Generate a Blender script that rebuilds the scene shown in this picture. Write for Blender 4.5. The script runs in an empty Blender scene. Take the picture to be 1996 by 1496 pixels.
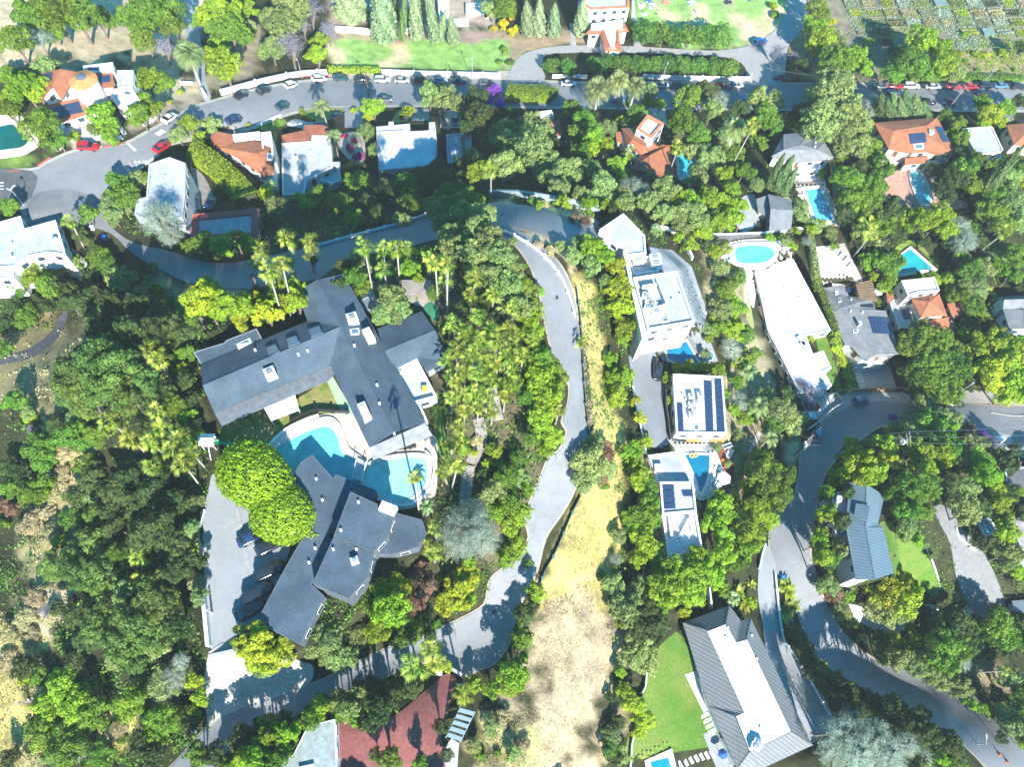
import bpy, bmesh, math, random
import numpy as np
from mathutils import Vector, Matrix, Quaternion
from mathutils.bvhtree import BVHTree
from mathutils.geometry import delaunay_2d_cdt
R = random.Random(7)
SC = bpy.context.scene
COL = SC.collection
# ------------------------------------------------------------------ camera
W0, H0, F = 1996.0, 1496.0, 1500.0
NAD = (900.0, 1450.0)                      # where the plumb line under the drone meets the picture
n_c = Vector(((NAD[0]-W0/2)/F, -(NAD[1]-H0/2)/F, -1)).normalized()
zc = -n_c
yc = (Vector((0, 1, 0)) - zc*zc.y).normalized()
xc = yc.cross(zc)
ROT = Matrix((xc, yc, zc))                 # camera axes to world axes
def raydir(u, v):
    return ROT @ Vector(((u-W0/2)/F, -(v-H0/2)/F, -1.0))
CAM_H = 1500/6.6 * -raydir(1000, 160).z    # the valley road lies at height 0
CAMP = Vector((0, 0, CAM_H))
cam = bpy.data.cameras.new('camera'); cam.sensor_width = 36; cam.lens = 36*F/W0
cam.clip_start = 1; cam.clip_end = 6000
co = bpy.data.objects.new('camera', cam); COL.objects.link(co)
co.matrix_world = Matrix.Translation(CAMP) @ ROT.to_4x4()
SC.camera = co
# ------------------------------------------------------------------ light
SUN_EL, SUN_AZ = math.radians(35), math.radians(166)   # azimuth clockwise from north (+Y)
w = bpy.data.worlds.new('World'); SC.world = w; w.use_nodes = True
nt = w.node_tree; nt.nodes.clear()
sky = nt.nodes.new('ShaderNodeTexSky'); sky.sky_type = 'NISHITA'; sky.sun_disc = False
sky.sun_elevation = SUN_EL; sky.sun_rotation = SUN_AZ; sky.ozone_density = 6; sky.dust_density = 0.3; sky.air_density = 1.0
bg = nt.nodes.new('ShaderNodeBackground'); bg.inputs[1].default_value = 0.11
ow = nt.nodes.new('ShaderNodeOutputWorld')
hs_ = nt.nodes.new('ShaderNodeHueSaturation'); hs_.inputs['Saturation'].default_value = 1.65; hs_.inputs['Hue'].default_value = .475
nt.links.new(sky.outputs[0], hs_.inputs['Color']); nt.links.new(hs_.outputs[0], bg.inputs[0]); nt.links.new(bg.outputs[0], ow.inputs[0])
sl = bpy.data.lights.new('sun', 'SUN'); sl.energy = 4.8; sl.angle = math.radians(0.53); sl.color = (1, 0.972, 0.91)
so = bpy.data.objects.new('sun', sl); COL.objects.link(so)
SUN_DIR = Vector((math.sin(SUN_AZ)*math.cos(SUN_EL), math.cos(SUN_AZ)*math.cos(SUN_EL), math.sin(SUN_EL)))
so.rotation_euler = SUN_DIR.to_track_quat('Z', 'Y').to_euler()
so.location = (0, 0, 400)
SC.view_settings.view_transform = 'Standard'; SC.view_settings.look = 'None'
SC.view_settings.gamma = 1; SC.view_settings.exposure = 1.42
SC.cycles.max_bounces = 6; SC.cycles.diffuse_bounces = 2; SC.cycles.glossy_bounces = 2
SC.cycles.transmission_bounces = 3; SC.cycles.volume_bounces = 0; SC.cycles.transparent_max_bounces = 6
# ------------------------------------------------------------------ materials
MATS = {}
def mat(name, col, rough=.8, var=.15, scale=1.0, col2=None, spec=.3, bump=0, fine=0, metal=0, wave=None, trans=0, fvar=.22, cracks=0, seams=None):
    """procedural surface: base colour broken by two noises, optional banding (seams, tiles) and bump"""
    if name in MATS: return MATS[name]
    m = bpy.data.materials.new(name); MATS[name] = m; m.use_nodes = True
    t = m.node_tree; N = t.nodes; L = t.links; b = N['Principled BSDF']
    b.inputs['Roughness'].default_value = rough
    b.inputs['Specular IOR Level'].default_value = spec
    b.inputs['Metallic'].default_value = metal
    tc = N.new('ShaderNodeTexCoord')
    n1 = N.new('ShaderNodeTexNoise'); n1.inputs['Scale'].default_value = scale; n1.inputs['Detail'].default_value = 6; n1.inputs['Roughness'].default_value = .65
    L.new(tc.outputs['Object'], n1.inputs['Vector'])
    mx = N.new('ShaderNodeMix'); mx.data_type = 'RGBA'
    c2 = col2 if col2 else tuple(c*(1-var*1.6) for c in col)
    c1 = col if col2 else tuple(min(1, c*(1+var)) for c in col)
    mx.inputs[6].default_value = (*c1, 1); mx.inputs[7].default_value = (*c2, 1)
    rp = N.new('ShaderNodeMapRange'); rp.inputs[1].default_value = .36; rp.inputs[2].default_value = .64
    L.new(n1.outputs[0], rp.inputs[0]); L.new(rp.outputs[0], mx.inputs[0])
    out = mx.outputs[2]; h = n1.outputs[0]
    if fine:
        n2 = N.new('ShaderNodeTexNoise'); n2.inputs['Scale'].default_value = fine; n2.inputs['Detail'].default_value = 3
        L.new(tc.outputs['Object'], n2.inputs['Vector'])
        m2 = N.new('ShaderNodeMix'); m2.data_type = 'RGBA'; m2.blend_type = 'MULTIPLY'; m2.inputs[0].default_value = 1
        r2 = N.new('ShaderNodeMapRange'); r2.inputs[1].default_value = .3; r2.inputs[2].default_value = .7; r2.inputs[3].default_value = 1-fvar; r2.inputs[4].default_value = 1+fvar*.7
        L.new(n2.outputs[0], r2.inputs[0]); L.new(out, m2.inputs[6]); L.new(r2.outputs[0], m2.inputs[7]); out = m2.outputs[2]; h = n2.outputs[0]
    if wave:
        ang, sc, amt = wave
        mp = N.new('ShaderNodeMapping'); mp.inputs['Rotation'].default_value = (0, 0, math.radians(ang))
        wv = N.new('ShaderNodeTexWave'); wv.inputs['Scale'].default_value = sc; wv.inputs['Distortion'].default_value = .15
        L.new(tc.outputs['Object'], mp.inputs[0]); L.new(mp.outputs[0], wv.inputs[0])
        m3 = N.new('ShaderNodeMix'); m3.data_type = 'RGBA'; m3.blend_type = 'MULTIPLY'; m3.inputs[0].default_value = 1
        r3 = N.new('ShaderNodeMapRange'); r3.inputs[3].default_value = 1-amt; r3.inputs[4].default_value = 1+amt*.4
        L.new(wv.outputs['Fac'], r3.inputs[0]); L.new(out, m3.inputs[6]); L.new(r3.outputs[0], m3.inputs[7]); out = m3.outputs[2]; h = wv.outputs['Fac']
    def mul(fac, lo, hi, a, z):
        nonlocal out
        m4 = N.new('ShaderNodeMix'); m4.data_type = 'RGBA'; m4.blend_type = 'MULTIPLY'; m4.inputs[0].default_value = 1
        r4 = N.new('ShaderNodeMapRange'); r4.inputs[1].default_value = lo; r4.inputs[2].default_value = hi; r4.inputs[3].default_value = a; r4.inputs[4].default_value = z
        L.new(fac, r4.inputs[0]); L.new(out, m4.inputs[6]); L.new(r4.outputs[0], m4.inputs[7]); out = m4.outputs[2]
    if cracks:      # crack lines, wavy, and a few darker patched areas
        nz = N.new('ShaderNodeTexNoise'); nz.inputs['Scale'].default_value = .5; ad = N.new('ShaderNodeVectorMath'); ad.operation = 'MULTIPLY_ADD'; ad.inputs[1].default_value = (3, 3, 3)
        L.new(tc.outputs['Object'], nz.inputs['Vector']); L.new(nz.outputs['Color'], ad.inputs[0]); L.new(tc.outputs['Object'], ad.inputs[2])
        vo = N.new('ShaderNodeTexVoronoi'); vo.feature = 'DISTANCE_TO_EDGE'; vo.inputs['Scale'].default_value = .16; L.new(ad.outputs[0], vo.inputs['Vector']); mul(vo.outputs['Distance'], .002, .02, 1-cracks, 1)
        v2 = N.new('ShaderNodeTexVoronoi'); v2.inputs['Scale'].default_value = .09; L.new(ad.outputs[0], v2.inputs['Vector']); sp = N.new('ShaderNodeSeparateColor'); L.new(v2.outputs['Color'], sp.inputs[0]); mul(sp.outputs[0], 0, 1, 1-cracks*.35, 1+cracks*.25)
    if seams:       # lap seams of sheet roofing: (angle, darkness)
        mp = N.new('ShaderNodeMapping'); mp.inputs['Rotation'].default_value = (0, 0, math.radians(seams[0])); bk = N.new('ShaderNodeTexBrick'); bk.inputs['Scale'].default_value = .5; bk.inputs['Mortar Size'].default_value = .03; bk.inputs['Brick Width'].default_value = 2.6; bk.inputs['Row Height'].default_value = .8
        L.new(tc.outputs['Object'], mp.inputs[0]); L.new(mp.outputs[0], bk.inputs['Vector']); mul(bk.outputs['Fac'], 0, 1, 1, 1-seams[1])
        ns = N.new('ShaderNodeTexNoise'); ns.inputs['Scale'].default_value = .22; ns.inputs['Detail'].default_value = 8; L.new(tc.outputs['Object'], ns.inputs['Vector']); mul(ns.outputs[0], .42, .72, 1, .80)
    L.new(out, b.inputs['Base Color'])
    if bump:
        bp = N.new('ShaderNodeBump'); bp.inputs['Strength'].default_value = bump; bp.inputs['Distance'].default_value = .08
        L.new(h, bp.inputs['Height']); L.new(bp.outputs[0], b.inputs['Normal'])
    return m
def leafmat(name, c_lo, c_hi, trans=.35, rough=.6, spec=.25):
    if name in MATS: return MATS[name]
    m = bpy.data.materials.new(name); MATS[name] = m; m.use_nodes = True
    t = m.node_tree; N = t.nodes; L = t.links; N.remove(N['Principled BSDF'])
    o = [x for x in N if x.type == 'OUTPUT_MATERIAL'][0]
    at = N.new('ShaderNodeAttribute'); at.attribute_name = 'tint'
    oi = N.new('ShaderNodeObjectInfo')
    mx = N.new('ShaderNodeMix'); mx.data_type = 'RGBA'
    mx.inputs[6].default_value = (*c_lo, 1); mx.inputs[7].default_value = (*c_hi, 1)
    L.new(at.outputs['Fac'], mx.inputs[0])
    hs = N.new('ShaderNodeHueSaturation')
    a = N.new('ShaderNodeMapRange'); a.inputs[3].default_value = .475; a.inputs[4].default_value = .525
    L.new(oi.outputs['Random'], a.inputs[0]); L.new(a.outputs[0], hs.inputs['Hue'])
    mm = N.new('ShaderNodeMath'); mm.operation = 'MULTIPLY'; mm.inputs[1].default_value = 7.31
    fr = N.new('ShaderNodeMath'); fr.operation = 'FRACT'
    c = N.new('ShaderNodeMapRange'); c.inputs[3].default_value = .72; c.inputs[4].default_value = 1.22
    L.new(oi.outputs['Random'], mm.inputs[0]); L.new(mm.outputs[0], fr.inputs[0]); L.new(fr.outputs[0], c.inputs[0]); L.new(c.outputs[0], hs.inputs['Value'])
    L.new(mx.outputs[2], hs.inputs['Color'])
    p = N.new('ShaderNodeBsdfPrincipled'); p.inputs['Roughness'].default_value = rough; p.inputs['Specular IOR Level'].default_value = spec
    tr = N.new('ShaderNodeBsdfTranslucent'); ms = N.new('ShaderNodeMixShader'); ms.inputs[0].default_value = trans
    L.new(hs.outputs[0], p.inputs['Base Color']); L.new(hs.outputs[0], tr.inputs[0])
    L.new(p.outputs[0], ms.inputs[1]); L.new(tr.outputs[0], ms.inputs[2]); L.new(ms.outputs[0], o.inputs[0])
    return m
def plain(name, col, rough=.5, spec=.5, metal=0):
    if name in MATS: return MATS[name]
    m = bpy.data.materials.new(name); MATS[name] = m; m.use_nodes = True
    t = m.node_tree; b = t.nodes['Principled BSDF']
    n = t.nodes.new('ShaderNodeTexNoise'); n.inputs['Scale'].default_value = 3
    r = t.nodes.new('ShaderNodeMapRange'); r.inputs[3].default_value = max(0, rough-.08); r.inputs[4].default_value = min(1, rough+.08)
    t.links.new(n.outputs[0], r.inputs[0]); t.links.new(r.outputs[0], b.inputs['Roughness'])
    b.inputs['Base Color'].default_value = (*col, 1); b.inputs['Specular IOR Level'].default_value = spec; b.inputs['Metallic'].default_value = metal
    return m
# ------------------------------------------------------------------ tagging
PROJ = ROT.transposed()
def project(p):
    q = PROJ @ (Vector(p)-CAMP)
    return (W0/2 + F*q.x/-q.z, H0/2 - F*q.y/-q.z, -q.z)
LABELLED = []
def tag(o, label, cat, group=None, kind=None):
    o['label'] = label; o['category'] = cat
    if group: o['group'] = group
    if kind: o['kind'] = kind
    return o
def struct(o): o['kind'] = 'structure'; return o
def link(name, me, m=None, parent=None, loc=None):
    o = bpy.data.objects.new(name, me); COL.objects.link(o)
    if m is not None:
        for x in (m if isinstance(m, (list, tuple)) else [m]): me.materials.append(x)
    if parent is not None: o.parent = parent
    if loc is not None: o.location = loc
    return o
def empty(name, loc, rz=0):
    o = bpy.data.objects.new(name, None); COL.objects.link(o); o.location = loc; o.rotation_euler = (0, 0, rz); o.empty_display_size = .5
    return o
def mesh(name, V, Fc, smooth=False):
    me = bpy.data.meshes.new(name); me.from_pydata([tuple(v) for v in V], [], Fc); me.update()
    if smooth: me.polygons.foreach_set('use_smooth', [True]*len(me.polygons))
    return me
# ------------------------------------------------------------------ polygons in 2D
def inpoly(x, y, P):
    x = np.asarray(x, float); y = np.asarray(y, float); r = np.zeros(x.shape, bool); n = len(P)
    for i in range(n):
        x1, y1 = P[i]; x2, y2 = P[(i+1) % n]
        c = ((y1 > y) != (y2 > y)) & (x < (x2-x1)*(y-y1)/((y2-y1) or 1e-9)+x1)
        r ^= c
    return r
def polydist(x, y, P):
    d = np.full(np.shape(x), 1e9); n = len(P)
    for i in range(n):
        ax, ay = P[i]; bx, by = P[(i+1) % n]; dx, dy = bx-ax, by-ay
        t = np.clip(((x-ax)*dx+(y-ay)*dy)/(dx*dx+dy*dy+1e-9), 0, 1)
        d = np.minimum(d, np.hypot(x-ax-t*dx, y-ay-t*dy))
    return np.where(inpoly(x, y, P), -d, d)
def smooth_loop(P, n=4, closed=True):
    out = []; m = len(P)
    for i in range(m if closed else m-1):
        g = (lambda k: P[k % m]) if closed else (lambda k: P[min(max(k, 0), m-1)])
        p0, p1, p2, p3 = g(i-1), g(i), g(i+1), g(i+2)
        for k in range(n):
            t = k/n
            out.append(tuple(.5*((2*p1[j])+(-p0[j]+p2[j])*t+(2*p0[j]-5*p1[j]+4*p2[j]-p3[j])*t*t+(-p0[j]+3*p1[j]-3*p2[j]+p3[j])*t**3) for j in (0, 1)))
    if not closed: out.append(tuple(P[-1]))
    return out
def pp(s):
    """'x,y x,y ...' to a list of points"""
    return [tuple(float(a) for a in q.split(',')) for q in s.split()]
# ------------------------------------------------------------------ terrain
# heights from measured picture scale (pixels per metre) at known things (cars, manholes, solar panels); some banks and slopes are shaped to shade the roads
SCALE = """60,20,=26 300,60,=14 450,60,=8 600,60,6.4 1000,20,6.1 1300,20,6.1 1600,20,6.1 1950,20,6.1 1000,160,6.6 1250,165,6.6 1500,165,6.6 1750,165,6.6 1980,168,6.6 800,160,6.6 650,158,6.7 560,168,7.2 470,185,7.7
 330,235,8.5 175,291,8.9 30,340,9.0 130,190,8.6 20,150,=31 600,300,7.6 800,290,7.5 1000,300,7.4 1260,290,7.3 1560,300,7.2 1800,270,7.1 1980,280,7.1 450,300,8.1 320,360,9.0
 60,460,9.6 440,430,=25 640,390,=18 800,380,=17 950,350,=17 550,440,=28 750,430,=29 300,510,=36 500,535,=37 700,475,=36.5 860,435,=37.5 1000,410,9.8 1150,440,9.6 1250,460,9.4 1400,430,8.2 1560,400,7.6 1700,400,7.4 1950,420,7.4
 60,600,9.5 250,610,9.8 1083,579,10.6 1020,500,10.5 1300,600,9.3 1500,520,8.2 1600,520,8.0 1680,620,7.7 1800,580,7.7 1980,600,7.7 1270,700,9.2 1370,700,9.0 1540,640,8.2 1120,720,10.9 1190,700,10.2
 1675,783,7.9 1580,795,8.5 1856,790,8.1 1990,800,8.1 1370,900,9.9 1300,960,10.2 1130,860,11.3 1180,900,10.9 1050,1000,11.7 963,1193,=38.5 1150,1100,11.5 1250,1100,10.8 1400,1100,10.5 1560,900,9.0 1530,1020,9.6 1590,1150,9.9
 1700,1050,9.8 1850,1080,9.4 1980,1050,9.2 1650,1305,9.8 1780,1365,9.8 1870,1405,9.9 1980,1500,10.2 1620,1385,10.9 1700,1450,11.5 1850,1490,11.0 1760,1420,11.0 1350,1350,11.2 1480,1350,11.0 1150,1350,=36 1000,1450,=39
 850,1270,=40 700,1310,=41 500,1380,=42 430,1320,=46 650,1470,=46 800,1420,=45 560,1440,=47 740,1375,=46 430,1495,=46 640,1395,=45.5 340,1480,=42 920,650,=50.5 980,800,=48 960,950,=46 920,1050,=46
 440,850,=50 600,700,=50 700,900,=50 600,1100,=50 800,800,=50 430,1100,=49.5 750,580,=50 600,600,=50 430,1220,=49 600,1230,=49.5
 300,760,=47 200,740,=41 330,860,=48 60,760,10.4 180,570,9.4 120,640,9.6 400,640,11.6 1690,900,9.4 1790,900,9.1 1640,850,8.4 1720,815,8.1 1600,860,8.5 200,950,11.2 60,1000,10.9 330,1000,=46 100,1200,=33 300,1200,=44 60,1400,=29 250,1400,=38 1050,1240,=38 1450,1550,=23 1600,1550,=24 1750,1550,=24 1300,1550,=24 1100,1550,=35 900,1550,=41 600,1550,=47 300,1550,=40 100,1550,=30 1900,1550,=15"""
pts = []; es = []
for q in SCALE.split():
    u, v, s = q.split(','); u, v = float(u), float(v); pts.append((u, v))
    es.append(float(s[1:]) if s[0] == '=' else CAM_H + 1500/float(s)*raydir(u, v).z)   # '=' gives the height itself
pts = np.array(pts)/1000; es = np.array(es)
def tps(A, B):
    r = np.hypot(A[:, None, 0]-B[None, :, 0], A[:, None, 1]-B[None, :, 1])
    return np.where(r > 0, r*r*np.log(r+1e-12), 0)
n = len(pts); K = tps(pts, pts)+np.eye(n)*3e-3; Pm = np.c_[np.ones(n), pts]
A = np.zeros((n+3, n+3)); A[:n, :n] = K; A[:n, n:] = Pm; A[n:, :n] = Pm.T
sol = np.linalg.solve(A, np.r_[es, 0, 0, 0])
def e_raw(u, v):
    u = np.clip(np.asarray(u, float), -60, 2056); v = np.clip(np.asarray(v, float), -60, 1556)
    q = np.c_[u.ravel(), v.ravel()]/1000
    out = np.empty(len(q))
    for i in range(0, len(q), 20000):
        out[i:i+20000] = tps(q[i:i+20000], pts) @ sol[:n] + np.c_[np.ones(len(q[i:i+20000])), q[i:i+20000]] @ sol[n:]
    return out.reshape(u.shape)
PADS = []      # (polygon, feather, height or None)
def pad(P, feather=22, e=None):
    if e is None:
        c = np.mean(np.array(P), 0); e = float(e_raw(c[0], c[1]))
    PADS.append((P, feather, e)); return e
_base = e_raw
def e_full(u, v):
    e = e_raw(u, v); num = np.zeros_like(e); den = np.zeros_like(e); mx = np.zeros_like(e)
    for P, f, h in PADS:
        P = np.array(P); lo = P.min(0)-f; hi = P.max(0)+f
        k = (u >= lo[0]) & (u <= hi[0]) & (v >= lo[1]) & (v <= hi[1])
        if not k.any(): continue
        d = polydist(u[k], v[k], [tuple(p) for p in P]); t = np.clip(1-(d-3)/f, 0, 1); wgt = t*t*(3-2*t)
        num[k] += wgt**2*h; den[k] += wgt**2; mx[k] = np.maximum(mx[k], wgt)
    return (num+(1-mx)**2*e+1e-9*e)/(den+(1-mx)**2+1e-9)
# colour regions of the open ground (polygon, albedo, feather px)
ZONES = []
def build_terrain():
    ax = np.r_[-1500, -1100, -800, -550, -400, -280, -180, -120, np.arange(-80, 2085, 8), 2120, 2200, 2300, 2450, 2650, 2950, 3300]
    ay = np.r_[-700, -560, -430, -320, -230, -160, -110, np.arange(-80, 1585, 8), 1630, 1700, 1800, 1950, 2150, 2500, 3000]
    U, V = np.meshgrid(ax, ay); E = e_full(U.astype(float), V.astype(float))
    rs = np.random.RandomState(3)
    Rm = np.array(ROT); D = np.stack([(U-W0/2)/F, -(V-H0/2)/F, -np.ones(U.shape)], -1) @ Rm.T
    t = (CAM_H-E)/-D[..., 2]
    Pw = D*t[..., None]; Pw[..., 2] += CAM_H
    ny, nx = U.shape; idx = np.arange(ny*nx).reshape(ny, nx)
    Fq = np.stack([idx[:-1, :-1], idx[1:, :-1], idx[1:, 1:], idx[:-1, 1:]], -1).reshape(-1, 4)
    me = bpy.data.meshes.new('ground'); me.vertices.add(ny*nx); me.vertices.foreach_set('co', Pw.reshape(-1))
    tri = np.concatenate([Fq[:, [0, 1, 2]], Fq[:, [0, 2, 3]]])
    me.loops.add(len(tri)*3); me.loops.foreach_set('vertex_index', tri.reshape(-1).astype(np.int32))
    me.polygons.add(len(tri)); me.polygons.foreach_set('loop_start', np.arange(0, len(tri)*3, 3, dtype=np.int32))
    me.update(calc_edges=True); me.validate(); me.polygons.foreach_set('use_smooth', [True]*len(me.polygons))
    C = np.ones((ny, nx, 4)); C[..., :3] = (.045, .048, .022)
    wob = 10*np.sin(U/23+V/31)+7*np.sin(U/11-V/17+1.3)+5*np.sin(V/7.3+U/29)+rs.uniform(-4, 4, U.shape)
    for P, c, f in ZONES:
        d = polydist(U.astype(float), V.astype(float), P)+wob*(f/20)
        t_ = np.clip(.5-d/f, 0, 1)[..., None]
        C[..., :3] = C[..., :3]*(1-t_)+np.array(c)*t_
    ca = me.color_attributes.new('cover', 'FLOAT_COLOR', 'POINT'); ca.data.foreach_set('color', C.reshape(-1))
    m = mat('ground_soil', (1, 1, 1), rough=.95, spec=.1, bump=.9, fine=2.6)
    N = m.node_tree.nodes; L = m.node_tree.links
    at = N.new('ShaderNodeVertexColor'); at.layer_name = 'cover'
    m1 = [x for x in N if x.type == 'MIX'][0]
    mu = N.new('ShaderNodeMix'); mu.data_type = 'RGBA'; mu.blend_type = 'MULTIPLY'; mu.inputs[0].default_value = 1
    m1.inputs[6].default_value = (1.2, 1.18, 1.1, 1); m1.inputs[7].default_value = (.68, .7, .72, 1)
    [x for x in N if x.type == 'TEX_NOISE'][0].inputs['Scale'].default_value = .35
    last = N['Principled BSDF'].inputs['Base Color'].links[0].from_socket
    L.new(last, mu.inputs[6]); L.new(at.outputs[0], mu.inputs[7]); L.new(mu.outputs[2], N['Principled BSDF'].inputs['Base Color'])
    o = struct(link('ground', me, m))
    global BVH, GV
    BVH = BVHTree.FromPolygons([tuple(x) for x in Pw.reshape(-1, 3)], [tuple(int(i) for i in t_) for t_ in tri])
    return o
def G(u, v, dz=0):
    """ground point seen at a pixel"""
    d = raydir(u, v).normalized(); h = BVH.ray_cast(CAMP, d)
    for k in range(1, 5):            # a ray through a shared vertex can slip between the faces
        if h[0]: break
        h = BVH.ray_cast(CAMP, raydir(u+.013*k, v+.007*k).normalized())
    p = h[0] if h[0] else CAMP + d*(CAM_H/-d.z)
    return p+Vector((0, 0, dz))
def Z(x, y):
    h = BVH.ray_cast(Vector((x, y, 500)), Vector((0, 0, -1)))
    if h[0] is None: h = BVH.ray_cast(Vector((x+.003, y+.002, 500)), Vector((0, 0, -1)))
    return h[0].z if h[0] else 0
def at_h(u, v, z):
    """point on the pixel's sight line at world height z"""
    d = raydir(u, v); return CAMP + d*((CAM_H-z)/-d.z)
def over(u, v, h):
    """point on the sight line standing h metres above the ground under it"""
    p = G(u, v); d = (p-CAMP); L = d.length; d = d/L; lo, hi = L*.3, L
    for _ in range(16):
        m = (lo+hi)/2; q = CAMP+d*m
        if q.z-Z(q.x, q.y) > h: lo = m
        else: hi = m
    return CAMP+d*hi
def ppm(p): return F/-(PROJ @ (Vector(p)-CAMP)).z   # pixels per metre at a point
USED = []      # areas the wild undergrowth keeps out of
def sheet(name, P, m, layer=1, curve=True, step=8, keep=True, structure=True, tuftfree=True):
    P = smooth_loop(P, 3) if curve else P
    if tuftfree: USED.append(P)
    lo = np.floor(np.min(P, 0)/step)*step; hi = np.max(P, 0)
    # densify the outline
    Q = []
    for i in range(len(P)):
        a, b = P[i], P[(i+1) % len(P)]; k = max(1, int(math.hypot(b[0]-a[0], b[1]-a[1])/step))
        for j in range(k): Q.append((a[0]+(b[0]-a[0])*j/k, a[1]+(b[1]-a[1])*j/k))
    gu, gv = np.meshgrid(np.arange(lo[0], hi[0]+1, step), np.arange(lo[1], hi[1]+1, step)); gu = gu.ravel(); gv = gv.ravel()
    if step == 8:      # cell centres lie on the terrain's own diagonals, so the sheet folds exactly where the ground does
        gu = np.r_[gu, gu+4]; gv = np.r_[gv, gv+4]
    k = polydist(gu, gv, P) < -1.5
    vs = [Vector(q) for q in Q]+[Vector((a, b)) for a, b in zip(gu[k], gv[k])]
    r = delaunay_2d_cdt(vs, [], [list(range(len(Q)))], 1, 1e-4)
    V = [G(q.x, q.y, .05*layer) for q in r[0]]
    me = mesh(name, V, [tuple(f) for f in r[2]])
    # faces up
    bm = bmesh.new(); bm.from_mesh(me)
    for f in bm.faces:
        if f.normal.z < 0: f.normal_flip()
    bm.to_mesh(me); bm.free()
    o = link(name, me, m)
    if structure: struct(o)
    return o
def ribbon(name, P, w, h, m, n=3, base=-.6, curve=True, taper=1, mk=None):
    """a wall, kerb or fence panel of width w and height h following a pixel polyline"""
    P = smooth_loop(P, n, False) if curve else P
    Q = []
    for i in range(len(P)-1):
        a, b = P[i], P[i+1]; k = max(1, int(math.hypot(b[0]-a[0], b[1]-a[1])/12))
        for j in range(k): Q.append((a[0]+(b[0]-a[0])*j/k, a[1]+(b[1]-a[1])*j/k))
    Q.append(P[-1]); C = [G(*q) for q in Q]; V = []; Fc = []
    for i, c in enumerate(C):
        d = (C[min(i+1, len(C)-1)]-C[max(i-1, 0)]); d.z = 0; d.normalize(); s = Vector((-d.y, d.x, 0))
        for sx, z in ((-1, base), (-1, h), (1, h), (1, base)): V.append(c+s*(sx*w/2*(taper if z == h else 1))+Vector((0, 0, z)))
    for i in range(len(C)-1):
        for k in range(4): a = 4*i; Fc.append((a+k, a+(k+1) % 4, a+4+(k+1) % 4, a+4+k))
    Fc.append((0, 1, 2, 3)); Fc.append(tuple(4*(len(C)-1)+k for k in (3, 2, 1, 0)))
    me = mesh(name, V, Fc); fixn(me)
    return link(name, me, m), C
def fixn(me):
    bm = bmesh.new(); bm.from_mesh(me); bmesh.ops.recalc_face_normals(bm, faces=bm.faces); bm.to_mesh(me); bm.free()
# ------------------------------------------------------------------ buildings
def C3(V): return Vector(np.mean(np.array([tuple(v) for v in V]), 0))
def inset(V, d):
    """inset a flat loop of world points"""
    n = len(V); a = sum(V[i].x*V[(i+1) % n].y-V[(i+1) % n].x*V[i].y for i in range(n)); sg = 1 if a > 0 else -1; out = []
    for i in range(n):
        p0, p, p1 = V[i-1], V[i], V[(i+1) % n]
        d0 = (p-p0); d0.z = 0; d1 = (p1-p); d1.z = 0
        if d0.length < 1e-4 or d1.length < 1e-4: out.append(p.copy()); continue
        d0.normalize(); d1.normalize(); n0 = Vector((-d0.y, d0.x, 0))*sg; n1 = Vector((-d1.y, d1.x, 0))*sg
        b = n0+n1; k = b.length_squared
        b = b*(2/k) if k > .3 else n0*1.0
        out.append(p+b*d*min(1, 1))
    return out
def tess(loop):
    r = delaunay_2d_cdt([Vector((p.x, p.y)) for p in loop], [], [list(range(len(loop)))], 1, 1e-5)
    return r
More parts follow.
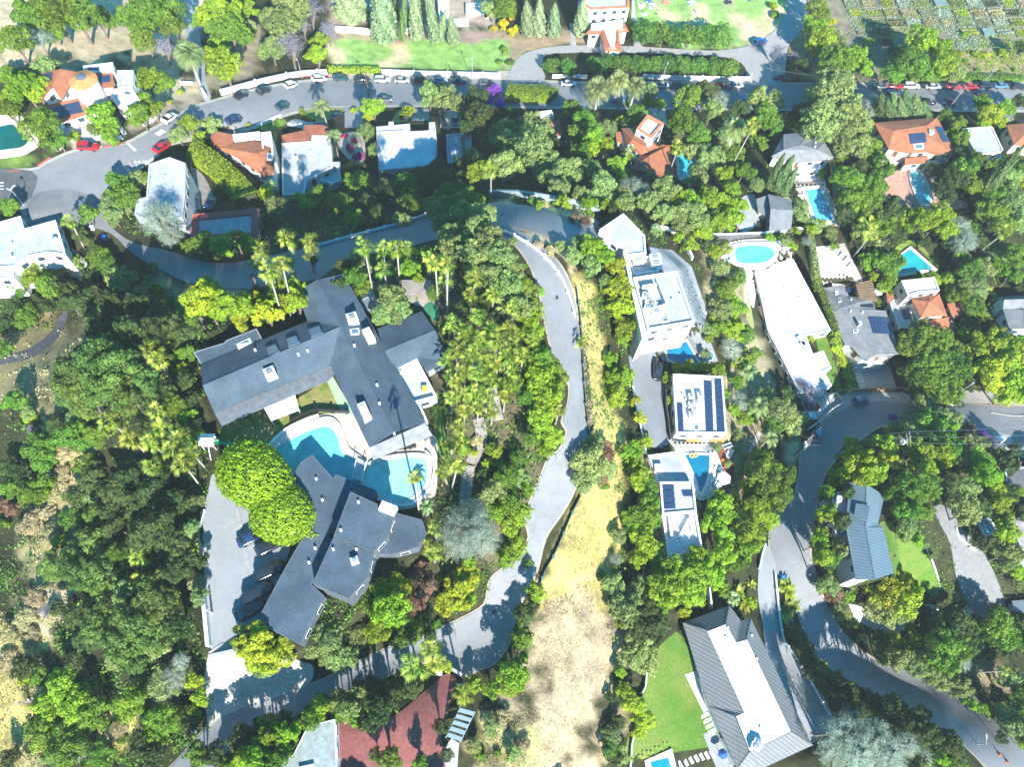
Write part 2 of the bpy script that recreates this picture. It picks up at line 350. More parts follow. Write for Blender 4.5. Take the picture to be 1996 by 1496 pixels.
class House:
    def __init__(s, name, label, cat, padpoly, wallm, roofm, feather=20, group=None):
        s.name, s.label, s.cat, s.wm, s.rm, s.group = name, label, cat, wallm, roofm, group
        s.pp = pp(padpoly); s.e = pad(s.pp, feather); s.calls = []; HOUSES.append(s); USED.append(s.pp)
    def add(s, fn, *a, **k): s.calls.append((fn, a, k)); return s
    def pt(s, u, v, h): return at_h(u, v, s.e+h)
    def build(s):
        c = C3([s.pt(u, v, 0) for u, v in s.pp]); s.root = empty(s.name, (c.x, c.y, s.e)); tag(s.root, s.label, s.cat, s.group)
        s.bv = []; s.last = None
        for fn, a, k in s.calls: getattr(s, '_'+fn)(*a, **k)
        return s.root
    def L(s, name, V, Fc, m, parent=None, smooth=False):
        o0 = s.root.location; me = mesh(name, [Vector(v)-o0 for v in V], Fc, smooth)
        o = link(name, me, m, s.root if parent is None else parent)
        return o
    def _walls(s, loop, h, m=None, ins=.35, win=True, door=False, z0=-4.5, hs=None):
        W = inset([Vector(p) for p in loop], ins); n = len(W); V = []; Fc = []
        for i, p in enumerate(W): V += [(p.x, p.y, s.e+z0), (p.x, p.y, loop[i].z-.12)]
        for i in range(n): j = (i+1) % n; Fc.append((2*i, 2*j, 2*j+1, 2*i+1))
        wl = s.L('wall', V, Fc, m or s.wm); me = wl.data; fixn(me)
        if not win: return
        cx = C3(W); k = 0
        for i in range(n):
            a, b = W[i].copy(), W[(i+1) % n].copy(); top = min(loop[i].z, loop[(i+1) % n].z); d = b-a; d.z = 0; Ln = d.length
            if Ln < 3: continue
            d.normalize(); nn = Vector((d.y, -d.x, 0)); mid = (a+b)/2
            ar = sum(W[q].x*W[(q+1) % n].y-W[(q+1) % n].x*W[q].y for q in range(n))
            if ar < 0: nn = -nn
            if nn.dot(CAMP-mid) < .12*(CAMP-mid).length: continue
            rows = max(1, int((top-s.e-.4)/2.7)); cnt = max(1, int(Ln/2.8)); wd = min(1.5, Ln/cnt*.5)
            for r_ in range(rows):
                zt = top-.75-2.7*r_
                for q in range(cnt):
                    c = a+d*(Ln*(q+.5)/cnt)+nn*.03; dr = (door and r_ == rows-1 and q == cnt//2); hh = 2.1 if dr else 1.35
                    z1 = zt; z0_ = zt-hh; ww = 1.0 if dr else wd
                    def bx(w_, za, zb, off): return [c-d*w_/2+nn*off+Vector((0, 0, za-c.z)), c+d*w_/2+nn*off+Vector((0, 0, za-c.z)), c+d*w_/2+nn*off+Vector((0, 0, zb-c.z)), c-d*w_/2+nn*off+Vector((0, 0, zb-c.z))]
                    f_ = bx(ww, z0_, z1, .0)+bx(ww, z0_, z1, .06)
                    o = s.L('door' if dr else 'window', f_, [(4, 5, 6, 7), (0, 1, 5, 4), (1, 2, 6, 5), (2, 3, 7, 6), (3, 0, 4, 7)], mat('wood_door', (.16, .08, .04)) if dr else plain('window_frame', (.75, .75, .72)))
                    if not dr: s.L('pane', bx(ww-.2, z0_+.1, z1-.1, .07), [(0, 1, 2, 3)], plain('window_glass', (.03, .06, .08), .06, .8), o)
                    k += 1
                    if k > 26: return
    def _flat(s, P, h, m=None, wm=None, parapet=.4, edge=None, z0=-4.5, win=True, name='roof', ins=0.0, rim=.35, door=False, walls=True):
        loop = [s.pt(u, v, h) for u, v in pp(P)]
        if walls: s._walls(loop, h, wm, ins if ins else .02, win, door, z0)
        r = tess(loop); n = len(loop)
        zf = s.e+h-(parapet if parapet else 0)
        top = [Vector((q.x, q.y, zf+(0.02))) for q in r[0]]
        o = s.L(name, [(p.x, p.y, p.z) for p in top], [tuple(f) for f in r[2]], m or s.rm)
        bm = bmesh.new(); bm.from_mesh(o.data)
        for f in bm.faces:
            if f.normal.z < 0: f.normal_flip()
        bm.to_mesh(o.data); bm.free()
        # rim (parapet or fascia)
        inn = inset(loop, rim if parapet else .12); V = []; Fc = []
        for i in range(n):
            a, b = loop[i], inn[i]; V += [(a.x, a.y, a.z-.14), (a.x, a.y, a.z+.03), (b.x, b.y, b.z+.03), (b.x, b.y, zf-.02)]
        for i in range(n):
            j = (i+1) % n
            for k in range(3): Fc.append((4*i+k, 4*j+k, 4*j+k+1, 4*i+k+1))
        rm = s.L('parapet' if parapet else 'fascia', V, Fc, edge or (wm or s.wm), o); fixn(rm.data)
        s.bv.append([Vector((p.x, p.y, p.z)) for p in top]); s._addbv([Vector(p) for p in top], [tuple(f) for f in r[2]]); s.last = o; return o
    def _addbv(s, V, Fc):
        if not hasattr(s, 'sV'): s.sV, s.sF = [], []
        b = len(s.sV); s.sV += [tuple(v) for v in V]; s.sF += [tuple(b+i for i in f) for f in Fc]; s.tree = None
    def hit(s, u, v):
        if s.tree is None: s.tree = BVHTree.FromPolygons(s.sV, s.sF)
        d = raydir(u, v).normalized(); h = s.tree.ray_cast(CAMP, d)
        if h[0] is None: return s.pt(u, v, 4), Vector((0, 0, 1))
        nn = h[1] if h[1].z > 0 else -h[1]; return h[0], nn
    def _pitch(s, V, Fc, loop, m=None, wm=None, ins=.5, win=True, fascia=None, z0=-4.5, door=False, walls=True):
        P = [s.pt(*(float(a) for a in q.split(','))) for q in V.split()]; F2 = [tuple(int(i) for i in f.split(',')) for f in Fc.split()]
        top = [Vector(p) for p in P]; n = len(P); VV = [tuple(p) for p in P]+[(p.x, p.y, p.z-.22) for p in P]; FF = list(F2)
        lp = [int(i) for i in loop.split(',')]
        for i in range(len(lp)): a, b = lp[i], lp[(i+1) % len(lp)]; FF.append((a, b, b+n, a+n))
        o = s.L('roof', VV, FF, m or s.rm); fixn(o.data)
        tri = [(f[0], f[k], f[k+1]) for f in F2 for k in range(1, len(f)-1)]; s._addbv(top, tri); s.last = o
        # ridge cap: a slim raised strip along every shared edge
        ed = {}
        for f in F2:
            for i in range(len(f)): e = tuple(sorted((f[i], f[(i+1) % len(f)]))); ed[e] = ed.get(e, 0)+1
        RV = []; RF = []
        for (a, b), k in ed.items():
            if k < 2: continue
            A_, B_ = P[a], P[b]; d = (B_-A_).normalized(); sd = d.cross(Vector((0, 0, 1))).normalized()*.14; up = Vector((0, 0, .07)); q = len(RV)
            RV += [A_-sd+up*.2, A_+up, A_+sd+up*.2, B_-sd+up*.2, B_+up, B_+sd+up*.2]; RF += [(q, q+1, q+4, q+3), (q+1, q+2, q+5, q+4)]
        if RV: rc = s.L('ridge_cap', RV, RF, m or s.rm, o)
        if walls: s._walls([P[i] for i in lp], 0, wm, ins, win, door, z0)
        return o
    def _box(s, name, u, v, w_, l_, h, m, rot=0, cap=None, sink=.6, u2=None, bevel=.05, top=None):
        """chimney, vent, unit: standing on the roof at a pixel; rot = direction (deg) of its long side"""
        p, nn = s.hit(u, v); c, sn = math.cos(math.radians(rot)), math.sin(math.radians(rot)); V = []
        for z in (-sink, h):
            for a, b in ((-1, -1), (1, -1), (1, 1), (-1, 1)): x, y = a*l_/2, b*w_/2; V.append(p+Vector((x*c-y*sn, x*sn+y*c, z)))
        o = s.L(name, V, [(0, 1, 5, 4), (1, 2, 6, 5), (2, 3, 7, 6), (3, 0, 4, 7), (4, 5, 6, 7)], m, s.last)
        if cap:
            V = []
            for z, g in ((h+.003, .55), (h+.18, .55)):
                for a, b in ((-1, -1), (1, -1), (1, 1), (-1, 1)): x, y = a*l_/2*g, b*w_/2*g; V.append(p+Vector((x*c-y*sn, x*sn+y*c, z)))
            s.L('cap', V, [(0, 1, 5, 4), (1, 2, 6, 5), (2, 3, 7, 6), (3, 0, 4, 7), (4, 5, 6, 7)], cap, s.last)
        return o
    def _vent(s, pts_, h=.5):
        for u, v in pp(pts_): s._box('roof_vent', u, v, .32, .32, h, plain('vent_white', (.8, .8, .8)), 20)
    def _ac(s, pts_, rot=0, w_=1.0, l_=1.0, h=.9):
        for u, v in pp(pts_): s._box('air_conditioner', u, v, w_, l_, h, plain('unit_white', (.72, .74, .76)), rot, plain('unit_fan', (.25, .28, .3)), .05)
    def _quad(s, name, q, lift, m, parent=None, thick=.06, rimm=None):
        """flat thing lying on the roof, corners given as pixels"""
        P = [s.hit(u, v) for u, v in q]; T = [p+nn*(lift) for p, nn in P]; B = [p+nn*(lift-thick) for p, nn in P]
        o = s.L(name, T+B, [(0, 1, 2, 3), (4, 5, 1, 0), (5, 6, 2, 1), (6, 7, 3, 2), (7, 4, 0, 3)], m, parent or s.last); fixn(o.data); return o
    def _skylight(s, *qs):
        for q in qs:
            q = pp(q); c = np.mean(q, 0); o = s._quad('skylight', q, .2, plain('skylight_frame', (.75, .76, .76)), None, .25)
            s._quad('glass', [tuple(c+(np.array(p)-c)*.72) for p in q], .215, plain('skylight_glass', (.10, .17, .22), .05, .9), o, .01)
    def _dormer(s, *qs):
        for q in qs:
            q = pp(q); c = np.mean(q, 0); o = s._quad('dormer', q, .35, slate, None, .5)
            s._quad('glass', [tuple(c+(np.array(p)-c)*.86) for p in q], .365, plain('dormer_glass', (.13, .19, .25), .15, .6), o, .01)
    def _solar(s, q, rows, cols, gap=.07, lift=.22, m=None):
        a, b, c, d = [np.array(x) for x in pp(q)]; m = m or plain('solar_glass', (.025, .05, .11), .2, .8)
        for i in range(rows):
            for j in range(cols):
                def f(s_, t_): return tuple((a*(1-s_)+b*s_)*(1-t_)+(d*(1-s_)+c*s_)*t_)
                g = gap/2; s0, s1, t0, t1 = (j+g)/cols, (j+1-g)/cols, (i+g)/rows, (i+1-g)/rows
                s._quad('solar_panel', [f(s0, t0), f(s1, t0), f(s1, t1), f(s0, t1)], lift, m, None, .05)
    def _block(s, name, P, h0, h1, m, parent=None):
        """any prism between two heights"""
        lo = [s.pt(u, v, h1) for u, v in pp(P)]; n = len(lo)
        ar = sum(lo[i].x*lo[(i+1) % n].y-lo[(i+1) % n].x*lo[i].y for i in range(n))
        if ar < 0: lo = lo[::-1]
        V = [(p.x, p.y, s.e+h1) for p in lo]+[(p.x, p.y, s.e+h0) for p in lo]
        o = s.L(name, V, [tuple(range(n))]+[(i, i+n, (i+1) % n+n, (i+1) % n) for i in range(n)], m, parent); fixn(o.data); return o
    def _drum(s, u, v, rpx, h, m, mr):
        c = s.pt(u, v, h); r = rpx/ppm(c); N_ = 28; V = []; Fc = []
        for z, k in ((s.e-3, .93), (s.e+h-.05, .93)):
            for i in range(N_): a = 2*math.pi*i/N_; V.append((c.x+r*k*math.cos(a), c.y+r*k*math.sin(a), z))
        for i in range(N_): Fc.append((i, (i+1) % N_, N_+(i+1) % N_, N_+i))
        s.L('turret_wall', V, Fc, m)
        V = [(c.x+r*k*math.cos(2*math.pi*i/N_), c.y+r*k*math.sin(2*math.pi*i/N_), s.e+h+z) for k, z in ((1, 0), (.5, .75), (.36, .95)) for i in range(N_)]
        Fc = [(q*N_+i, q*N_+(i+1) % N_, (q+1)*N_+(i+1) % N_, (q+1)*N_+i) for q in range(2) for i in range(N_)]
        o = s.L('turret_roof', V, Fc, mr)
        V = [(c.x+r*k*math.cos(2*math.pi*i/N_), c.y+r*k*math.sin(2*math.pi*i/N_), s.e+h+z) for k, z in ((.37, .96), (.2, 1.35)) for i in range(N_)]+[(c.x, c.y, s.e+h+1.45)]
        s.L('dome_skylight', V, [(i, (i+1) % N_, N_+(i+1) % N_, N_+i) for i in range(N_)]+[(N_+i, N_+(i+1) % N_, 2*N_) for i in range(N_)], plain('dome_glass', (.10, .12, .14), .1, .8), o)
HOUSES = []
def hipquad(s, q, h, hr, t=.3, **k):
    """four eave corners (px) and a hip ridge between the short ends"""
    a, b, c, d = pp(q); m1 = ((a[0]+d[0])/2, (a[1]+d[1])/2); m2 = ((b[0]+c[0])/2, (b[1]+c[1])/2)
    up = (hr-h)*-4.0
    r1 = (m1[0]+(m2[0]-m1[0])*t, m1[1]+(m2[1]-m1[1])*t); r2 = (m2[0]+(m1[0]-m2[0])*t, m2[1]+(m1[1]-m2[1])*t)
    def sh(p):   # shift the plan position to where a higher point is seen
        w_ = at_h(p[0], p[1], s.e+h); w_.z = s.e+hr; x, y, _ = project(w_); return x, y
    r1, r2 = sh(r1), sh(r2)
    V = ' '.join('%.2f,%.2f,%.2f' % (x, y, z) for (x, y), z in ((a, h), (b, h), (c, h), (d, h), (r1, hr), (r2, hr)))
    s.add('pitch', V, '0,1,5,4 1,2,5 2,3,4,5 3,0,4', '0,1,2,3', **k); return s
def gablequad(s, q, h, hr, **k):
    a, b, c, d = pp(q); m1 = ((a[0]+d[0])/2, (a[1]+d[1])/2); m2 = ((b[0]+c[0])/2, (b[1]+c[1])/2)
    def sh(p):
        w_ = at_h(p[0], p[1], s.e+h); w_.z = s.e+hr; x, y, _ = project(w_); return x, y
    r1, r2 = sh(m1), sh(m2)
    V = ' '.join('%.2f,%.2f,%.2f' % (x, y, z) for (x, y), z in ((a, h), (b, h), (c, h), (d, h), (r1, hr), (r2, hr)))
    s.add('pitch', V, '0,1,5,4 2,3,4,5', '0,1,5,2,3,4', **k); return s
slate = mat('slate_shingle', (.066, .098, .132), .8, var=.12, scale=.35, fine=5, bump=.25, seams=(24, .04))
slate2 = mat('grey_shingle', (.20, .21, .22), .85, var=.12, scale=.6, fine=5, bump=.3)
tile = mat('terracotta_tile', (.45, .175, .09), .85, var=.15, scale=.8, col2=(.36, .13, .065), fine=4, wave=(0, 2.2, .28), bump=.4)
tile90 = mat('terracotta_tile_cross', (.45, .175, .09), .85, var=.15, scale=.8, col2=(.36, .13, .065), fine=4, wave=(90, 2.2, .28), bump=.4)
brown = mat('brown_tile', (.27, .10, .06), .85, fine=4, wave=(0, 2.2, .25), bump=.4)
white = mat('white_membrane', (.60, .61, .62), .6, var=.05, scale=.4, fine=2, fvar=.06, seams=(62, .14))
grit = mat('light_grey_roofing', (.42, .435, .45), .85, var=.08, scale=.5, fine=4, fvar=.1, seams=(20, .16))
midg = mat('mid_grey_roofing', (.36, .38, .39), .85, var=.1, scale=.5, fine=4)
stucco = mat('white_stucco', (.74, .72, .68), .9, var=.05, scale=.8)
cream = mat('cream_stucco', (.66, .58, .48), .9, var=.06, scale=.8)
wwall = mat('white_plaster', (.80, .80, .79), .8, var=.04, scale=.7)
gwall = mat('grey_plaster', (.42, .43, .44), .85, var=.06)
wood = mat('weathered_wood', (.27, .17, .10), .8, fine=5, wave=(20, 3, .3))
pale = mat('pale_wood', (.36, .33, .31), .8, fine=5, wave=(95, 2.4, .3))
seam = mat('standing_seam_metal', (.17, .18, .185), .6, var=.05, scale=.4, wave=(-57, .52, .28))
seamb = mat('blue_seam_metal', (.12, .18, .225), .6, var=.05, scale=.4, wave=(-75, .52, .22))
seam2 = mat('plain_metal_roof', (.20, .23, .26), .5, var=.05, scale=.4, metal=.3)
brick = mat('chimney_plaster', (.78, .76, .72), .9)
W_ = 'white_plaster'
# the big dark-roofed house
h = House('ranch_house', 'long rambling slate-roofed house wrapped round a small lawn above the kidney-shaped pool', 'house', '386,700 580,575 672,540 840,830 720,870 640,735 430,815', mat('grey_blue_plaster', (.30, .33, .36), .85, var=.06), slate, 26)
h.add('pitch', '578,569,4 619,545,6.2 670,534,4 830,823,4 768,842,6.2 720,873,4 643,712,4 599,626,4 664,637,6.2 395,752,6.2 418,805,4 391,712,4', '0,7,8,1 1,8,4,3,2 8,6,5,4 11,9,8,7 9,10,6,8', '0,1,2,3,4,5,6,10,9,11,7', door=True, ins=1.5)
h.add('box', 'chimney', 688, 626, 1.5, 1.7, 1.5, brick, 20, mat('soot', (.2, .2, .2))).add('box', 'chimney', 720, 660, 1.3, 2.3, 1.6, brick, -62).add('box', 'chimney', 529, 732, 1.5, 1.7, 1.5, brick, 25, mat('soot', (.2, .2, .2))).add('box', 'chimney', 712, 808, 1.3, 2.8, 1.7, gwall, -65, brick)
h.add('skylight', '681,643 699,641 701,652 684,654').add('dormer', '600,645 624,637 630,651 607,660', '558,664 579,656 585,669 563,679', '519,681 539,673 546,687 524,697').add('vent', '691,675 740,788 735,752 768,845 600,685 582,692')
h.add('flat', '377,687 437,669 441,664 500,641 512,663 392,711', 3.7, slate, None, 0).add('skylight', '461,672 487,660 491,668 465,682').add('vent', '498,684')
h.add('block', 'porch_roof', '418,806 641,713 652,728 640,742 432,830', 2.7, 2.9, mat('porch_grey', (.15, .17, .19)))
h.add('pitch', '721,873,3.8 828,825,3.8 843,849,2.6 727,897,2.6', '0,1,2,3', '0,1,2,3', m=mat('awning_grey', (.22, .23, .25)), walls=False)
h.add('pitch', '735,641,3.6 822,607,3.6 848,644,5.2 876,703,3.6 833,724,3.6 813,698,3.6 768,720,3.6 750,684,5.2', '0,1,2,7 7,2,3,4,5,6', '0,1,2,3,4,5,6,7')
h.add('flat', '768,722 813,699 852,774 805,787', 3.1, mat('pale_terrace_tiles', (.45, .50, .52), fine=4), wwall, .7)
h.add('box', 'outdoor_table', 828, 760, .9, .9, .7, mat('mustard', (.65, .45, .08)), 0, None, 0).add('ac', '778,728', 20, 1, 1.8, .7)
h.add('flat', '808,785 816,781 834,822 822,828', 3.1, gwall, wwall, .9)
# the guest house
h = House('guest_house', 'slate-roofed guest house with wedge-shaped wings between the ficus and the shady drive', 'house', '590,905 735,960 825,1015 760,1085 680,1165 630,1160 585,1255 500,1210 600,1040', mat('dark_grey_boards', (.10, .12, .14), .8), slate, 22)
h.add('flat', '588,900 609,887 650,934 654,925 734,957 722,975 660,1020 625,1062 593,1041 566,935', 3.6, slate, None, 0).add('vent', '617,935 629,976')
h.add('flat', '683,959 772,1000 756,1045 728,1078 650,1046', 6.2, slate, None, 0, z0=-2).add('box', 'chimney', 757, 994, 1.4, 2.4, 1.0, brick, -22).add('vent', '699,980 665,1035')
h.add('flat', '650,1048 728,1080 718,1124 680,1169 609,1139', 5.8, slate, None, 0).add('box', 'air_conditioner', 692, 1095, 1.0, 1.1, .8, plain('unit_white', (.72, .74, .76)), 20, plain('unit_fan', (.25, .28, .3))).add('vent', '650,1072 695,1072 728,1084')
h.add('flat', '593,1042 625,1063 640,1050 648,1048 607,1140 632,1162 585,1258 500,1213 548,1122', 3.5, slate, None, 0).add('vent', '615,1070 603,1098')
h.add('flat', '774,1001 823,1014 832,1040 815,1068 762,1082 733,1080', 3.1, slate, None, 0)
# --- top-left orange house with turret
h = House('turret_house', 'terracotta-roofed villa with a round domed turret above the red car', 'house', '85,140 255,140 265,195 170,225 110,240 82,205', stucco, tile, 18)
h.add('pitch', '83,141,5 118,134,6.4 150,140,5 120,196,5 101,167,6.4 79,198,5', '0,1,4,5 1,2,3,4', '0,1,2,3,4,5', m=tile90)
h.add('solar', '90,142 103,142 102,159 88,158', 1, 1).add('solar', '90,167 103,166 102,184 89,184', 1, 1)
h.add('block', 'patio_floor', '116,158 150,156 160,190 120,196', -2, 3.2, stucco)
h.add('flat', '162,128 220,121 222,140 162,139', 5.2, white, stucco, .4).add('solar', '170,133 196,131 192,138 172,139', 1, 2)
h.add('pitch', '187,142,5 220,142,5 222,169,5 190,172,5', '0,1,2,3', '0,1,2,3').add('solar', '190,149 215,147 216,161 192,163', 1, 3)
h.add('flat', '228,137 260,137 258,172 230,171', 6, grit, stucco, .5, rim=.5)
h.add('flat', '207,173 256,172 270,190 228,204', 4.5, white, stucco, .3)
h.add('pitch', '82,206,3.6 165,190,3.6 172,221,3.0 110,242,3.0 97,230,3.2', '0,1,2,3,4', '0,1,2,3,4').add('solar', '94,212 154,198 163,220 100,232', 2, 5)
h.add('pitch', '171,203,3.2 196,199,3.2 197,218,2.9 173,221,2.9', '0,1,2,3', '0,1,2,3')
h.add('drum', 162, 156, 27, 8, stucco, mat('turret_tile', (.56, .25, .09), .85, fine=4))
# --- row south of the valley road
h = House('villa', 'terracotta-roofed villa beside the clipped hedge and its grey roof terrace', 'house', '412,262 533,262 533,338 412,282', stucco, tile, 16)
h.add('pitch', '411,264,4.2 424,256,5.4 452,262,4.2 455,277,4.2 430,284,5.4 411,283,4.2', '0,1,4,5 1,2,3,4', '0,1,2,3,4,5')
h.add('pitch', '430,282,4.4 497,274,4.4 534,288,4.4 534,338,4.4 518,346,4.4 460,306,4.4 415,284,4.4 500,300,6.0', '0,1,7 1,2,7 2,3,7 3,4,7 4,5,7 5,6,7 6,0,7', '0,1,2,3,4,5,6')
h.add('flat', '453,262 506,256 506,267 455,273', 4.6, white, stucco, .3).add('flat', '508,258 528,256 533,300 512,300', 5.0, gwall, stucco, .5).add('skylight', '520,302 531,302 531,313 521,313')
h = House('flat_roofed_house', 'pale flat-roofed house with a stepped brown tile front and palm shadows on its roof', 'house', '550,245 643,245 660,385 552,385', stucco, grit, 14)
h.add('flat', '549,279 607,275 608,264 643,264 648,326 597,352 593,378 550,380', 4.6, grit, stucco, .4, door=True).add('vent', '578,298 592,290 613,277 566,290 605,296', .6).add('ac', '578,310', 0, .8, .8)
h.add('pitch', '549,263,4.8 591,254,4.8 592,243,4.8 626,243,4.8 640,247,4.8 643,262,4.2 607,264,4.2 606,276,4.2 550,280,4.2', '0,1,7,8 1,2,3,4,5,6,7', '0,1,2,3,4,5,6,7,8', m=brown)
h.add('flat', '598,352 648,327 662,330 666,352 646,358 620,350 598,358', 2.6, white, stucco, .5).add('pitch', '645,316,3.2 663,315,3.2 664,330,2.8 646,330,2.8', '0,1,2,3', '0,1,2,3').add('block', 'terrace', '552,352 592,352 590,388 552,390', -2, 2.2, stucco)
h = House('white_roof_house', 'square house with a bright white flat roof and tree shadows across it', 'house', '733,247 848,238 851,322 738,332', gwall, white, 14)
h.add('flat', '733,247 799,241 800,256 836,254 836,238 848,238 852,278 848,321 790,328 738,332', 4.8, white, None, .35).add('box', 'chimney', 763, 246, .8, 1.2, 1.2, brick, 0).add('block', 'roof_fin', '735,256 787,253 787,255 735,258', 4.4, 5.1, gwall)
h.add('flat', '742,333 785,329 788,343 744,347', 2.4, white, None, 0)
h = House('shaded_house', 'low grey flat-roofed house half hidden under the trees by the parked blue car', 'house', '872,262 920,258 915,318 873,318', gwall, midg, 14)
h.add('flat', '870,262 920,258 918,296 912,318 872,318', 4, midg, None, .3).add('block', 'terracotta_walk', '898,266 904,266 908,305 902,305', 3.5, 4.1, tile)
h = House('hedge_side_house', 'whitish flat-roofed house under a silvery tree at the fork of the lanes', 'house', '268,330 360,315 358,420 262,418', gwall, grit, 18)
h.add('flat', '290,320 330,306 362,318 361,380 355,424 300,436 262,418 267,388 285,384', 4.4, grit, gwall, .3).add('vent', '322,345 318,352', .5)
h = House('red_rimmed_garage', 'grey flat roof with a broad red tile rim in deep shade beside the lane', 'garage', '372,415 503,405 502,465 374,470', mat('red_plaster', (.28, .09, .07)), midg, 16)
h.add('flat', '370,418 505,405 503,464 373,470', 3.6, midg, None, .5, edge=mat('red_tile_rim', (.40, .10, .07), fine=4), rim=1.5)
h = House('white_house', 'big white flat-roofed house with a stepped corner beside the shaded turning circle', 'house', '0,433 108,430 128,497 0,520', wwall, white, 20)
h.add('flat', '-60,450 40,421 47,446 108,429 125,484 128,497 92,493 56,500 28,520 -50,524', 3.4, grit, None, .35).add('skylight', '20,490 29,489 31,501 22,503').add('ac', '108,470', 0, .9, .9).add('vent', '24,475')
h.add('flat', '-50,524 28,521 26,541 -50,546', 2.6, grit, None, .2)
# central orange house with tower
h = House('tower_house', 'terracotta house with a square crenellated white tower beside the small turquoise pool', 'house', '1202,255 1300,250 1320,345 1262,340 1213,285', stucco, tile, 16)
h.add('pitch', '1211,250,4.4 1243,248,4.4 1262,262,4.4 1284,281,4.4 1264,300,4.4 1250,302,4.4 1222,282,4.4 1232,272,6.4 1256,285,6.4', '0,1,7 1,2,8,7 2,3,4,8 4,5,8 5,6,7,8 6,0,7', '0,1,2,3,4,5,6')
h.add('pitch', '1264,302,4.2 1284,281,4.2 1305,283,4.2 1318,348,4.2 1262,340,4.2 1230,330,4.2 1248,302,4.2 1265,304,6.2 1268,335,6.0', '0,1,2,7 2,3,8,7 3,4,8 4,5,8 5,6,7,8 6,0,7', '0,1,2,3,4,5,6')
h.add('pitch', '1200,258,3.2 1211,256,3.6 1213,278,3.2 1202,276,3.2', '0,1,2,3', '0,1,2,3')
h.add('flat', '1262,222 1295,240 1270,270 1241,250', 8, white, stucco, .6, edge=mat('terracotta_rim', (.52, .2, .1), fine=3), rim=.7).add('skylight', '1224,282 1234,281 1236,288 1226,289')
h = House('cottage', 'small terracotta-roofed cottage wedged between two green trees', 'house', '1058,235 1098,235 1095,265 1062,262', cream, tile, 12)
h.add('pitch', '1056,236,3.5 1090,234,3.5 1098,262,3 1072,266,3', '0,1,2,3', '0,1,2,3').add('flat', '1047,218 1075,214 1080,226 1052,230', 2.6, gwall, cream, .3)
h = House('grey_gabled_house', 'grey shingle house with a white columned porch above its long pool', 'house', '1530,262 1610,275 1622,310 1596,345 1543,345 1508,305', wwall, slate2, 14)
h.add('pitch', '1528,262,5 1581,256,5 1591,271,5 1609,276,5 1625,307,5 1597,313,5 1543,318,5 1504,305,5 1560,283,6.8 1592,292,6.8 1528,292,6.6', '0,1,8,10 1,2,3,9,8 3,4,9 4,5,9 5,6,10,8,9 6,7,10 7,0,10', '0,1,2,3,4,5,6,7', door=True).add('vent', '1580,270 1590,277 1588,287 1561,297').add('skylight', '1558,295 1574,294 1574,299 1559,300')
h.add('flat', '1544,322 1598,316 1600,330 1545,334', 2.9, white, None, .5).add('flat', '1546,340 1598,336 1598,350 1560,352', 1.0, gwall, wwall, .3)
h = House('small_grey_house', 'small grey shingle annex with a gravel drive beside it', 'house', '1475,385 1541,385 1543,447 1498,450', gwall, slate2, 12)
gablequad(h, '1497,378 1541,389 1542,446 1499,451', 3.6, 5)
h.add('pitch', '1474,388,3.2 1497,380,3.2 1500,424,3.2 1478,412,3.2', '0,1,2,3', '0,1,2,3')
h = House('mission_house', 'red-tiled villa with a solar-panel frame on its roof above the rocky pool', 'house', '1706,240 1826,230 1862,300 1765,318', cream, tile, 16)
h.add('pitch', '1703,239,5 1827,229,5 1864,301,5 1818,300,5 1810,296,5 1768,298,5 1732,290,5 1742,255,6.8 1806,245,6.8 1768,268,6.4 1812,268,6.4', '0,1,8,7 1,2,10,8 2,3,4,10 4,5,9,10 7,8,10,9 5,6,9 6,0,7,9', '0,1,2,3,4,5,6', door=True)
h.add('solar', '1771,262 1803,259 1806,278 1774,281', 2, 4).add('skylight', '1780,281 1799,280 1800,291 1781,292').add('solar', '1822,247 1835,248 1850,278 1838,278', 2, 2).add('ac', '1813,260', 0, 1.2, 1.2)
h.add('pitch', '1764,308,3.4 1808,304,3.4 1808,317,3 1764,321,3', '0,1,2,3', '0,1,2,3').add('flat', '1808,302 1836,300 1830,318 1806,322', 2.6, stucco, None, .5).add('flat', '1735,292 1762,298 1760,306 1740,304', 2.6, stucco, None, .4)
h = House('grey_flat_house', 'pale grey flat-roofed house beside the red-tiled villa', 'house', '1880,250 1934,248 1954,294 1902,304', cream, grit, 12)
h.add('flat', '1876,250 1934,246 1956,292 1952,296 1905,302', 4, grit, None, .2).add('ac', '1889,261', 0, 1, 1.4).add('flat', '1905,303 1952,297 1953,310 1915,318', 2, gwall, None, .2)
h = House('edge_villa', 'terracotta-roofed villa cut by the picture edge behind the great cypress', 'house', '1965,243 2030,240 2030,285 1975,280', cream, tile, 12)
h.add('pitch', '1962,243,4.5 2030,238,4.5 2040,262,6 1998,262,6 1976,282,4.5 2035,290,4.5', '0,1,2,3 0,3,4 4,3,2,5', '0,1,2,5,4')
# hillside chapel
h = House('chapel', 'white mission chapel with a cross-shaped terracotta roof between lawn and hedge trees', 'chapel', '1140,5 1228,5 1228,60 1200,96 1176,96 1142,80', stucco, tile, 14)
h.add('flat', '1132,-30 1226,-30 1227,14 1152,18 1136,8', 8.5, grit, stucco, .5, edge=mat('terracotta_rim', (.52, .2, .1), fine=3), rim=.8)
h.add('pitch', '1141,66,5 1150,56,5.6 1176,56,5.6 1170,66,5', '0,1,2,3', '0,1,2,3').add('pitch', '1202,56,5.6 1215,54,5.6 1214,38,5.6 1226,60,5 1206,64,5', '0,1,2,3,4', '0,1,2,3,4')
h.add('pitch', '1170,66,5 1176,56,5.8 1190,90,5.8 1187,98,5 1178,100,5', '0,1,2,3,4', '0,1,2,3,4', m=tile90).add('pitch', '1202,56,5.8 1206,64,5 1212,100,5 1187,98,5 1190,90,5.8 1198,90,5.8', '0,1,2,3,4,5', '0,1,2,3,4,5', m=tile90)
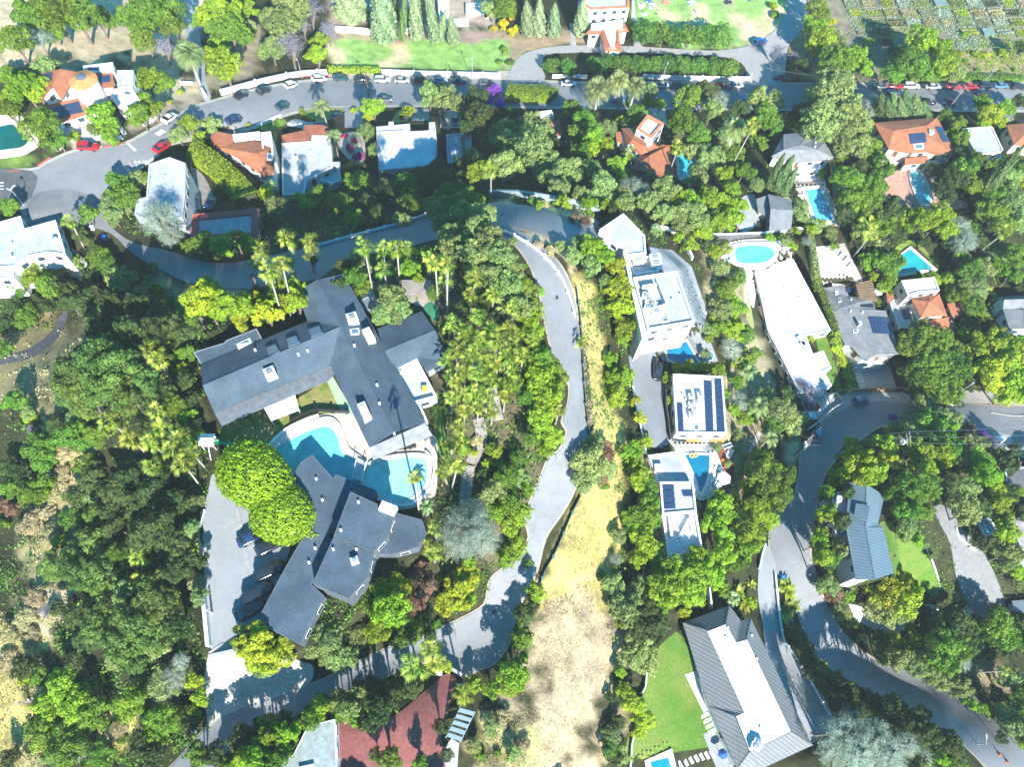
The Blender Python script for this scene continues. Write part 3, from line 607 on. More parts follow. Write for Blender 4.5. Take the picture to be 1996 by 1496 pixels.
h.add('flat', '1177,56 1201,56 1198,90 1190,90', 5.9, white, None, .2)
h.add('flat', '1152,56 1153,46 1214,37 1214,52 1202,56', 5.9, white, None, .3)
# white terrace building at the top
h = House('pergola_building', 'white stepped garden pavilion beside the tall conifers', 'pavilion', '850,0 870,0 872,45 855,50', stucco, white, 10)
h.add('flat', '852,-20 872,-20 876,30 868,48 856,40', 3.5, white, None, .2)
h.add('flat', '880,36 914,36 914,50 882,46', 2.0, white, None, .2)
h.add('flat', '908,5 950,5 952,36 946,36 942,26 908,26', 2.4, white, None, .6, rim=1.2)
# ------ modern houses on the ridge
h = House('modern_house', 'long white flat-roofed modern house with an angled upper wing and roof machinery', 'house', '1172,448 1215,420 1257,460 1280,497 1320,530 1354,630 1263,645 1234,540', wwall, white, 22)
h.add('flat', '1168,448 1215,416 1257,459 1260,494 1224,498 1213,486 1185,462', 4.6, grit, wwall, .35)
h.add('flat', '1223,503 1279,497 1285,527 1236,536', 3.0, gwall, wwall, .6).add('ac', '1275,508 1277,519 1242,512', 5, 1.6, 2.2, 1.3)
h.add('flat', '1234,541 1320,528 1354,627 1263,643', 6.0, grit, wwall, .45, door=True).add('ac', '1258,582 1264,590 1270,598 1262,604 1278,612', -20, 1.4, 1.6, 1.1)
h.add('block', 'duct', '1252,556 1280,552 1281,555 1253,559', 6.0, 6.9, plain('unit_white', (.72, .74, .76))).add('block', 'duct', '1283,550 1286,550 1301,590 1298,591', 6.0, 6.8, plain('unit_white', (.72, .74, .76))).add('block', 'duct', '1268,600 1298,592 1299,595 1269,603', 6.0, 6.8, plain('unit_white', (.72, .74, .76)))
h.add('skylight', '1289,622 1302,620 1304,627 1291,629').add('vent', '1326,575 1310,585 1265,555').add('block', 'side_wall', '1214,490 1220,489 1262,655 1252,660', -4, 5.4, wwall)
h.add('block', 'balcony_slab', '1276,646 1346,634 1342,652 1280,660', 2.9, 3.15, wwall)
h = House('solar_house', 'white flat-roofed house with three long rows of solar panels and roof fans', 'house', '1314,732 1408,735 1416,848 1320,848', wwall, white, 18)
h.add('flat', '1312,729 1409,734 1417,846 1318,845', 6.2, white, wwall, .35, door=True)
h.add('solar', '1371,733 1387,735 1391,845 1376,845', 11, 1).add('solar', '1392,735 1408,736 1413,845 1398,845', 11, 1).add('solar', '1318,786 1330,787 1333,846 1321,845', 6, 1)
h.add('ac', '1346,776 1363,774 1347,812 1346,792 1356,788 1352,802', 0, 1.2, 1.2, 1.0).add('skylight', '1351,828 1362,828 1363,840 1352,840').add('vent', '1330,770 1342,740 1358,764 1366,790 1336,780')
h.add('block', 'wood_canopy', '1336,852 1366,851 1366,861 1338,862', 3.0, 3.3, mat('cedar_soffit', (.60, .27, .08), .6, fine=4)).add('block', 'wood_canopy', '1386,851 1416,849 1412,862 1384,861', 3.0, 3.3, mat('cedar_soffit', (.60, .27, .08), .6, fine=4))
h = House('pool_house', 'white split-level house with four roof solar panels beside the fan-shaped pool', 'house', '1264,890 1320,885 1346,938 1358,1000 1366,1085 1304,1088 1292,1008', wwall, grit, 18)
h.add('flat', '1263,888 1321,880 1345,935 1348,941 1283,942', 4.0, grit, None, .2).add('box', 'roof_hatch', 1282, 914, 1.4, 1.6, .8, gwall, 0)
h.add('flat', '1286,940 1352,940 1358,998 1291,1004', 5.6, grit, None, .35).add('solar', '1290,944 1314,944 1318,993 1293,994', 4, 1, .12).add('solar', '1328,957 1350,957 1352,969 1331,969', 1, 1)
h.add('flat', '1291,1006 1358,1000 1369,1066 1342,1088 1302,1090', 3.4, white, None, .5, win=False)
for q in ('1303,1008 1307,1007 1312,1045 1307,1046', '1322,1048 1342,1010 1346,1012 1326,1050', '1343,1010 1348,1009 1354,1035 1349,1037', '1311,1018 1324,1034 1322,1037 1309,1021'):
    h.add('block', 'roof_beam', q, 3.0, 3.7, wwall)
h = House('long_white_house', 'brilliant white long flat-roofed house below the pale kidney pool', 'house', '1473,523 1546,507 1620,645 1620,720 1615,750 1560,762 1497,645', wwall, white, 18)
h.add('flat', '1471,523 1546,505 1620,644 1571,655 1585,690 1605,684 1621,718 1606,724 1622,752 1575,768 1556,762 1496,643', 3.2, white, None, .2).add('vent', '1529,560 1523,571 1547,572 1524,590 1545,592 1539,618 1561,625 1534,650 1558,580 1508,638', .3)
h.add('box', 'roof_hatch', 1561, 665, 1.0, 2.6, .5, gwall, -60).add('box', 'roof_hatch', 1568, 677, 1.0, 2.6, .5, gwall, -60)
h = House('grey_solar_house', 'grey shingle house with skylights and three groups of solar panels beside the hedge', 'house', '1605,562 1645,556 1708,600 1727,608 1752,690 1682,701', stucco, slate2, 14)
h.add('pitch', '1602,562,4.4 1646,555,4.4 1655,578,4.4 1700,582,4.4 1708,606,4.4 1727,607,4.4 1754,690,4.4 1682,702,4.4 1660,676,4.4 1647,673,4.4 1618,615,4.4 1640,600,6 1708,690,6', '0,1,2,11 2,3,4,5,11 5,6,12,11 6,7,12 7,8,9,10,11,12 10,0,11', '0,1,2,3,4,5,6,7,8,9,10', door=True)
h.add('solar', '1648,561 1667,562 1669,571 1650,571', 1, 4).add('solar', '1676,590 1701,593 1704,602 1677,600', 1, 5).add('solar', '1692,618 1735,620 1741,653 1702,651', 3, 6)
h.add('skylight', '1626,567 1632,567 1634,574 1628,575', '1632,582 1638,582 1640,589 1634,590', '1662,643 1672,642 1673,648 1664,650').add('box', 'chimney', 1672, 634, .9, .9, 1.3, gwall, 10).add('box', 'chimney', 1618, 612, .8, 1.4, .8, brick, 40).add('vent', '1657,608 1680,610 1658,585')
h = House('courtyard_villa', 'terracotta hip-roofed villa with a tall white box tower over its blue-shaded terrace', 'house', '1727,570 1822,545 1850,615 1866,640 1785,640', cream, tile, 14)
h.add('flat', '1756,547 1822,540 1832,567 1790,570 1770,577', 7.4, white, cream, .3)
h.add('pitch', '1777,585,5 1812,569,5 1831,573,5 1847,616,5 1828,616,5 1795,619,5 1786,600,5 1812,588,6.6', '0,1,7 1,2,7 2,3,7 3,4,7 4,5,7 5,6,7 6,0,7', '0,1,2,3,4,5,6')
h.add('pitch', '1790,628,3.2 1850,618,3.2 1868,640,2.6 1795,650,2.6', '0,1,2,3', '0,1,2,3').add('pitch', '1727,566,3 1748,560,3 1752,572,3 1730,592,2.8', '0,1,2,3', '0,1,2,3')
h.add('flat', '1734,590 1752,575 1770,585 1786,640 1752,640', 2.6, grit, cream, .3).add('solar', '1754,603 1774,600 1777,622 1762,624', 3, 3)
h = House('tile_shed', 'little red-tiled shed beside the courtyard villa', 'shed', '1848,592 1876,590 1880,615 1860,622', cream, tile, 8)
h.add('pitch', '1846,592,2.8 1870,589,2.8 1880,614,2.4 1858,622,2.4', '0,1,2,3', '0,1,2,3')
h = House('blue_roof_house', 'blue-grey shingle house half hidden by banana plants at the picture edge', 'house', '1948,582 2020,575 2025,640 1968,642', wwall, slate2, 12)
gablequad(h, '1944,580 2030,572 2035,605 1955,602', 4, 5.5)
h.add('pitch', '1955,604,3.6 1996,603,4.6 2030,605,3.6 2030,640,3.6 1998,641,4.6 1968,642,3.6', '0,1,4,5 1,2,3,4', '0,1,2,3,4,5')
# lower right
h = House('metal_roof_house', 'blue-grey standing-seam roofed house beside the curved green lawn', 'house', '1640,945 1722,975 1740,1125 1665,1125 1620,1005', gwall, seamb, 18)
h.add('pitch', '1656,941,5 1689,945,6.2 1714,960,5 1723,972,5 1712,1020,5 1722,1030,5 1742,1118,5 1706,1130,6.2 1668,1130,5 1646,1012,5 1650,1004,5 1688,1030,6.2', '0,1,11,10 1,2,3,4,5,11 5,6,7,11 11,7,8,9,10', '0,1,2,3,4,5,6,7,8,9,10')
h.add('pitch', '1668,982,6.0 1696,986,6.8 1690,1018,6.8 1665,1006,6.0', '0,1,2,3', '0,1,2,3', walls=False)
h.add('flat', '1622,962 1650,958 1650,1002 1620,1012', 3.6, midg, None, .2).add('flat', '1632,966 1643,967 1641,979 1630,978', 4.6, white, gwall, .1).add('flat', '1622,1016 1646,1014 1652,1048 1630,1046', 2.6, midg, None, .4)
h = House('barn_roof_house', 'white flat roof ringed by sloping grey ribbed metal skirts beside the big green lawn', 'house', '1335,1215 1422,1183 1464,1210 1584,1452 1440,1500 1500,1480', wwall, seam, 22)
h.add('pitch', '1331,1215,4.6 1422,1181,4.6 1444,1211,4.6 1464,1207,4.6 1584,1454,4.6 1480,1502,4.6 1438,1500,4.6 1381,1378,4.6 1378,1230,6.2 1415,1216,6.2 1435,1253,6.2 1456,1246,6.2 1542,1428,6.2 1461,1468,6.2 1433,1398,6.2 1450,1391,6.2',
  '0,1,9,8 1,2,10,9 2,3,11,10 3,4,12,11 4,5,13,12 5,6,13 6,7,14,13 0,8,15,7 7,15,14', '0,1,2,3,4,5,6,7', door=True)
h.add('flat', '1379,1232 1415,1218 1435,1254 1456,1248 1541,1427 1462,1466 1435,1398 1451,1390', 6.12, white, wwall, 0, win=False, z0=0)
h.add('ac', '1475,1449 1470,1456', -25, 1.1, 1.5).add('vent', '1465,1240 1418,1225 1475,1285 1415,1243 1482,1420', .3)
h = House('grey_roofed_house', 'pale grey flat-roofed house beside the terracotta paving at the bottom edge', 'house', '600,1416 653,1404 658,1500 545,1500', wwall, grit, 16)
h.add('flat', '600,1416 653,1403 659,1540 530,1540 552,1490 572,1472', 3.6, mat('green_grey_roofing', (.28, .32, .31), fine=4), None, 0).add('box', 'roof_hatch', 598, 1495, .3, 2.0, .4, gwall, 10)
h = House('east_edge_house', 'brownish flat-roofed house cut by the picture edge beside the shaded gully', 'house', '1962,998 2030,990 2030,1085 1996,1082', gwall, mat('brownish_roofing', (.34, .30, .29), fine=4), 14)
h.add('flat', '1960,996 2040,986 2040,1100 1997,1086', 4, None, None, .15)
h = House('ribbed_shed', 'pale ribbed metal shed at the picture edge beside the driveway', 'shed', '1974,1172 2020,1170 2020,1225 1988,1218', gwall, seam2, 10)
h.add('pitch', '1972,1172,3 2030,1168,3 2034,1215,3.4 1990,1220,3.4', '0,1,2,3', '0,1,2,3')
h = House('corner_house', 'dark shaded flat roof just inside the picture edge by the red bush', 'house', '1955,880 2020,870 2020,960 1960,950', gwall, midg, 14)
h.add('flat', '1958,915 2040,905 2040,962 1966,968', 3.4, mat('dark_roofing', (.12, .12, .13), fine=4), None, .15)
# ------------------------------------------------------------------ pads and colour regions (before the terrain is built)
COMP = pp('425,830 580,760 700,790 850,740 875,870 850,990 830,1060 700,1190 590,1262 412,1265 398,1060 415,930')
pad(COMP, 26)
POOLS = [  # name words, outline, coping outline, water colour, curve
 ('kidney-shaped turquoise pool wrapping the wedge of the guest house', '529,885 537,875 557,863 583,848 608,838 633,831 648,838 658,853 663,875 675,890 692,898 699,905 692,925 686,938 640,950 580,945 545,915', '518,878 530,862 560,838 600,822 640,812 662,826 674,858 684,876 706,892 708,905 694,945 640,962 570,958 530,915', (.14, .52, .52), True, None),
 ('rounded turquoise pool east of the little bridge', '720,910 740,900 770,894 800,891 823,893 831,900 832,925 828,945 815,958 793,975 770,974 750,969 733,963 708,943', '714,906 738,893 770,886 802,883 828,885 840,896 841,928 836,952 820,967 797,984 768,983 745,977 727,970 700,946', (.27, .60, .56), True, None),
 ('deep blue plunge pool at the foot of the modern house', '1297,673 1338,666 1362,708 1330,712 1303,700', '1292,670 1340,661 1368,711 1330,717 1299,704', (.01, .22, .42), False, None),
 ('fan-shaped blue pool beside the umbrella terrace', '1324,886 1383,888 1383,910 1376,940 1367,962 1347,937', '1320,882 1388,884 1388,912 1381,942 1368,969 1341,938', (.01, .16, .27), False, None),
 ('pale kidney pool above the long white house', '1433,490 1438,482 1462,478 1495,480 1507,488 1507,500 1492,510 1468,513 1442,512 1434,502', '1420,488 1430,476 1462,471 1500,472 1516,484 1515,503 1494,517 1460,520 1430,514', (.12, .58, .66), True, None),
 ('long pale blue pool below the grey gabled house', '1570,370 1600,367 1626,428 1592,432', '1562,364 1604,360 1634,434 1586,438', (.10, .45, .62), False, None),
 ('turquoise pool beside the tower house', '1321,300 1334,292 1352,303 1362,340 1345,352 1326,345', '1316,298 1333,287 1356,300 1368,342 1346,358 1321,349', (.03, .40, .50), False, None),
 ('narrow pale turquoise pool among the red paving', '1776,341 1793,337 1814,388 1796,396', '1771,338 1797,332 1820,390 1794,400', (.10, .50, .55), True, None),
 ('square teal pool in the leafy garden', '1741,508 1774,485 1818,523 1752,534', '1735,510 1775,479 1828,526 1750,540', (.02, .34, .38), False, None),
 ('dark green round pool at the picture edge', '-40,245 0,245 22,241 35,252 42,262 55,272 45,285 20,290 -40,292', '-50,236 0,236 28,232 44,250 60,266 68,280 50,294 20,300 -50,302', (.005, .10, .09), True, None),
 ('blue lap pool at the bottom edge of the big lawn', '1268,1486 1302,1478 1318,1530 1280,1535', '1256,1484 1310,1460 1328,1535 1270,1545', (.01, .25, .42), False, None),
 ('small square hot tub sunk in the grass under the vent pipes', '1908,1018 1928,1012 1942,1035 1922,1044', '1904,1016 1930,1008 1946,1037 1920,1048', (.05, .30, .40), False, None),
]
for q in POOLS: pad(pp(q[2]), 14)
EC = 50.0      # the hilltop compound stands on one level
for h_ in HOUSES[:2]: h_.e = EC
for i_, P_ in enumerate(PADS):
    if P_[0] is COMP or P_[0] in (HOUSES[0].pp, HOUSES[1].pp) or i_ in (len(PADS)-12, len(PADS)-11): PADS[i_] = (P_[0], P_[1], EC)
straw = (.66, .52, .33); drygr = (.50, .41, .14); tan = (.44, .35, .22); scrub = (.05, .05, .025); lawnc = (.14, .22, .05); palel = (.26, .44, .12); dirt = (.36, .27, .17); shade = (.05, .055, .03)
ZONES += [
 (pp('-200,-300 420,-300 400,60 380,150 300,140 260,128 150,118 60,120 -200,120'), straw, 30),
 (pp('340,140 400,150 400,180 330,215 285,200 300,180'), straw, 14), (pp('395,40 500,60 520,140 440,160 400,120'), tan, 24),
 (pp('640,60 1010,60 1030,90 1000,140 640,138'), palel, 10), (pp('640,95 700,98 660,136 640,136'), straw, 14), (pp('760,85 790,88 800,130 750,136 770,110'), straw, 16), (pp('640,60 960,62 1010,80 900,78 640,78'), (.36, .24, .20), 8),
 (pp('640,-300 960,-300 960,50 640,50'), (.42, .32, .26), 16),
 (pp('960,60 1180,60 1190,90 1060,88 1010,105 985,140 975,130 1000,100'), dirt, 10),
 (pp('1225,-300 1545,-300 1535,20 1500,70 1440,95 1330,92 1240,50'), palel, 12), (pp('1290,20 1370,25 1350,60 1290,50'), straw, 30), (pp('1420,30 1520,20 1500,70 1430,90'), straw, 30),
 (pp('1575,-300 2300,-300 2300,160 1700,164 1600,150 1560,130 1570,60'), (.25, .22, .15), 24), (pp('1850,95 2300,100 2300,160 1860,162'), dirt, 14), (pp('1540,50 1600,20 1590,140 1530,150'), (.42, .26, .14), 14),
 (pp('0,300 80,305 130,270 160,262 120,290 60,325 0,330'), lawnc, 8), (pp('120,235 230,232 225,280 140,290'), (.40, .34, .26), 12),
 (pp('260,215 395,185 330,235 250,260'), (.42, .34, .26), 12),
 (pp('450,545 520,560 460,620 370,600 280,560 330,545'), (.24, .20, .12), 24), (pp('-200,660 150,620 250,660 120,780 -200,820'), (.26, .22, .11), 40), (pp('110,800 165,860 155,1050 110,1130 60,1180 120,1260 60,1280 20,1200 60,1060 100,900'), (.36, .30, .15), 30), (pp('190,1380 270,1390 260,1480 200,1470'), drygr, 24), (pp('150,1140 90,1160 60,1260 100,1240'), straw, 20), (pp('-200,1180 40,1220 100,1260 60,1330 90,1560 -200,1560'), drygr, 30),
 (pp('1112,530 1150,560 1172,620 1178,690 1170,710 1205,800 1222,900 1215,1000 1195,1100 1215,1200 1040,1200 1050,1140 1100,1040 1130,980 1150,890 1140,750'), drygr, 12),
 (pp('1045,1160 1190,1170 1215,1240 1195,1340 1160,1440 1140,1600 930,1600 960,1480 1010,1390 1040,1300'), (.46, .36, .23), 60), (pp('950,1400 1040,1420 1030,1496 940,1496'), (.45, .42, .18), 26),
 (pp('1020,455 1080,480 1115,540 1120,520 1100,470 1060,450'), straw, 8), (pp('960,400 1100,400 1170,430 1160,450 1090,420 1000,395'), straw, 8),
 (pp('985,880 1030,820 1040,900 1010,930'), straw, 16), (pp('945,830 1000,840 980,900 940,880'), dirt, 16),
 (pp('590,575 690,560 700,540 850,520 1030,560 1040,620 1050,1000 990,1120 880,1100 870,900 860,720 760,620 700,600'), (.12, .10, .06), 20),
 (pp('1360,470 1400,470 1475,660 1540,780 1490,820 1440,880 1430,950 1395,880 1420,720 1390,640'), (.34, .29, .18), 16),
 (pp('1420,860 1460,830 1475,880 1440,970 1420,960'), dirt, 12), (pp('1520,860 1560,850 1560,890 1545,930 1530,900'), straw, 8),
 (pp('1240,860 1280,900 1290,1000 1300,1100 1280,1080 1265,960'), straw, 12),
 (pp('1150,430 1100,430 1170,445'), straw, 6),
 (pp('1590,780 1700,740 1760,770 1740,830'), (.40, .36, .30), 8),
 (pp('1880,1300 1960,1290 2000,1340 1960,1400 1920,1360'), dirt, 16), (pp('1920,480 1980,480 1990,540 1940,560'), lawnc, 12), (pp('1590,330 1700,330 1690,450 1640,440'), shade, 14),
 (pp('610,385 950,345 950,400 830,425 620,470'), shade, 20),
]
SHEETS = []
# ------------------------------------------------------------------ plants
def leafmesh(name, C, Nn, S, T, asp=1.0, rs=None, fold=0):
    n = len(C); rs = rs or np.random.RandomState(1)
    Nn = Nn/np.maximum(1e-6, np.linalg.norm(Nn, axis=1, keepdims=True))
    r = rs.normal(size=(n, 3)); t1 = np.cross(Nn, r); t1 /= np.maximum(1e-6, np.linalg.norm(t1, axis=1, keepdims=True)); t2 = np.cross(Nn, t1)
    a = S[:, None]*t1; b = (S*asp)[:, None]*t2
    V = np.stack([C-a, C-b*.7, C+a, C+b*.7], 1).reshape(-1, 3)
    return quads(name, V, T)
def quads(name, V, T):
    n = len(V)//4; me = bpy.data.meshes.new(name)
    me.vertices.add(4*n); me.vertices.foreach_set('co', V.reshape(-1).astype(np.float32))
    me.loops.add(4*n); me.loops.foreach_set('vertex_index', np.arange(4*n, dtype=np.int32))
    me.polygons.add(n); me.polygons.foreach_set('loop_start', np.arange(0, 4*n, 4, dtype=np.int32)); me.update(calc_edges=True)
    at = me.attributes.new('tint', 'FLOAT', 'FACE'); at.data.foreach_set('value', np.clip(T, 0, 1).astype(np.float32))
    return me
def sph(rs, n):
    d = rs.normal(size=(n, 3)); return d/np.linalg.norm(d, axis=1, keepdims=True)
def m_broad(name, seed, n=4200, ls=.062, nl=18, flat=.78, lr=.38, spread=.66, low=-.25, jit=.30, sub=5):
    rs = np.random.RandomState(seed)
    d = sph(rs, nl*4); d = d[d[:, 2] > low][:nl]; c = d*spread*rs.uniform(.75, 1.1, (len(d), 1)); c[:, 2] *= flat
    c = np.r_[c, [[0, 0, .12]]]; r = np.r_[lr*rs.uniform(.6, 1.15, len(d)), .5]
    # small sprays on every bough make the uneven, clumped outline
    cs = []; r2 = []; lt = []; ct = rs.uniform(0, 1, len(c))
    for i in range(len(c)):
        dd = sph(rs, sub*2); dd = dd[dd[:, 2] > -.5][:sub+2]
        cs.append(c[i]+dd*r[i]*.72); r2.append(r[i]*rs.uniform(.3, .55, len(dd))); lt.append(ct[i]*.5+.5*rs.uniform(0, 1, len(dd)))
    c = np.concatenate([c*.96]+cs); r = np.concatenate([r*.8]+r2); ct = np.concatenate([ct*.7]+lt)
    k = rs.choice(len(c), n*2, p=r**2/np.sum(r**2)); dd = sph(rs, n*2); p = c[k]+dd*(r[k]*rs.uniform(.82, 1.06, n*2))[:, None]
    keep = np.ones(len(p), bool)
    for i in range(len(c)):
        keep &= (np.linalg.norm(p-c[i], axis=1) > r[i]*.74)
    keep &= (p[:, 2] > -.62) & ((dd[:, 2] > -.45) | (rs.uniform(size=n*2) < .3))
    p = p[keep][:n]; k = k[keep][:n]; dd = dd[keep][:n]
    T = ct[k]*.55+rs.uniform(0, .45, len(p))
    return leafmesh(name, p, dd+rs.normal(size=dd.shape)*jit, ls*rs.uniform(.6, 1.35, len(p)), T, 1.0, rs)
def m_clip(name, seed, n=9000, ls=.030):
    rs = np.random.RandomState(seed); d = sph(rs, n*2); d = d[d[:, 2] > -.75][:n]
    wv = np.sin(d[:, 0]*19+seed+3*np.sin(d[:, 1]*7))*np.sin(d[:, 1]*21+2*np.sin(d[:, 2]*9))+.7*np.sin(d[:, 2]*23+d[:, 0]*17); q = 1+.035*np.sin(d[:, 0]*5+seed)+.032*wv
    p = d*(q*rs.uniform(.93, 1.02, len(d)))[:, None]; p[:, 2] *= .9
    T = rs.uniform(0, 1, len(d))*.6+.3+.25*wv  # tint drops in dips and core: shade between clumps put into colour
    core = d*.9; core[:, 2] *= .9; kk = rs.uniform(size=len(d)) < .3
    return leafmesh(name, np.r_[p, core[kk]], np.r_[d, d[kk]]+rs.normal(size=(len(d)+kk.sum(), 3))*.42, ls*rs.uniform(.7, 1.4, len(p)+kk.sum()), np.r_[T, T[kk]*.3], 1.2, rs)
def m_fine(name, seed, n=10500):
    rs = np.random.RandomState(seed); P = []; D = []; T = []
    nb = 110
    for i in range(nb):
        d = sph(rs, 1)[0]; d[2] = abs(d[2])*.75; d /= np.linalg.norm(d); L = rs.uniform(.75, 1.08); m = n//nb; t = rs.uniform(.25, 1, m)**.75
        sp = rs.normal(size=(m, 3))*(.022+.05*t[:, None]); q = d*(t*L)[:, None]+sp; q[:, 2] = q[:, 2]*.8-.28*t*t*(1-d[2])
        P.append(q); D.append(np.tile(d, (m, 1))+rs.normal(size=(m, 3))*.8); T.append(rs.uniform(0, 1)*.5+rs.uniform(0, .5, m))
    P = np.concatenate(P); D = np.concatenate(D); T = np.concatenate(T)
    return leafmesh(name, P, D+np.array([0, 0, .5]), .026*rs.uniform(.7, 1.5, len(P)), T, .45, rs)
def m_bare(name, seed, n=3200):
    rs = np.random.RandomState(seed); P = []; T = []
    for i in range(70):
        d = sph(rs, 1)[0]; d[2] = abs(d[2]); L = rs.uniform(.6, 1.05); m = n//70; t = rs.uniform(.3, 1, m); q = d*(t*L)[:, None]+rs.normal(size=(m, 3))*.07; q[:, 2] *= .8
        P.append(q); T.append(rs.uniform(0, 1, m))
    P = np.concatenate(P); return leafmesh(name, P, rs.normal(size=P.shape)+[0, 0, .6], .03*rs.uniform(.6, 1.4, len(P)), np.concatenate(T), .6, rs)
def m_column(name, seed, n=3600, ls=.10, tip=.5):
    """unit column: radius 1, height 1"""
    rs = np.random.RandomState(seed); z = rs.uniform(.03, 1, n); prof = np.minimum(1, (z/.12)**.6)*(1-z**(1/(1.02-tip)))**.8
    a = rs.uniform(0, 2*math.pi, n); q = prof*rs.uniform(.78, 1.08, n)*(1+.12*np.sin(a*5+z*17)+.07*np.sin(a*9-z*31))
    P = np.c_[np.cos(a)*q, np.sin(a)*q, z]; Nn = np.c_[np.cos(a), np.sin(a), np.full(n, .5)]+rs.normal(size=(n, 3))*.45
    T = .5+.3*np.sin(a*5+z*17)+rs.uniform(-.35, .35, n)
    s = ls*rs.uniform(.6, 1.3, n)
    r = rs.normal(size=(n, 3)); t1 = np.cross(Nn, r); t1 /= np.linalg.norm(t1, axis=1, keepdims=True); Nu = Nn/np.linalg.norm(Nn, axis=1, keepdims=True); t2 = np.cross(Nu, t1)
    sc = np.array([1, 1, .16]); V = np.stack([P-s[:, None]*t1*sc, P-s[:, None]*t2*sc, P+s[:, None]*t1*sc, P+s[:, None]*t2*sc], 1).reshape(-1, 3)
    return quads(name, V, T)
def m_fan(name, seed, nf=26, seg=9):
    """fan palm head, radius about 1: stalks that end in pleated fans"""
    rs = np.random.RandomState(seed); V = []; T = []
    for i in range(nf):
        u = (i+.5)/nf; el = math.radians(82-112*u**.8+rs.uniform(-9, 9)); az = i*2.39996+rs.uniform(-.35, .35)
        d = np.array([math.cos(az)*math.cos(el), math.sin(az)*math.cos(el), math.sin(el)]); s = np.cross(d, [0, 0, 1]); s /= np.linalg.norm(s); up = np.cross(s, d)
        k0 = rs.uniform(.75, 1.15); Ls = k0*rs.uniform(.40, .55); tip = d*Ls+np.array([0, 0, -.06]); w = .013; t0 = rs.uniform(0, .85); roll = rs.uniform(-.5, .5)
        s2 = s*math.cos(roll)+up*math.sin(roll); up = up*math.cos(roll)-s*math.sin(roll); s = s2
        V += [d*.03-s*w, d*.03+s*w, tip+s*w, tip-s*w]; T.append(.95)
        R_ = k0*rs.uniform(.50, .64); droop = .15+.35*u
        for k in range(seg):
            a0 = math.radians(-66+132*k/seg); a1 = math.radians(-66+132*(k+1)/seg); am = (a0+a1)/2; rr = R_*rs.uniform(.8, 1.15)*(1-.38*abs(am))
            def q(a, r, lift=0): return tip+d*math.cos(a)*r+s*math.sin(a)*r+up*lift-np.array([0, 0, droop*r*r*2.4])
            V += [tip, q(a0+.02, rr*.5, -.01), q(am, rr, -.03), q(a1-.02, rr*.5, .03)]; T.append(np.clip(t0+rs.uniform(-.1, .1), 0, 1))
    for i in range(10):   # dead fronds hanging under the head
        az = i*.63; d = np.array([math.cos(az)*.22, math.sin(az)*.22, -.15]); e = d*1.7+np.array([0, 0, -.45]); s = np.array([-math.sin(az), math.cos(az), 0])*.12
        V += [d*.2, d-s*.5, e-s, e+s]; T.append(0)
    return quads(name, np.array(V), np.array(T))
def m_pinnate(name, seed, nf=38, nl=15, up0=72, span=112, wl=.30, droop=.55, lw=.016):
    """date palm head, radius about 1"""
    rs = np.random.RandomState(seed); V = []; T = []
    for i in range(nf):
        u = (i+.5)/nf; el = math.radians(up0-span*u+rs.uniform(-6, 6)); az = i*2.39996+rs.uniform(-.2, .2); L = rs.uniform(.9, 1.08)
        h = np.array([math.cos(az), math.sin(az), 0]); t0 = rs.uniform(.15, .8)
        def P(t): return h*(L*t*math.cos(el)*(1-.12*t))+np.array([0, 0, L*t*math.sin(el)-droop*t*t*.75])
        s = np.cross(h, [0, 0, 1])
        for k in range(nl):
            t = .12+.86*k/nl; a = P(t); b = P(t+.88/nl); dr = (b-a)/np.linalg.norm(b-a); ww = wl*math.sin(math.pi*min(1, .18+t*.8))**.7
            for sg in (-1, 1):
                e = a+s*sg*ww+dr*ww*.55-np.array([0, 0, ww*.35])
                V += [a-dr*lw, e-dr*.004, e+dr*.008, a+dr*lw*1.6]; T.append(np.clip(t0+rs.uniform(-.25, .25), 0, 1))
            V += [a-s*.01, b-s*.01, b+s*.01, a+s*.01]; T.append(1)
    return quads(name, np.array(V), np.array(T))
def m_banana(name, seed, nf=15):
    rs = np.random.RandomState(seed); V = []; T = []
    for i in range(nf):
        el = math.radians(rs.uniform(15, 70)); az = i*2.39996; L = rs.uniform(.75, 1.1); h = np.array([math.cos(az), math.sin(az), 0]); s = np.cross(h, [0, 0, 1]); t0 = rs.uniform(0, 1)
        def P(t): return h*L*t*math.cos(el)*1.15+np.array([0, 0, L*t*math.sin(el)-.8*t*t*L*.6])
        for k in range(7):
            a, b = P(k/7), P((k+1)/7); wa = .16*math.sin(math.pi*min(1, .1+k/7)); wb = .16*math.sin(math.pi*min(1, .1+(k+1)/7)) if k < 6 else 0
            for sg in (-1, 1):
                V += [a, b, b+s*sg*wb+[0, 0, .05*wb], a+s*sg*wa+[0, 0, .05*wa]]; T.append(np.clip(t0+rs.uniform(-.2, .2), 0, 1))
    return quads(name, np.array(V), np.array(T))
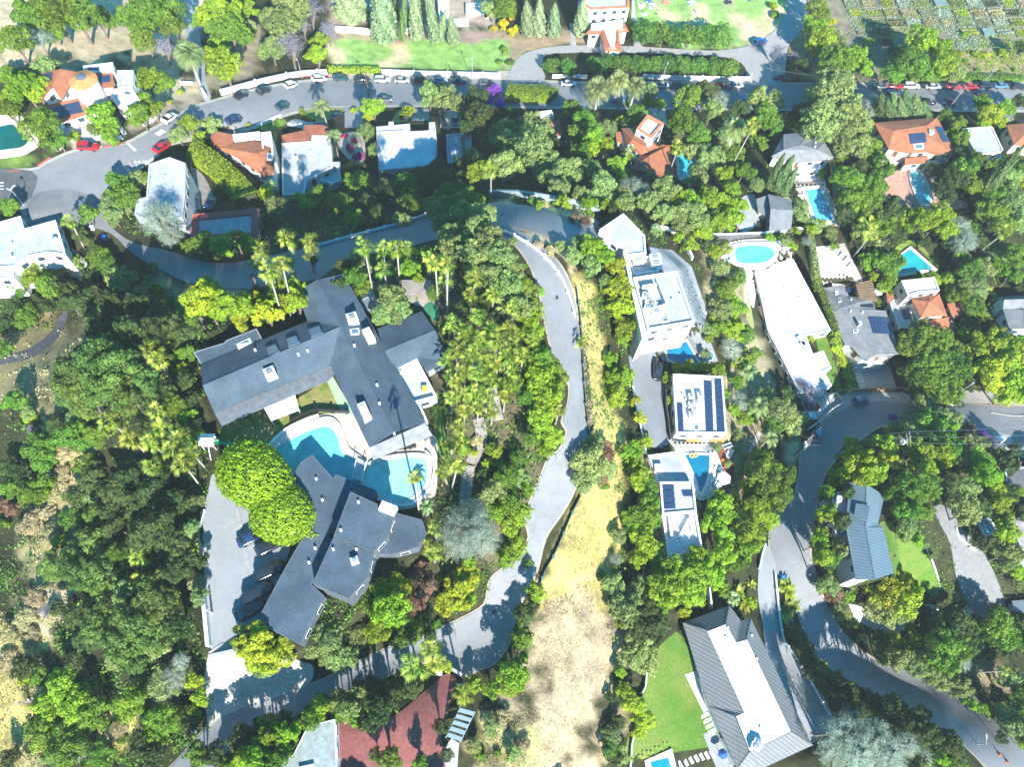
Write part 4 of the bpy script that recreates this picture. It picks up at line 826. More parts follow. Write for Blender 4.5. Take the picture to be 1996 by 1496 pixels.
def m_trunk(name, seg=7, r0=1.0, r1=.55, rings=5, limbs=0, seed=1):
    """unit trunk: height 1, radius scaled by object"""
    rs = np.random.RandomState(seed); V = []; Fc = []
    def tube(a, b, ra, rb, k):
        base = len(V); ax = (b-a); ax = ax/np.linalg.norm(ax); s = np.cross(ax, [.31, .95, .1]); s /= np.linalg.norm(s); t = np.cross(ax, s)
        for i in range(k+1):
            f = i/k; c = a+(b-a)*f; r = ra+(rb-ra)*f; r *= 1+.06*math.sin(i*2.3)
            for j in range(seg): an = 2*math.pi*j/seg; V.append(tuple(c+r*(math.cos(an)*s+math.sin(an)*t)))
        for i in range(k):
            for j in range(seg): p = base+i*seg; Fc.append((p+j, p+(j+1) % seg, p+seg+(j+1) % seg, p+seg+j))
    tube(np.array([0, 0, -.06]), np.array([0, 0, 1.]), r0, r1, rings)
    for i in range(limbs):
        a = 2.4*i; tube(np.array([0, 0, .62+.07*i]), np.array([math.cos(a)*4.2, math.sin(a)*4.2, 1.05+.1*(i % 2)]), r1*.75, r1*.25, 2)
    return mesh(name, V, Fc, True)
LM = {}
def setup_plants():
    L = leafmat
    LM.update(
        oak=L('oak_leaves', (.042, .12, .016), (.26, .42, .038)),
        green=L('bright_leaves', (.08, .19, .015), (.44, .62, .035)),
        lime=L('yellow_green_leaves', (.15, .26, .01), (.60, .66, .04)),
        olive=L('olive_leaves', (.09, .16, .04), (.44, .54, .17)),
        live=L('live_oak_leaves', (.05, .12, .03), (.26, .38, .07)),
        dark=L('shade_dark_leaves', (.025, .065, .025), (.14, .20, .04)),  # darkened leaf colour: the shade of bigger trees is put in
        street=L('street_tree_leaves', (.04, .12, .02), (.20, .37, .05)),
        silver=L('silver_leaves', (.17, .23, .17), (.56, .64, .50)),
        lilac=L('grey_lilac_twigs', (.13, .13, .16), (.34, .33, .42), .15),
        dry=L('dry_scrub_leaves', (.26, .22, .10), (.66, .56, .28), .2),
        fan=L('fan_palm_fronds', (.09, .19, .02), (.60, .64, .10), .3, .4),
        date=L('date_palm_fronds', (.08, .14, .04), (.40, .46, .16), .25, .4),
        cyp=L('cypress_sprays', (.06, .12, .04), (.20, .30, .09), .2),
        pale=L('pale_conifer_sprays', (.14, .22, .10), (.33, .43, .22), .2),
        ficus=L('clipped_ficus_leaves', (.06, .16, .006), (.38, .54, .02), .3, .35),
        ban=L('banana_leaves', (.10, .17, .02), (.40, .45, .05), .3, .35),
        red=L('magenta_bracts', (.25, .02, .08), (.62, .06, .24), .3),
        purple=L('purple_flowers', (.16, .03, .30), (.42, .10, .62), .3),
        yel=L('yellow_flowers', (.35, .30, .01), (.85, .68, .02), .3),
        rust=L('rusty_leaves', (.12, .07, .04), (.30, .17, .10), .2),
    )
    bark = mat('bark', (.20, .16, .12), .9, fine=8, bump=.4); pbark = mat('palm_bark', (.42, .37, .32), .9, fine=6, bump=.4)
    P = {}
    P['oak'] = [m_broad('crown_of_oak', s, n=6500, ls=.052) for s in (1, 2, 3, 4)]
    P['open'] = [m_broad('crown_with_gaps', s, n=5200, ls=.05, nl=15, lr=.32, spread=.76, flat=.7, sub=6) for s in (11, 12, 13)]
    P['big'] = [m_broad('crown_of_big_tree', s, n=8500, ls=.042, nl=26, lr=.30, spread=.74, flat=.8, sub=6) for s in (21, 22, 23)]
    P['bush'] = [m_broad('crown_of_bush', s, n=1500, ls=.10, nl=9, lr=.42, spread=.55, flat=.7, low=-.1, sub=3) for s in (31, 32, 33)]
    P['clip'] = [m_clip('clipped_crown', 41)]
    P['round'] = [m_broad('rounded_crown', s, n=4200, ls=.055, nl=22, lr=.36, spread=.62, flat=.9, jit=.4, sub=4) for s in (45, 46)]
    P['fine'] = [m_fine('feathery_crown', s) for s in (51, 52)]
    P['bare'] = [m_bare('twiggy_crown', s) for s in (61, 62)]
    P['col'] = [m_column('column_crown', s) for s in (71, 72)]
    P['fan'] = [m_fan('fan_palm_head', s) for s in (81, 82, 83, 84)]
    P['date'] = [m_pinnate('date_palm_head', s) for s in (91, 92)]
    P['queen'] = [m_pinnate('queen_palm_head', s, nf=16, nl=16, up0=62, span=70, wl=.24, droop=.75, lw=.02) for s in (93, 94)]
    P['ban'] = [m_banana('banana_leaves_head', s) for s in (96, 97)]
    T_ = m_trunk('tree_trunk', limbs=4); T_.materials.append(bark)
    TP = m_trunk('palm_trunk', r1=.72); TP.materials.append(pbark)
    for m_ in (LM['ficus'],):
        for nd in m_.node_tree.nodes:
            if nd.type == 'MAP_RANGE': nd.inputs[3].default_value = nd.inputs[4].default_value = 1 if nd.inputs[4].default_value > 1 else .5
    for k in P:
        for me in P[k]: me.materials.append(LM['oak'])
    return P, T_, TP
TALL = [((640, 335, 905, 432), .6), ((560, 350, 640, 430), .6), ((430, 600, 431, 601), 1), ((1560, 1270, 1900, 1490), 1.8), ((1600, 860, 1735, 960), 1.9), ((1585, 880, 1660, 1110), 2.4), ((100, 560, 345, 800), 1.8), ((350, 540, 700, 640), 1.7), ((380, 1330, 860, 1490), 1.6), ((985, 1120, 1060, 1340), 1.5), ((180, 1000, 400, 1300), 1.3), ((1740, 900, 1990, 1300), 1.4), ((870, 180, 1010, 280), 1.4), ((745, 1080, 850, 1205), 1.9), ((1330, 180, 1500, 240), 1.4)]  # height factors by area, shaped for how far the crowns throw shade
def hmul(x, y):
    for (a, b, c, d), k in TALL:
        if a <= x <= c and b <= y <= d: return k
    return 1
# kind: (name, mesh family, leaf material, look words, category, group, height of crown centre / radius, vertical scale)
KINDS = {
 'o': ('oak_tree', 'oak', 'oak', 'mid green oak tree', 'tree', 1.5, 1.0),
 'D': ('shaded_tree', 'open', 'dark', 'dark green shady tree', 'tree', 1.4, .95),
 'b': ('leafy_tree', 'open', 'green', 'bright green leafy tree', 'tree', 1.45, 1.0),
 'y': ('lime_tree', 'open', 'lime', 'yellow-green leafy tree', 'tree', 1.35, .95),
 'p': ('pine_tree', 'big', 'olive', 'tall olive green pine tree', 'tree', 1.2, 1.0),
 'P': ('canopy_tree', 'big', 'oak', 'broad green canopy tree', 'tree', 1.5, .9),
 'O': ('live_oak', 'big', 'live', 'massive dull green live oak', 'tree', 1.3, .85),
 'v': ('olive_tree', 'oak', 'olive', 'pale olive green tree', 'tree', 1.35, .9),
 'g': ('silvery_tree', 'fine', 'silver', 'silvery grey-green feathery tree', 'tree', 1.4, .95),
 'l': ('jacaranda_tree', 'bare', 'lilac', 'grey-lilac twiggy tree', 'tree', 1.4, .95),
 's': ('bush', 'bush', 'green', 'small green bush', 'bush', .45, .9),
 'S': ('shrub', 'bush', 'oak', 'low dark green shrub', 'shrub', .45, .8),
 't': ('yellow_shrub', 'bush', 'lime', 'low yellow-green shrub', 'shrub', .45, .8),
 'w': ('dry_shrub', 'oak', 'dry', 'dry straw-coloured shrub', 'shrub', .5, .6),
 'r': ('bougainvillea', 'bush', 'red', 'magenta bougainvillea in bloom', 'shrub', .5, .7),
 'm': ('flowering_tree', 'oak', 'purple', 'purple flowering tree', 'tree', .9, .8),
 'Y': ('mimosa_bush', 'bush', 'yel', 'yellow flowering bush', 'bush', .5, .8),
 'u': ('rusty_tree', 'open', 'rust', 'reddish brown sparse tree', 'tree', .9, .8),
 'C': ('round_tree', 'round', 'street', 'rounded street tree with dense green crown', 'tree', 1.15, 1.0),
 'F': ('ficus_tree', 'clip', 'ficus', 'huge clipped bright green ficus', 'tree', .85, .85),
 'f': ('fan_palm', 'fan', 'fan', 'tall fan palm', 'palm tree', 3.8, 1.0),
 'd': ('date_palm', 'date', 'date', 'date palm with long arching fronds', 'palm tree', 2.0, 1.0),
 'q': ('queen_palm', 'queen', 'date', 'slim feather palm', 'palm tree', 2.2, 1.0),
 'n': ('banana_plant', 'ban', 'ban', 'broad-leaved banana plant', 'plant', .35, 1.0),
 'c': ('cypress_tree', 'col', 'cyp', 'dark narrow cypress', 'tree', 0, 1.0),
 'k': ('conifer_tree', 'col', 'pale', 'pale grey-green conical conifer', 'tree', 0, 1.0),
}
PLANTS = []     # (object, px, py, kind, radius px)
def plant(kind, x, y, r, bx=None, by=None, P=None, T_=None, TP=None):
    name, fam, lm, look, cat, hf, zs = KINDS[kind]
    if fam == 'col':
        base = G(bx, by); d = (at_h(x, y, base.z+10)-CAMP).normalized()
        # the top is where the sight line passes closest to the plumb line over the base
        dh = Vector((d.x, d.y, 0)); bh = Vector((base.x, base.y, 0)); tt = bh.dot(dh)/dh.dot(dh); top = CAMP+d*tt
        top.z = max(top.z, base.z+2); H = (top-base).length; rm = r/ppm(base)
        me = R.choice(P[fam]); o = empty(name, base)
        c = link('crown', me, None, o); c.rotation_mode = 'QUATERNION'
        c.rotation_quaternion = (top-base).to_track_quat('Z', 'Y') @ Quaternion((0, 0, 1), R.uniform(0, 6)); c.scale = (rm, rm, H)
        tr = link('trunk', T_, None, o); tr.scale = (rm*.12, rm*.12, H*.3)
    else:
        if bx is not None:
            base = G(bx, by); d = raydir(x, y); dh = Vector((d.x, d.y, 0)); tt = Vector((base.x, base.y, 0)).dot(dh)/dh.dot(dh); top = CAMP+d*tt
            if top.z < base.z+1.5: top = over(x, y, 3)
        else:
            g0 = G(x, y); h = hf*r/ppm(g0)*hmul(x, y)*(1 if kind not in 'sSt' else .8); top = over(x, y, h); base = Vector((top.x, top.y, Z(top.x, top.y)))
        rm = r/ppm(top)*(1.12 if fam == 'date' else 1)*(1.13 if fam in ('oak', 'open', 'big') else 1)
        o = empty(name, base); loc = top-base; c = link('crown', R.choice(P[fam]), None, o, loc)
        c.rotation_euler = (R.uniform(-.12, .12), R.uniform(-.12, .12), R.uniform(0, 6.28))
        sq = R.uniform(.9, 1.1) if fam not in ('fan', 'date', 'clip') else 1
        c.scale = (rm*sq, rm/sq, rm*zs*R.uniform(.92, 1.08)*(1+.9*(hmul(x, y)-1) if fam in ('oak', 'open', 'big', 'round') and hmul(x, y) > 1 else 1))
        if fam in ('fan', 'date', 'queen'):
            tr = link('trunk', TP, None, o); L = loc.length; tr.rotation_mode = 'QUATERNION'; tr.rotation_quaternion = loc.to_track_quat('Z', 'Y')
            k = .17 if fam != 'date' else .38; tr.scale = (k, k, L)
        elif kind not in 'n':
            tr = link('trunk', T_, None, o); k = max(.08, rm*.07); tr.scale = (k, k, max(.3, loc.z*.95))
            tr.location = (loc.x*0, 0, 0)
    cm = LM[lm]
    if kind == 'C': c.scale = [x*1.2 for x in c.scale]
    if kind == 'F' and bx is not None: pass
    c.material_slots[0].link = 'OBJECT'; c.material_slots[0].material = cm
    o['category'] = cat
    PLANTS.append([o, x, y, kind, r]); return o
TREES = """
P 60 25 38;P 105 22 45;P 150 30 42;P 192 38 28;o 105 62 20;P 30 82 34;g 76 76 26;P 275 32 46;P 310 25 46;o 285 78 28;P 335 48 28;l 320 95 28;l 235 25 18
d 367 100 31 390 165;b 430 28 44;b 395 40 22;P 445 68 38;b 428 95 26;b 437 128 40;b 478 18 24;v 480 60 22
b 45 168 36;b 20 192 22;b 72 180 28;o 18 218 26;P 82 250 40;o 112 272 22;v 85 130 24;o 15 145 20;s 145 268 17;b 200 232 34;b 217 262 22;o 190 250 18;b 214 216 14;b 285 157 28;o 320 165 22;b 272 198 20;b 275 228 26;b 300 215 20;s 352 180 9;s 332 198 7;S 247 104 8
y 370 246 22;v 348 266 18;y 388 268 15;v 410 245 20;o 228 355 20;v 268 350 18;o 290 350 16;o 240 385 28;v 215 402 20;t 445 238 6;t 483 244 7
v 540 55 42;v 565 25 38;v 530 98 26;l 605 22 32;l 640 62 24;l 566 92 38;b 618 112 24;b 622 85 20;l 590 50 24
k 680 -40 30 683 35;k 742 -55 24 750 82;c 773 -30 6 773 40;c 790 -20 8 783 82;k 806 -50 12 812 80;k 835 -20 11 848 84;k 868 20 9 855 80;k 878 28 12 885 86;k 822 -20 10 820 40
Y 980 48 16;Y 997 62 14;Y 962 55 9;o 985 12 25;v 960 20 20;S 985 100 12;S 995 122 10;S 975 120 8
q 625 205 23 640 250;b 728 214 22;y 718 232 14;v 712 260 18;v 735 292 17;s 690 215 9;q 650 262 20 660 308;r 680 290 13;r 700 305 14;r 672 265 9;r 690 275 9
v 838 188 26;v 868 196 28;v 893 205 22;v 860 178 18;D 925 200 26;D 940 238 30;D 910 255 22;m 962 178 14;m 945 195 16;D 985 230 22;m 975 205 12
p 1032 252 36;p 1010 288 42;p 1048 305 44;p 990 325 34;p 985 262 28;b 940 338 28;v 925 310 20;f 957 328 22 957 388;p 1060 270 26
D 690 330 22;o 700 360 28;o 660 402 28;o 622 385 24;D 750 378 28;o 790 362 26;D 830 350 28;D 872 350 28;D 900 325 26;o 880 382 28;o 920 392 24;o 800 400 24;o 842 402 20;D 740 420 22;o 690 425 20;v 780 428 18;b 600 400 16;D 720 395 22;D 855 325 18
q 525 360 18 540 388;y 520 378 18;v 540 402 22;b 585 388 14;y 560 375 12;r 602 345 8
d 1165 170 29 1160 213;d 1206 155 25 1206 215;d 1240 165 22 1227 213;d 1268 175 21 1243 208
C 1258 66 24;C 1292 70 23;C 1320 74 22;C 1346 70 23;C 1374 68 23;C 1402 70 24
C 1078 128 16;C 1108 130 17;C 1160 125 17;C 1182 122 18;C 1212 124 19;C 1243 126 18;C 1272 126 19;C 1302 126 19;C 1330 128 19;C 1360 128 19;C 1390 130 18;C 1420 132 20
k 1026 0 14 1030 68;k 1052 -5 13 1050 70;k 1082 5 13 1078 72;k 1137 0 15 1131 68;Y 1000 35 10;Y 1008 55 9;D 1228 65 8
o 1115 212 20;P 1140 238 24;o 1118 262 20;b 1160 272 26;v 1182 255 20;b 1150 295 20;b 1180 288 20;b 1202 322 20;b 1212 345 14;o 1130 302 24;D 1090 292 20;l 1088 282 12;v 1110 332 28;v 1150 338 26;v 1078 350 25;v 1180 368 28;g 1230 362 24;g 1252 372 20;v 1205 382 22;f 1228 298 18 1232 330;f 1322 288 19 1300 350
y 1210 235 11;o 1240 222 20;b 1262 205 16;y 1286 207 15;S 1225 200 10;D 1225 245 15
P 1340 198 28;P 1332 235 28;D 1378 180 24;o 1362 262 24;v 1328 270 16;g 1405 195 22;v 1388 215 20;d 1432 248 29 1412 320;f 1470 243 21 1420 335;v 1385 305 28;v 1352 300 22;o 1430 300 22;o 1450 335 20;b 1410 345 20;v 1355 345 26;v 1300 370 28;b 1325 388 24;v 1262 392 20;b 1345 395 26;b 1385 388 26;b 1425 372 20;v 1272 350 14;S 1370 330 20
v 1478 198 24;o 1495 225 20;v 1508 200 22;o 1478 280 20;v 1472 360 16;o 1450 265 20;D 1530 235 18;D 1440 215 20;o 1505 250 18;S 1465 310 16
o 1595 22 24;b 1583 58 26;b 1602 82 28;y 1580 95 18;o 1612 110 24;Y 1622 42 12;o 1640 122 28;b 1665 112 24;b 1682 132 22;o 1600 138 22;y 1600 52 16;l 1515 100 22;l 1545 112 16;v 1632 85 18;D 1560 130 20;s 1505 12 12;s 1510 30 11
b 1795 88 32;b 1825 98 28;o 1770 122 32;o 1800 135 28;o 1742 142 24;b 1832 130 28;v 1862 140 18;D 1750 108 22;v 1755 130 18;b 1850 115 18;s 1878 68 9;t 1872 104 9;t 1905 106 12;t 1922 108 9;s 1955 104 13;D 1990 95 18;S 1878 118 8;S 1905 138 7;s 1978 137 6;S 1950 140 5
p 1625 200 45;p 1598 240 44;p 1652 235 42;p 1625 165 34;p 1662 288 36;p 1600 195 34;p 1640 265 38;D 1560 222 20
g 1697 200 22;g 1693 222 18;c 1718 180 14 1722 232;c 1742 178 14 1745 232;c 1765 172 14 1766 232;c 1785 182 14 1786 234;c 1800 196 13 1802 236;c 1730 192 12 1734 240;c 1755 190 12 1756 240
o 1690 292 28;o 1712 332 28;P 1650 352 28;P 1700 372 30;o 1672 252 22;v 1735 300 12;D 1680 330 22;P 1665 395 28;b 1640 310 12;o 1690 400 26;D 1650 420 24
o 1842 225 14;o 1862 242 18;o 1872 272 18;o 1882 332 28;D 1862 352 28;D 1842 382 24;o 1892 362 24;D 1872 302 20;b 1855 262 14;o 1900 310 18;D 1822 330 16
b 1915 205 20;y 1932 228 26;b 1955 215 20;g 1962 225 17;D 1988 200 18;y 1945 240 16;b 1920 240 16
c 1996 283 14 1900 392;c 1990 305 9 1892 388;c 1548 302 13 1508 372;c 1530 298 10 1496 368;c 1555 325 9 1525 378;v 1562 400 13;b 1600 340 8
o 1940 330 22;v 1962 350 26;o 1985 330 24;v 1975 392 28;o 1932 372 24;b 1950 385 16;y 1985 355 16;D 1910 350 18;q 1960 382 18 1950 412;D 1920 395 20
o 18 402 18;f 137 430 22 165 485;f 154 512 15;o 172 420 20;v 222 424 20;v 240 405 18;g 308 425 44;g 332 458 26;b 60 530 28;b 90 532 16;o 35 560 22;o 100 560 24;S 170 472 12
D 120 565 24;D 135 590 20;o 55 620 24;D 30 600 20;D 10 632 18;o 5 680 20;D 75 590 20;v 238 542 30;o 215 520 22;D 262 535 18;v 296 520 10;D 180 545 28;D 172 600 26;D 230 600 34;D 270 600 30;D 205 650 34;D 260 652 34;o 305 572 16;D 305 645 28;D 340 640 24;S 330 590 14;S 350 610 12;b 145 505 12;o 195 500 24;D 160 460 18;D 125 540 18;D 90 600 20;o 65 595 16
b 432 480 24;o 462 472 24;b 490 478 18;o 402 470 22;o 372 482 18;b 442 490 14;D 415 492 18
y 400 590 34;y 452 600 36;v 412 565 24;y 472 622 22;o 382 612 22;v 380 580 20;D 370 650 24;D 350 670 20;o 500 575 16;l 492 540 14;o 365 690 18;b 355 720 14;D 362 745 20;D 375 780 18
O 195 702 46;O 152 742 42;O 242 722 42;O 212 762 44;O 172 782 34;O 250 772 34;O 165 700 30;O 285 745 28;O 130 770 22
f 295 680 28 322 722;f 312 700 26 335 745
f 213 818 28 240 844;f 308 800 26 340 850;f 255 855 28 286 886;f 292 860 26;f 315 835 24;f 336 872 30 362 912;f 356 902 30 388 945;f 300 910 26 328 928;f 372 882 22;f 352 850 24
f 272 1085 26 278 1112;f 272 1132 27 280 1152;o 395 765 10;b 370 810 18;b 388 850 16;o 355 800 20;D 380 830 18;o 340 790 20;D 330 770 22
o 30 782 22;s 60 815 18;D 112 830 20;o 75 870 30;o 85 897 25;o 65 962 28;D 40 920 25;o 150 852 34;o 190 852 24;D 20 912 24;o 15 955 20;u 15 990 20;w 60 1020 26;w 115 962 26;w 130 882 22;w 105 1042 26;w 150 1010 18;w 125 920 20;w 95 1005 18;l 60 838 12;v 55 805 14;o 170 905 22;v 150 820 22;D 180 930 28;S 5 1020 20
O 168 1062 30;O 200 1052 32;O 150 1110 38;O 110 1102 34;O 202 1122 38;v 250 1162 28;O 300 1152 36;O 322 1182 34;D 230 960 40;D 272 990 36;D 302 962 34;D 322 1032 38;D 282 1042 34;b 285 960 14;v 380 982 18;v 378 1032 20;D 385 1092 20;w 386 1142 20;D 350 980 28;D 350 1060 30;o 240 1080 26;D 350 1110 28;v 390 1165 18;D 260 930 34;D 310 930 28;D 220 1000 28;o 190 1000 24;b 320 1020 14;b 350 1085 14;D 230 1030 26
O 200 1215 38;O 250 1202 40;O 245 1252 40;O 290 1232 38;v 302 1262 26;O 262 1292 24;v 325 1325 32;g 342 1320 30;g 320 1345 26;g 352 1292 20;v 230 1290 20;D 150 1200 26;D 170 1250 26;D 350 1220 26
D 50 1300 25;o 80 1320 20;b 52 1320 18;b 125 1340 36;b 100 1372 30;b 160 1372 34;D 150 1292 26;o 150 1402 28;o 192 1392 30;b 262 1372 36;o 320 1402 30;b 300 1432 22;y 380 1330 18;y 392 1362 18;y 378 1390 16;o 350 1400 20;D 370 1420 22;o 280 1340 20
o 90 1432 36;o 130 1452 38;v 110 1482 28;o 200 1472 24;o 182 1490 20;D 20 1482 22;D 280 1450 28;S 240 1440 14;w 230 1420 20;w 60 1480 20;g 150 1470 20;D 70 1405 22;D 300 1475 26;l 215 1455 14;w 30 1240 26;w 15 1300 26;l 90 1190 20;w 55 1210 22;D 120 1190 20
b 392 1482 20;b 520 1440 28;b 562 1432 26;o 602 1402 24;b 622 1382 24;b 500 1490 28;o 542 1472 24;b 480 1478 24;o 460 1495 22;v 680 1382 24;Y 700 1372 7;Y 708 1352 6;v 700 1362 20;b 690 1402 18;D 740 1382 30;D 762 1352 28;D 722 1342 22;D 782 1332 24;v 655 1372 22;b 660 1395 16;D 720 1410 20;D 805 1340 22;o 585 1450 14;b 440 1490 14
f 842 1262 30 838 1290;f 808 1300 36;f 850 1292 26;y 868 1300 14;f 905 1355 26
y 500 1255 38;y 478 1248 30;y 545 1282 30;v 512 1302 32;y 560 1240 22;y 520 1285 34
v 640 1245 34;v 665 1275 34;v 620 1272 26;v 692 1242 26;b 762 1190 40;b 742 1222 32;o 790 1232 34;y 775 1150 28;b 740 1150 20;u 825 1150 36;u 815 1115 26;u 805 1180 24;y 892 1150 38;y 912 1130 28;y 872 1182 24;b 900 1170 26;D 820 1210 22;D 835 1240 16;S 850 1218 14;o 720 1185 22;b 915 1095 18
g 912 1032 58;g 942 1052 36;g 892 1060 34;g 920 1002 34
b 995 1312 32;b 985 1342 22;b 1012 1290 20;b 960 1345 20;b 1045 1152 22;D 1022 1202 22;o 1015 1242 22;b 1012 1325 24;b 925 1335 18;D 1040 1180 16;o 760 1482 24;o 735 1470 14;D 860 1420 18;w 980 1402 18;v 960 1420 16;v 925 1452 16;S 970 1468 12;w 1020 1455 18;v 1000 1470 16;S 935 1475 16;D 870 1470 16;b 820 1490 16
f 559 464 24 573 532;f 605 470 23 610 530;f 608 498 22 616 535;f 510 485 23 520 560;f 523 528 26 555 632;f 549 512 22 573 615;f 500 510 18;f 545 545 18 562 575;f 565 505 16
f 710 480 24 727 572;f 747 484 22 752 541;f 774 484 24 779 554;f 795 484 22 791 515;f 748 523 22;f 848 512 22 854 590;f 873 512 22 871 611;f 835 500 18;f 928 540 24 918 590;f 918 572 20;f 962 572 20;f 870 540 20
b 570 560 20;b 578 592 24;y 560 600 20;y 520 612 28;y 505 590 18;b 540 592 18;b 585 570 16;b 535 570 16
o 690 542 20;D 672 520 18;v 712 522 18;b 800 528 20;b 815 548 14;v 700 500 18;o 705 560 18;v 692 510 14;b 780 535 14;D 660 560 18;s 708 580 6;o 845 570 16;b 690 575 10
v 762 582 28;v 782 600 24;v 745 612 22;v 775 615 20
p 858 412 30;p 890 402 30;p 872 438 26;p 903 422 28;p 940 425 28;p 932 452 32;p 882 462 28;p 892 482 30;p 922 502 34;p 952 472 34;p 972 502 32;p 962 542 30;p 988 562 32;p 1002 532 26;p 1012 602 32;p 990 600 28;p 860 395 22;p 905 395 24;p 1030 575 22
f 935 618 24;f 960 642 22;f 902 642 20;f 890 682 24;f 930 682 24;f 970 662 26;f 986 692 24;f 950 702 22;f 906 722 24;f 960 742 24;f 890 742 22;f 925 762 22;f 880 775 20;f 905 800 20;f 932 792 20;f 895 830 22;f 878 862 22 880 885;f 902 860 20;f 892 908 22 880 955;f 863 920 18 872 945;f 1010 652 20;f 1020 692 24;f 1000 722 20;f 985 772 20;f 808 930 20 817 1000;q 833 985 20 832 1005;f 848 1030 20;f 845 1078 22;f 835 1060 14;f 870 900 18;f 915 650 20;f 1040 660 18
f 875 640 16;f 905 770 20;f 945 730 20;f 970 710 20;f 940 660 22;f 990 640 20;f 885 628 20;f 930 728 24;f 872 702 20;f 960 800 20;f 950 770 22;f 905 655 22;f 1000 600 18;y 905 880 14;D 970 610 20;D 900 600 18;D 940 590 18;f 915 695 22;f 1005 670 22;f 880 730 20
o 1000 752 26;b 1045 738 34;b 1062 782 34;b 1082 762 28;o 1030 772 28;b 1050 822 32;b 1072 850 28;o 1032 852 22;b 1060 880 20;o 1042 702 28;o 1012 702 20;b 1092 738 18;b 1036 642 28;b 1022 620 26;b 1042 602 24;b 1022 562 22;b 1045 570 16;o 1060 700 22;f 1090 800 18;f 1136 667 16 1134 683;b 1075 720 22;b 1040 670 24
o 980 932 26;o 1012 902 20;v 962 962 28;o 1000 982 28;b 1016 1002 24;b 990 1022 26;b 1012 1062 22;b 988 1088 22;b 1002 1075 20;b 1028 952 18;b 962 1000 22;y 970 882 14;y 950 905 12;w 930 860 12;v 1010 935 22;D 945 930 16;D 940 980 18;v 975 910 14;o 955 875 12;y 925 885 9
b 1150 482 24;b 1180 502 22;y 1196 522 26;v 1150 522 22;v 1118 500 18;v 1180 548 16;y 1202 562 28;y 1206 602 28;b 1215 642 26;y 1196 592 18;b 1210 662 20;s 1185 722 9;b 1200 738 22;b 1215 732 22;b 1206 772 24;v 1130 470 14;y 1220 590 20;y 1228 665 12
y 1238 782 12;y 1246 817 14;y 1258 862 14;b 1190 700 16;s 1195 790 10;S 1180 760 10
v 1150 902 34;u 1172 882 26;v 1140 932 28;u 1160 925 26;v 1178 915 22;v 1155 870 20;S 1175 950 14
b 1228 880 22;b 1238 905 18;b 1245 930 26;b 1262 950 20;o 1252 1000 28;o 1262 980 24;b 1232 1030 20;b 1252 1052 30;b 1272 1078 26;b 1240 1090 22;b 1222 1010 16;t 1228 1005 12;v 1205 1045 16;b 1240 870 14;o 1270 1010 18
b 1400 985 28;b 1398 1028 30;b 1415 1005 22;b 1332 1120 38;b 1302 1112 34;b 1382 1120 32;b 1300 1152 38;b 1342 1160 36;b 1410 1080 28;b 1425 1050 20;o 1482 932 34;o 1500 962 38;o 1490 902 26;b 1470 1002 34;b 1460 1042 34;b 1450 1072 28;o 1530 930 22;b 1520 965 22;o 1440 1100 22;b 1495 1010 24;y 1335 1195 14;y 1340 1210 11;b 1365 1090 26;b 1290 1180 20
Y 1450 890 9;y 1452 945 15;v 1440 920 10;v 1420 905 9;y 1432 968 12;v 1400 870 10;s 1432 880 9
v 1402 520 18;o 1420 562 24;v 1402 602 22;b 1432 602 22;b 1430 642 24;o 1450 655 20;g 1425 680 24;o 1462 692 20;b 1442 712 18;u 1412 548 10;u 1430 580 9;o 1440 545 16;b 1392 492 16;D 1375 480 14;v 1380 640 14;b 1400 640 18;b 1380 660 10;v 1375 690 10;y 1390 625 10;b 1410 490 18
y 1300 738 12;y 1322 718 13;y 1345 714 12;y 1368 716 13;y 1388 722 12;y 1305 782 11;y 1312 822 10;y 1305 758 11;b 1400 722 14;y 1335 725 9
v 1352 420 30;b 1390 440 30;v 1330 442 20;v 1290 420 20;v 1262 400 18;b 1420 430 28;b 1440 402 20;b 1410 402 24;v 1310 420 20;b 1365 455 20;b 1345 480 16;v 1280 450 12;b 1320 465 14;b 1210 400 14;b 1100 395 16;b 1150 398 18;b 1180 402 14;b 1052 402 10;v 1130 380 20;v 1090 370 22;v 1220 395 18;D 1195 412 14
q 1460 722 22;q 1482 788 28;g 1440 782 22;v 1470 800 18;q 1502 852 24;b 1435 745 16;b 1450 820 16;b 1430 800 12;v 1440 850 14;b 1415 770 12;q 1440 700 16
v 1515 802 34;v 1540 822 28;o 1505 830 24;l 1580 768 26;l 1560 750 18;v 1490 770 20;D 1530 770 22;u 1520 755 14;v 1560 820 14;v 1545 850 14
P 1790 662 38;P 1832 682 42;P 1822 722 42;P 1858 712 38;P 1790 740 36;P 1850 760 28;P 1802 778 24;b 1880 650 20;D 1800 700 30
b 1932 680 44;b 1962 702 44;y 1930 732 40;b 1980 742 40;b 1900 700 30;y 1962 772 30;b 1990 680 30;y 1950 660 26;D 1890 740 24
v 1800 802 28;o 1810 832 34;v 1842 822 28;v 1770 852 28;v 1742 842 24;v 1750 872 28;o 1832 862 34;b 1790 882 32;b 1832 892 28;b 1848 842 24;v 1775 820 20;m 1740 815 9;v 1800 860 24;b 1800 915 22
y 1682 910 30;y 1702 925 28;y 1660 892 22;y 1645 932 18;y 1722 902 22;y 1652 870 18;v 1690 870 14;y 1670 935 18;o 1640 900 14;b 1725 870 22
b 1625 932 16;b 1606 962 16;b 1612 1002 18;b 1592 1060 18;y 1600 1038 14;b 1602 1092 20;y 1598 1012 10;r 1598 1120 9;y 1620 950 12;o 1620 1090 16;v 1640 1075 16;D 1620 1060 14
o 1770 942 28;o 1802 952 28;o 1740 962 22;o 1770 1002 26;v 1760 1025 22;D 1735 920 18;o 1800 1000 18;b 1785 1050 16;v 1760 1045 14;D 1740 1000 12;o 1770 975 22;v 1800 1060 9;v 1815 1085 9
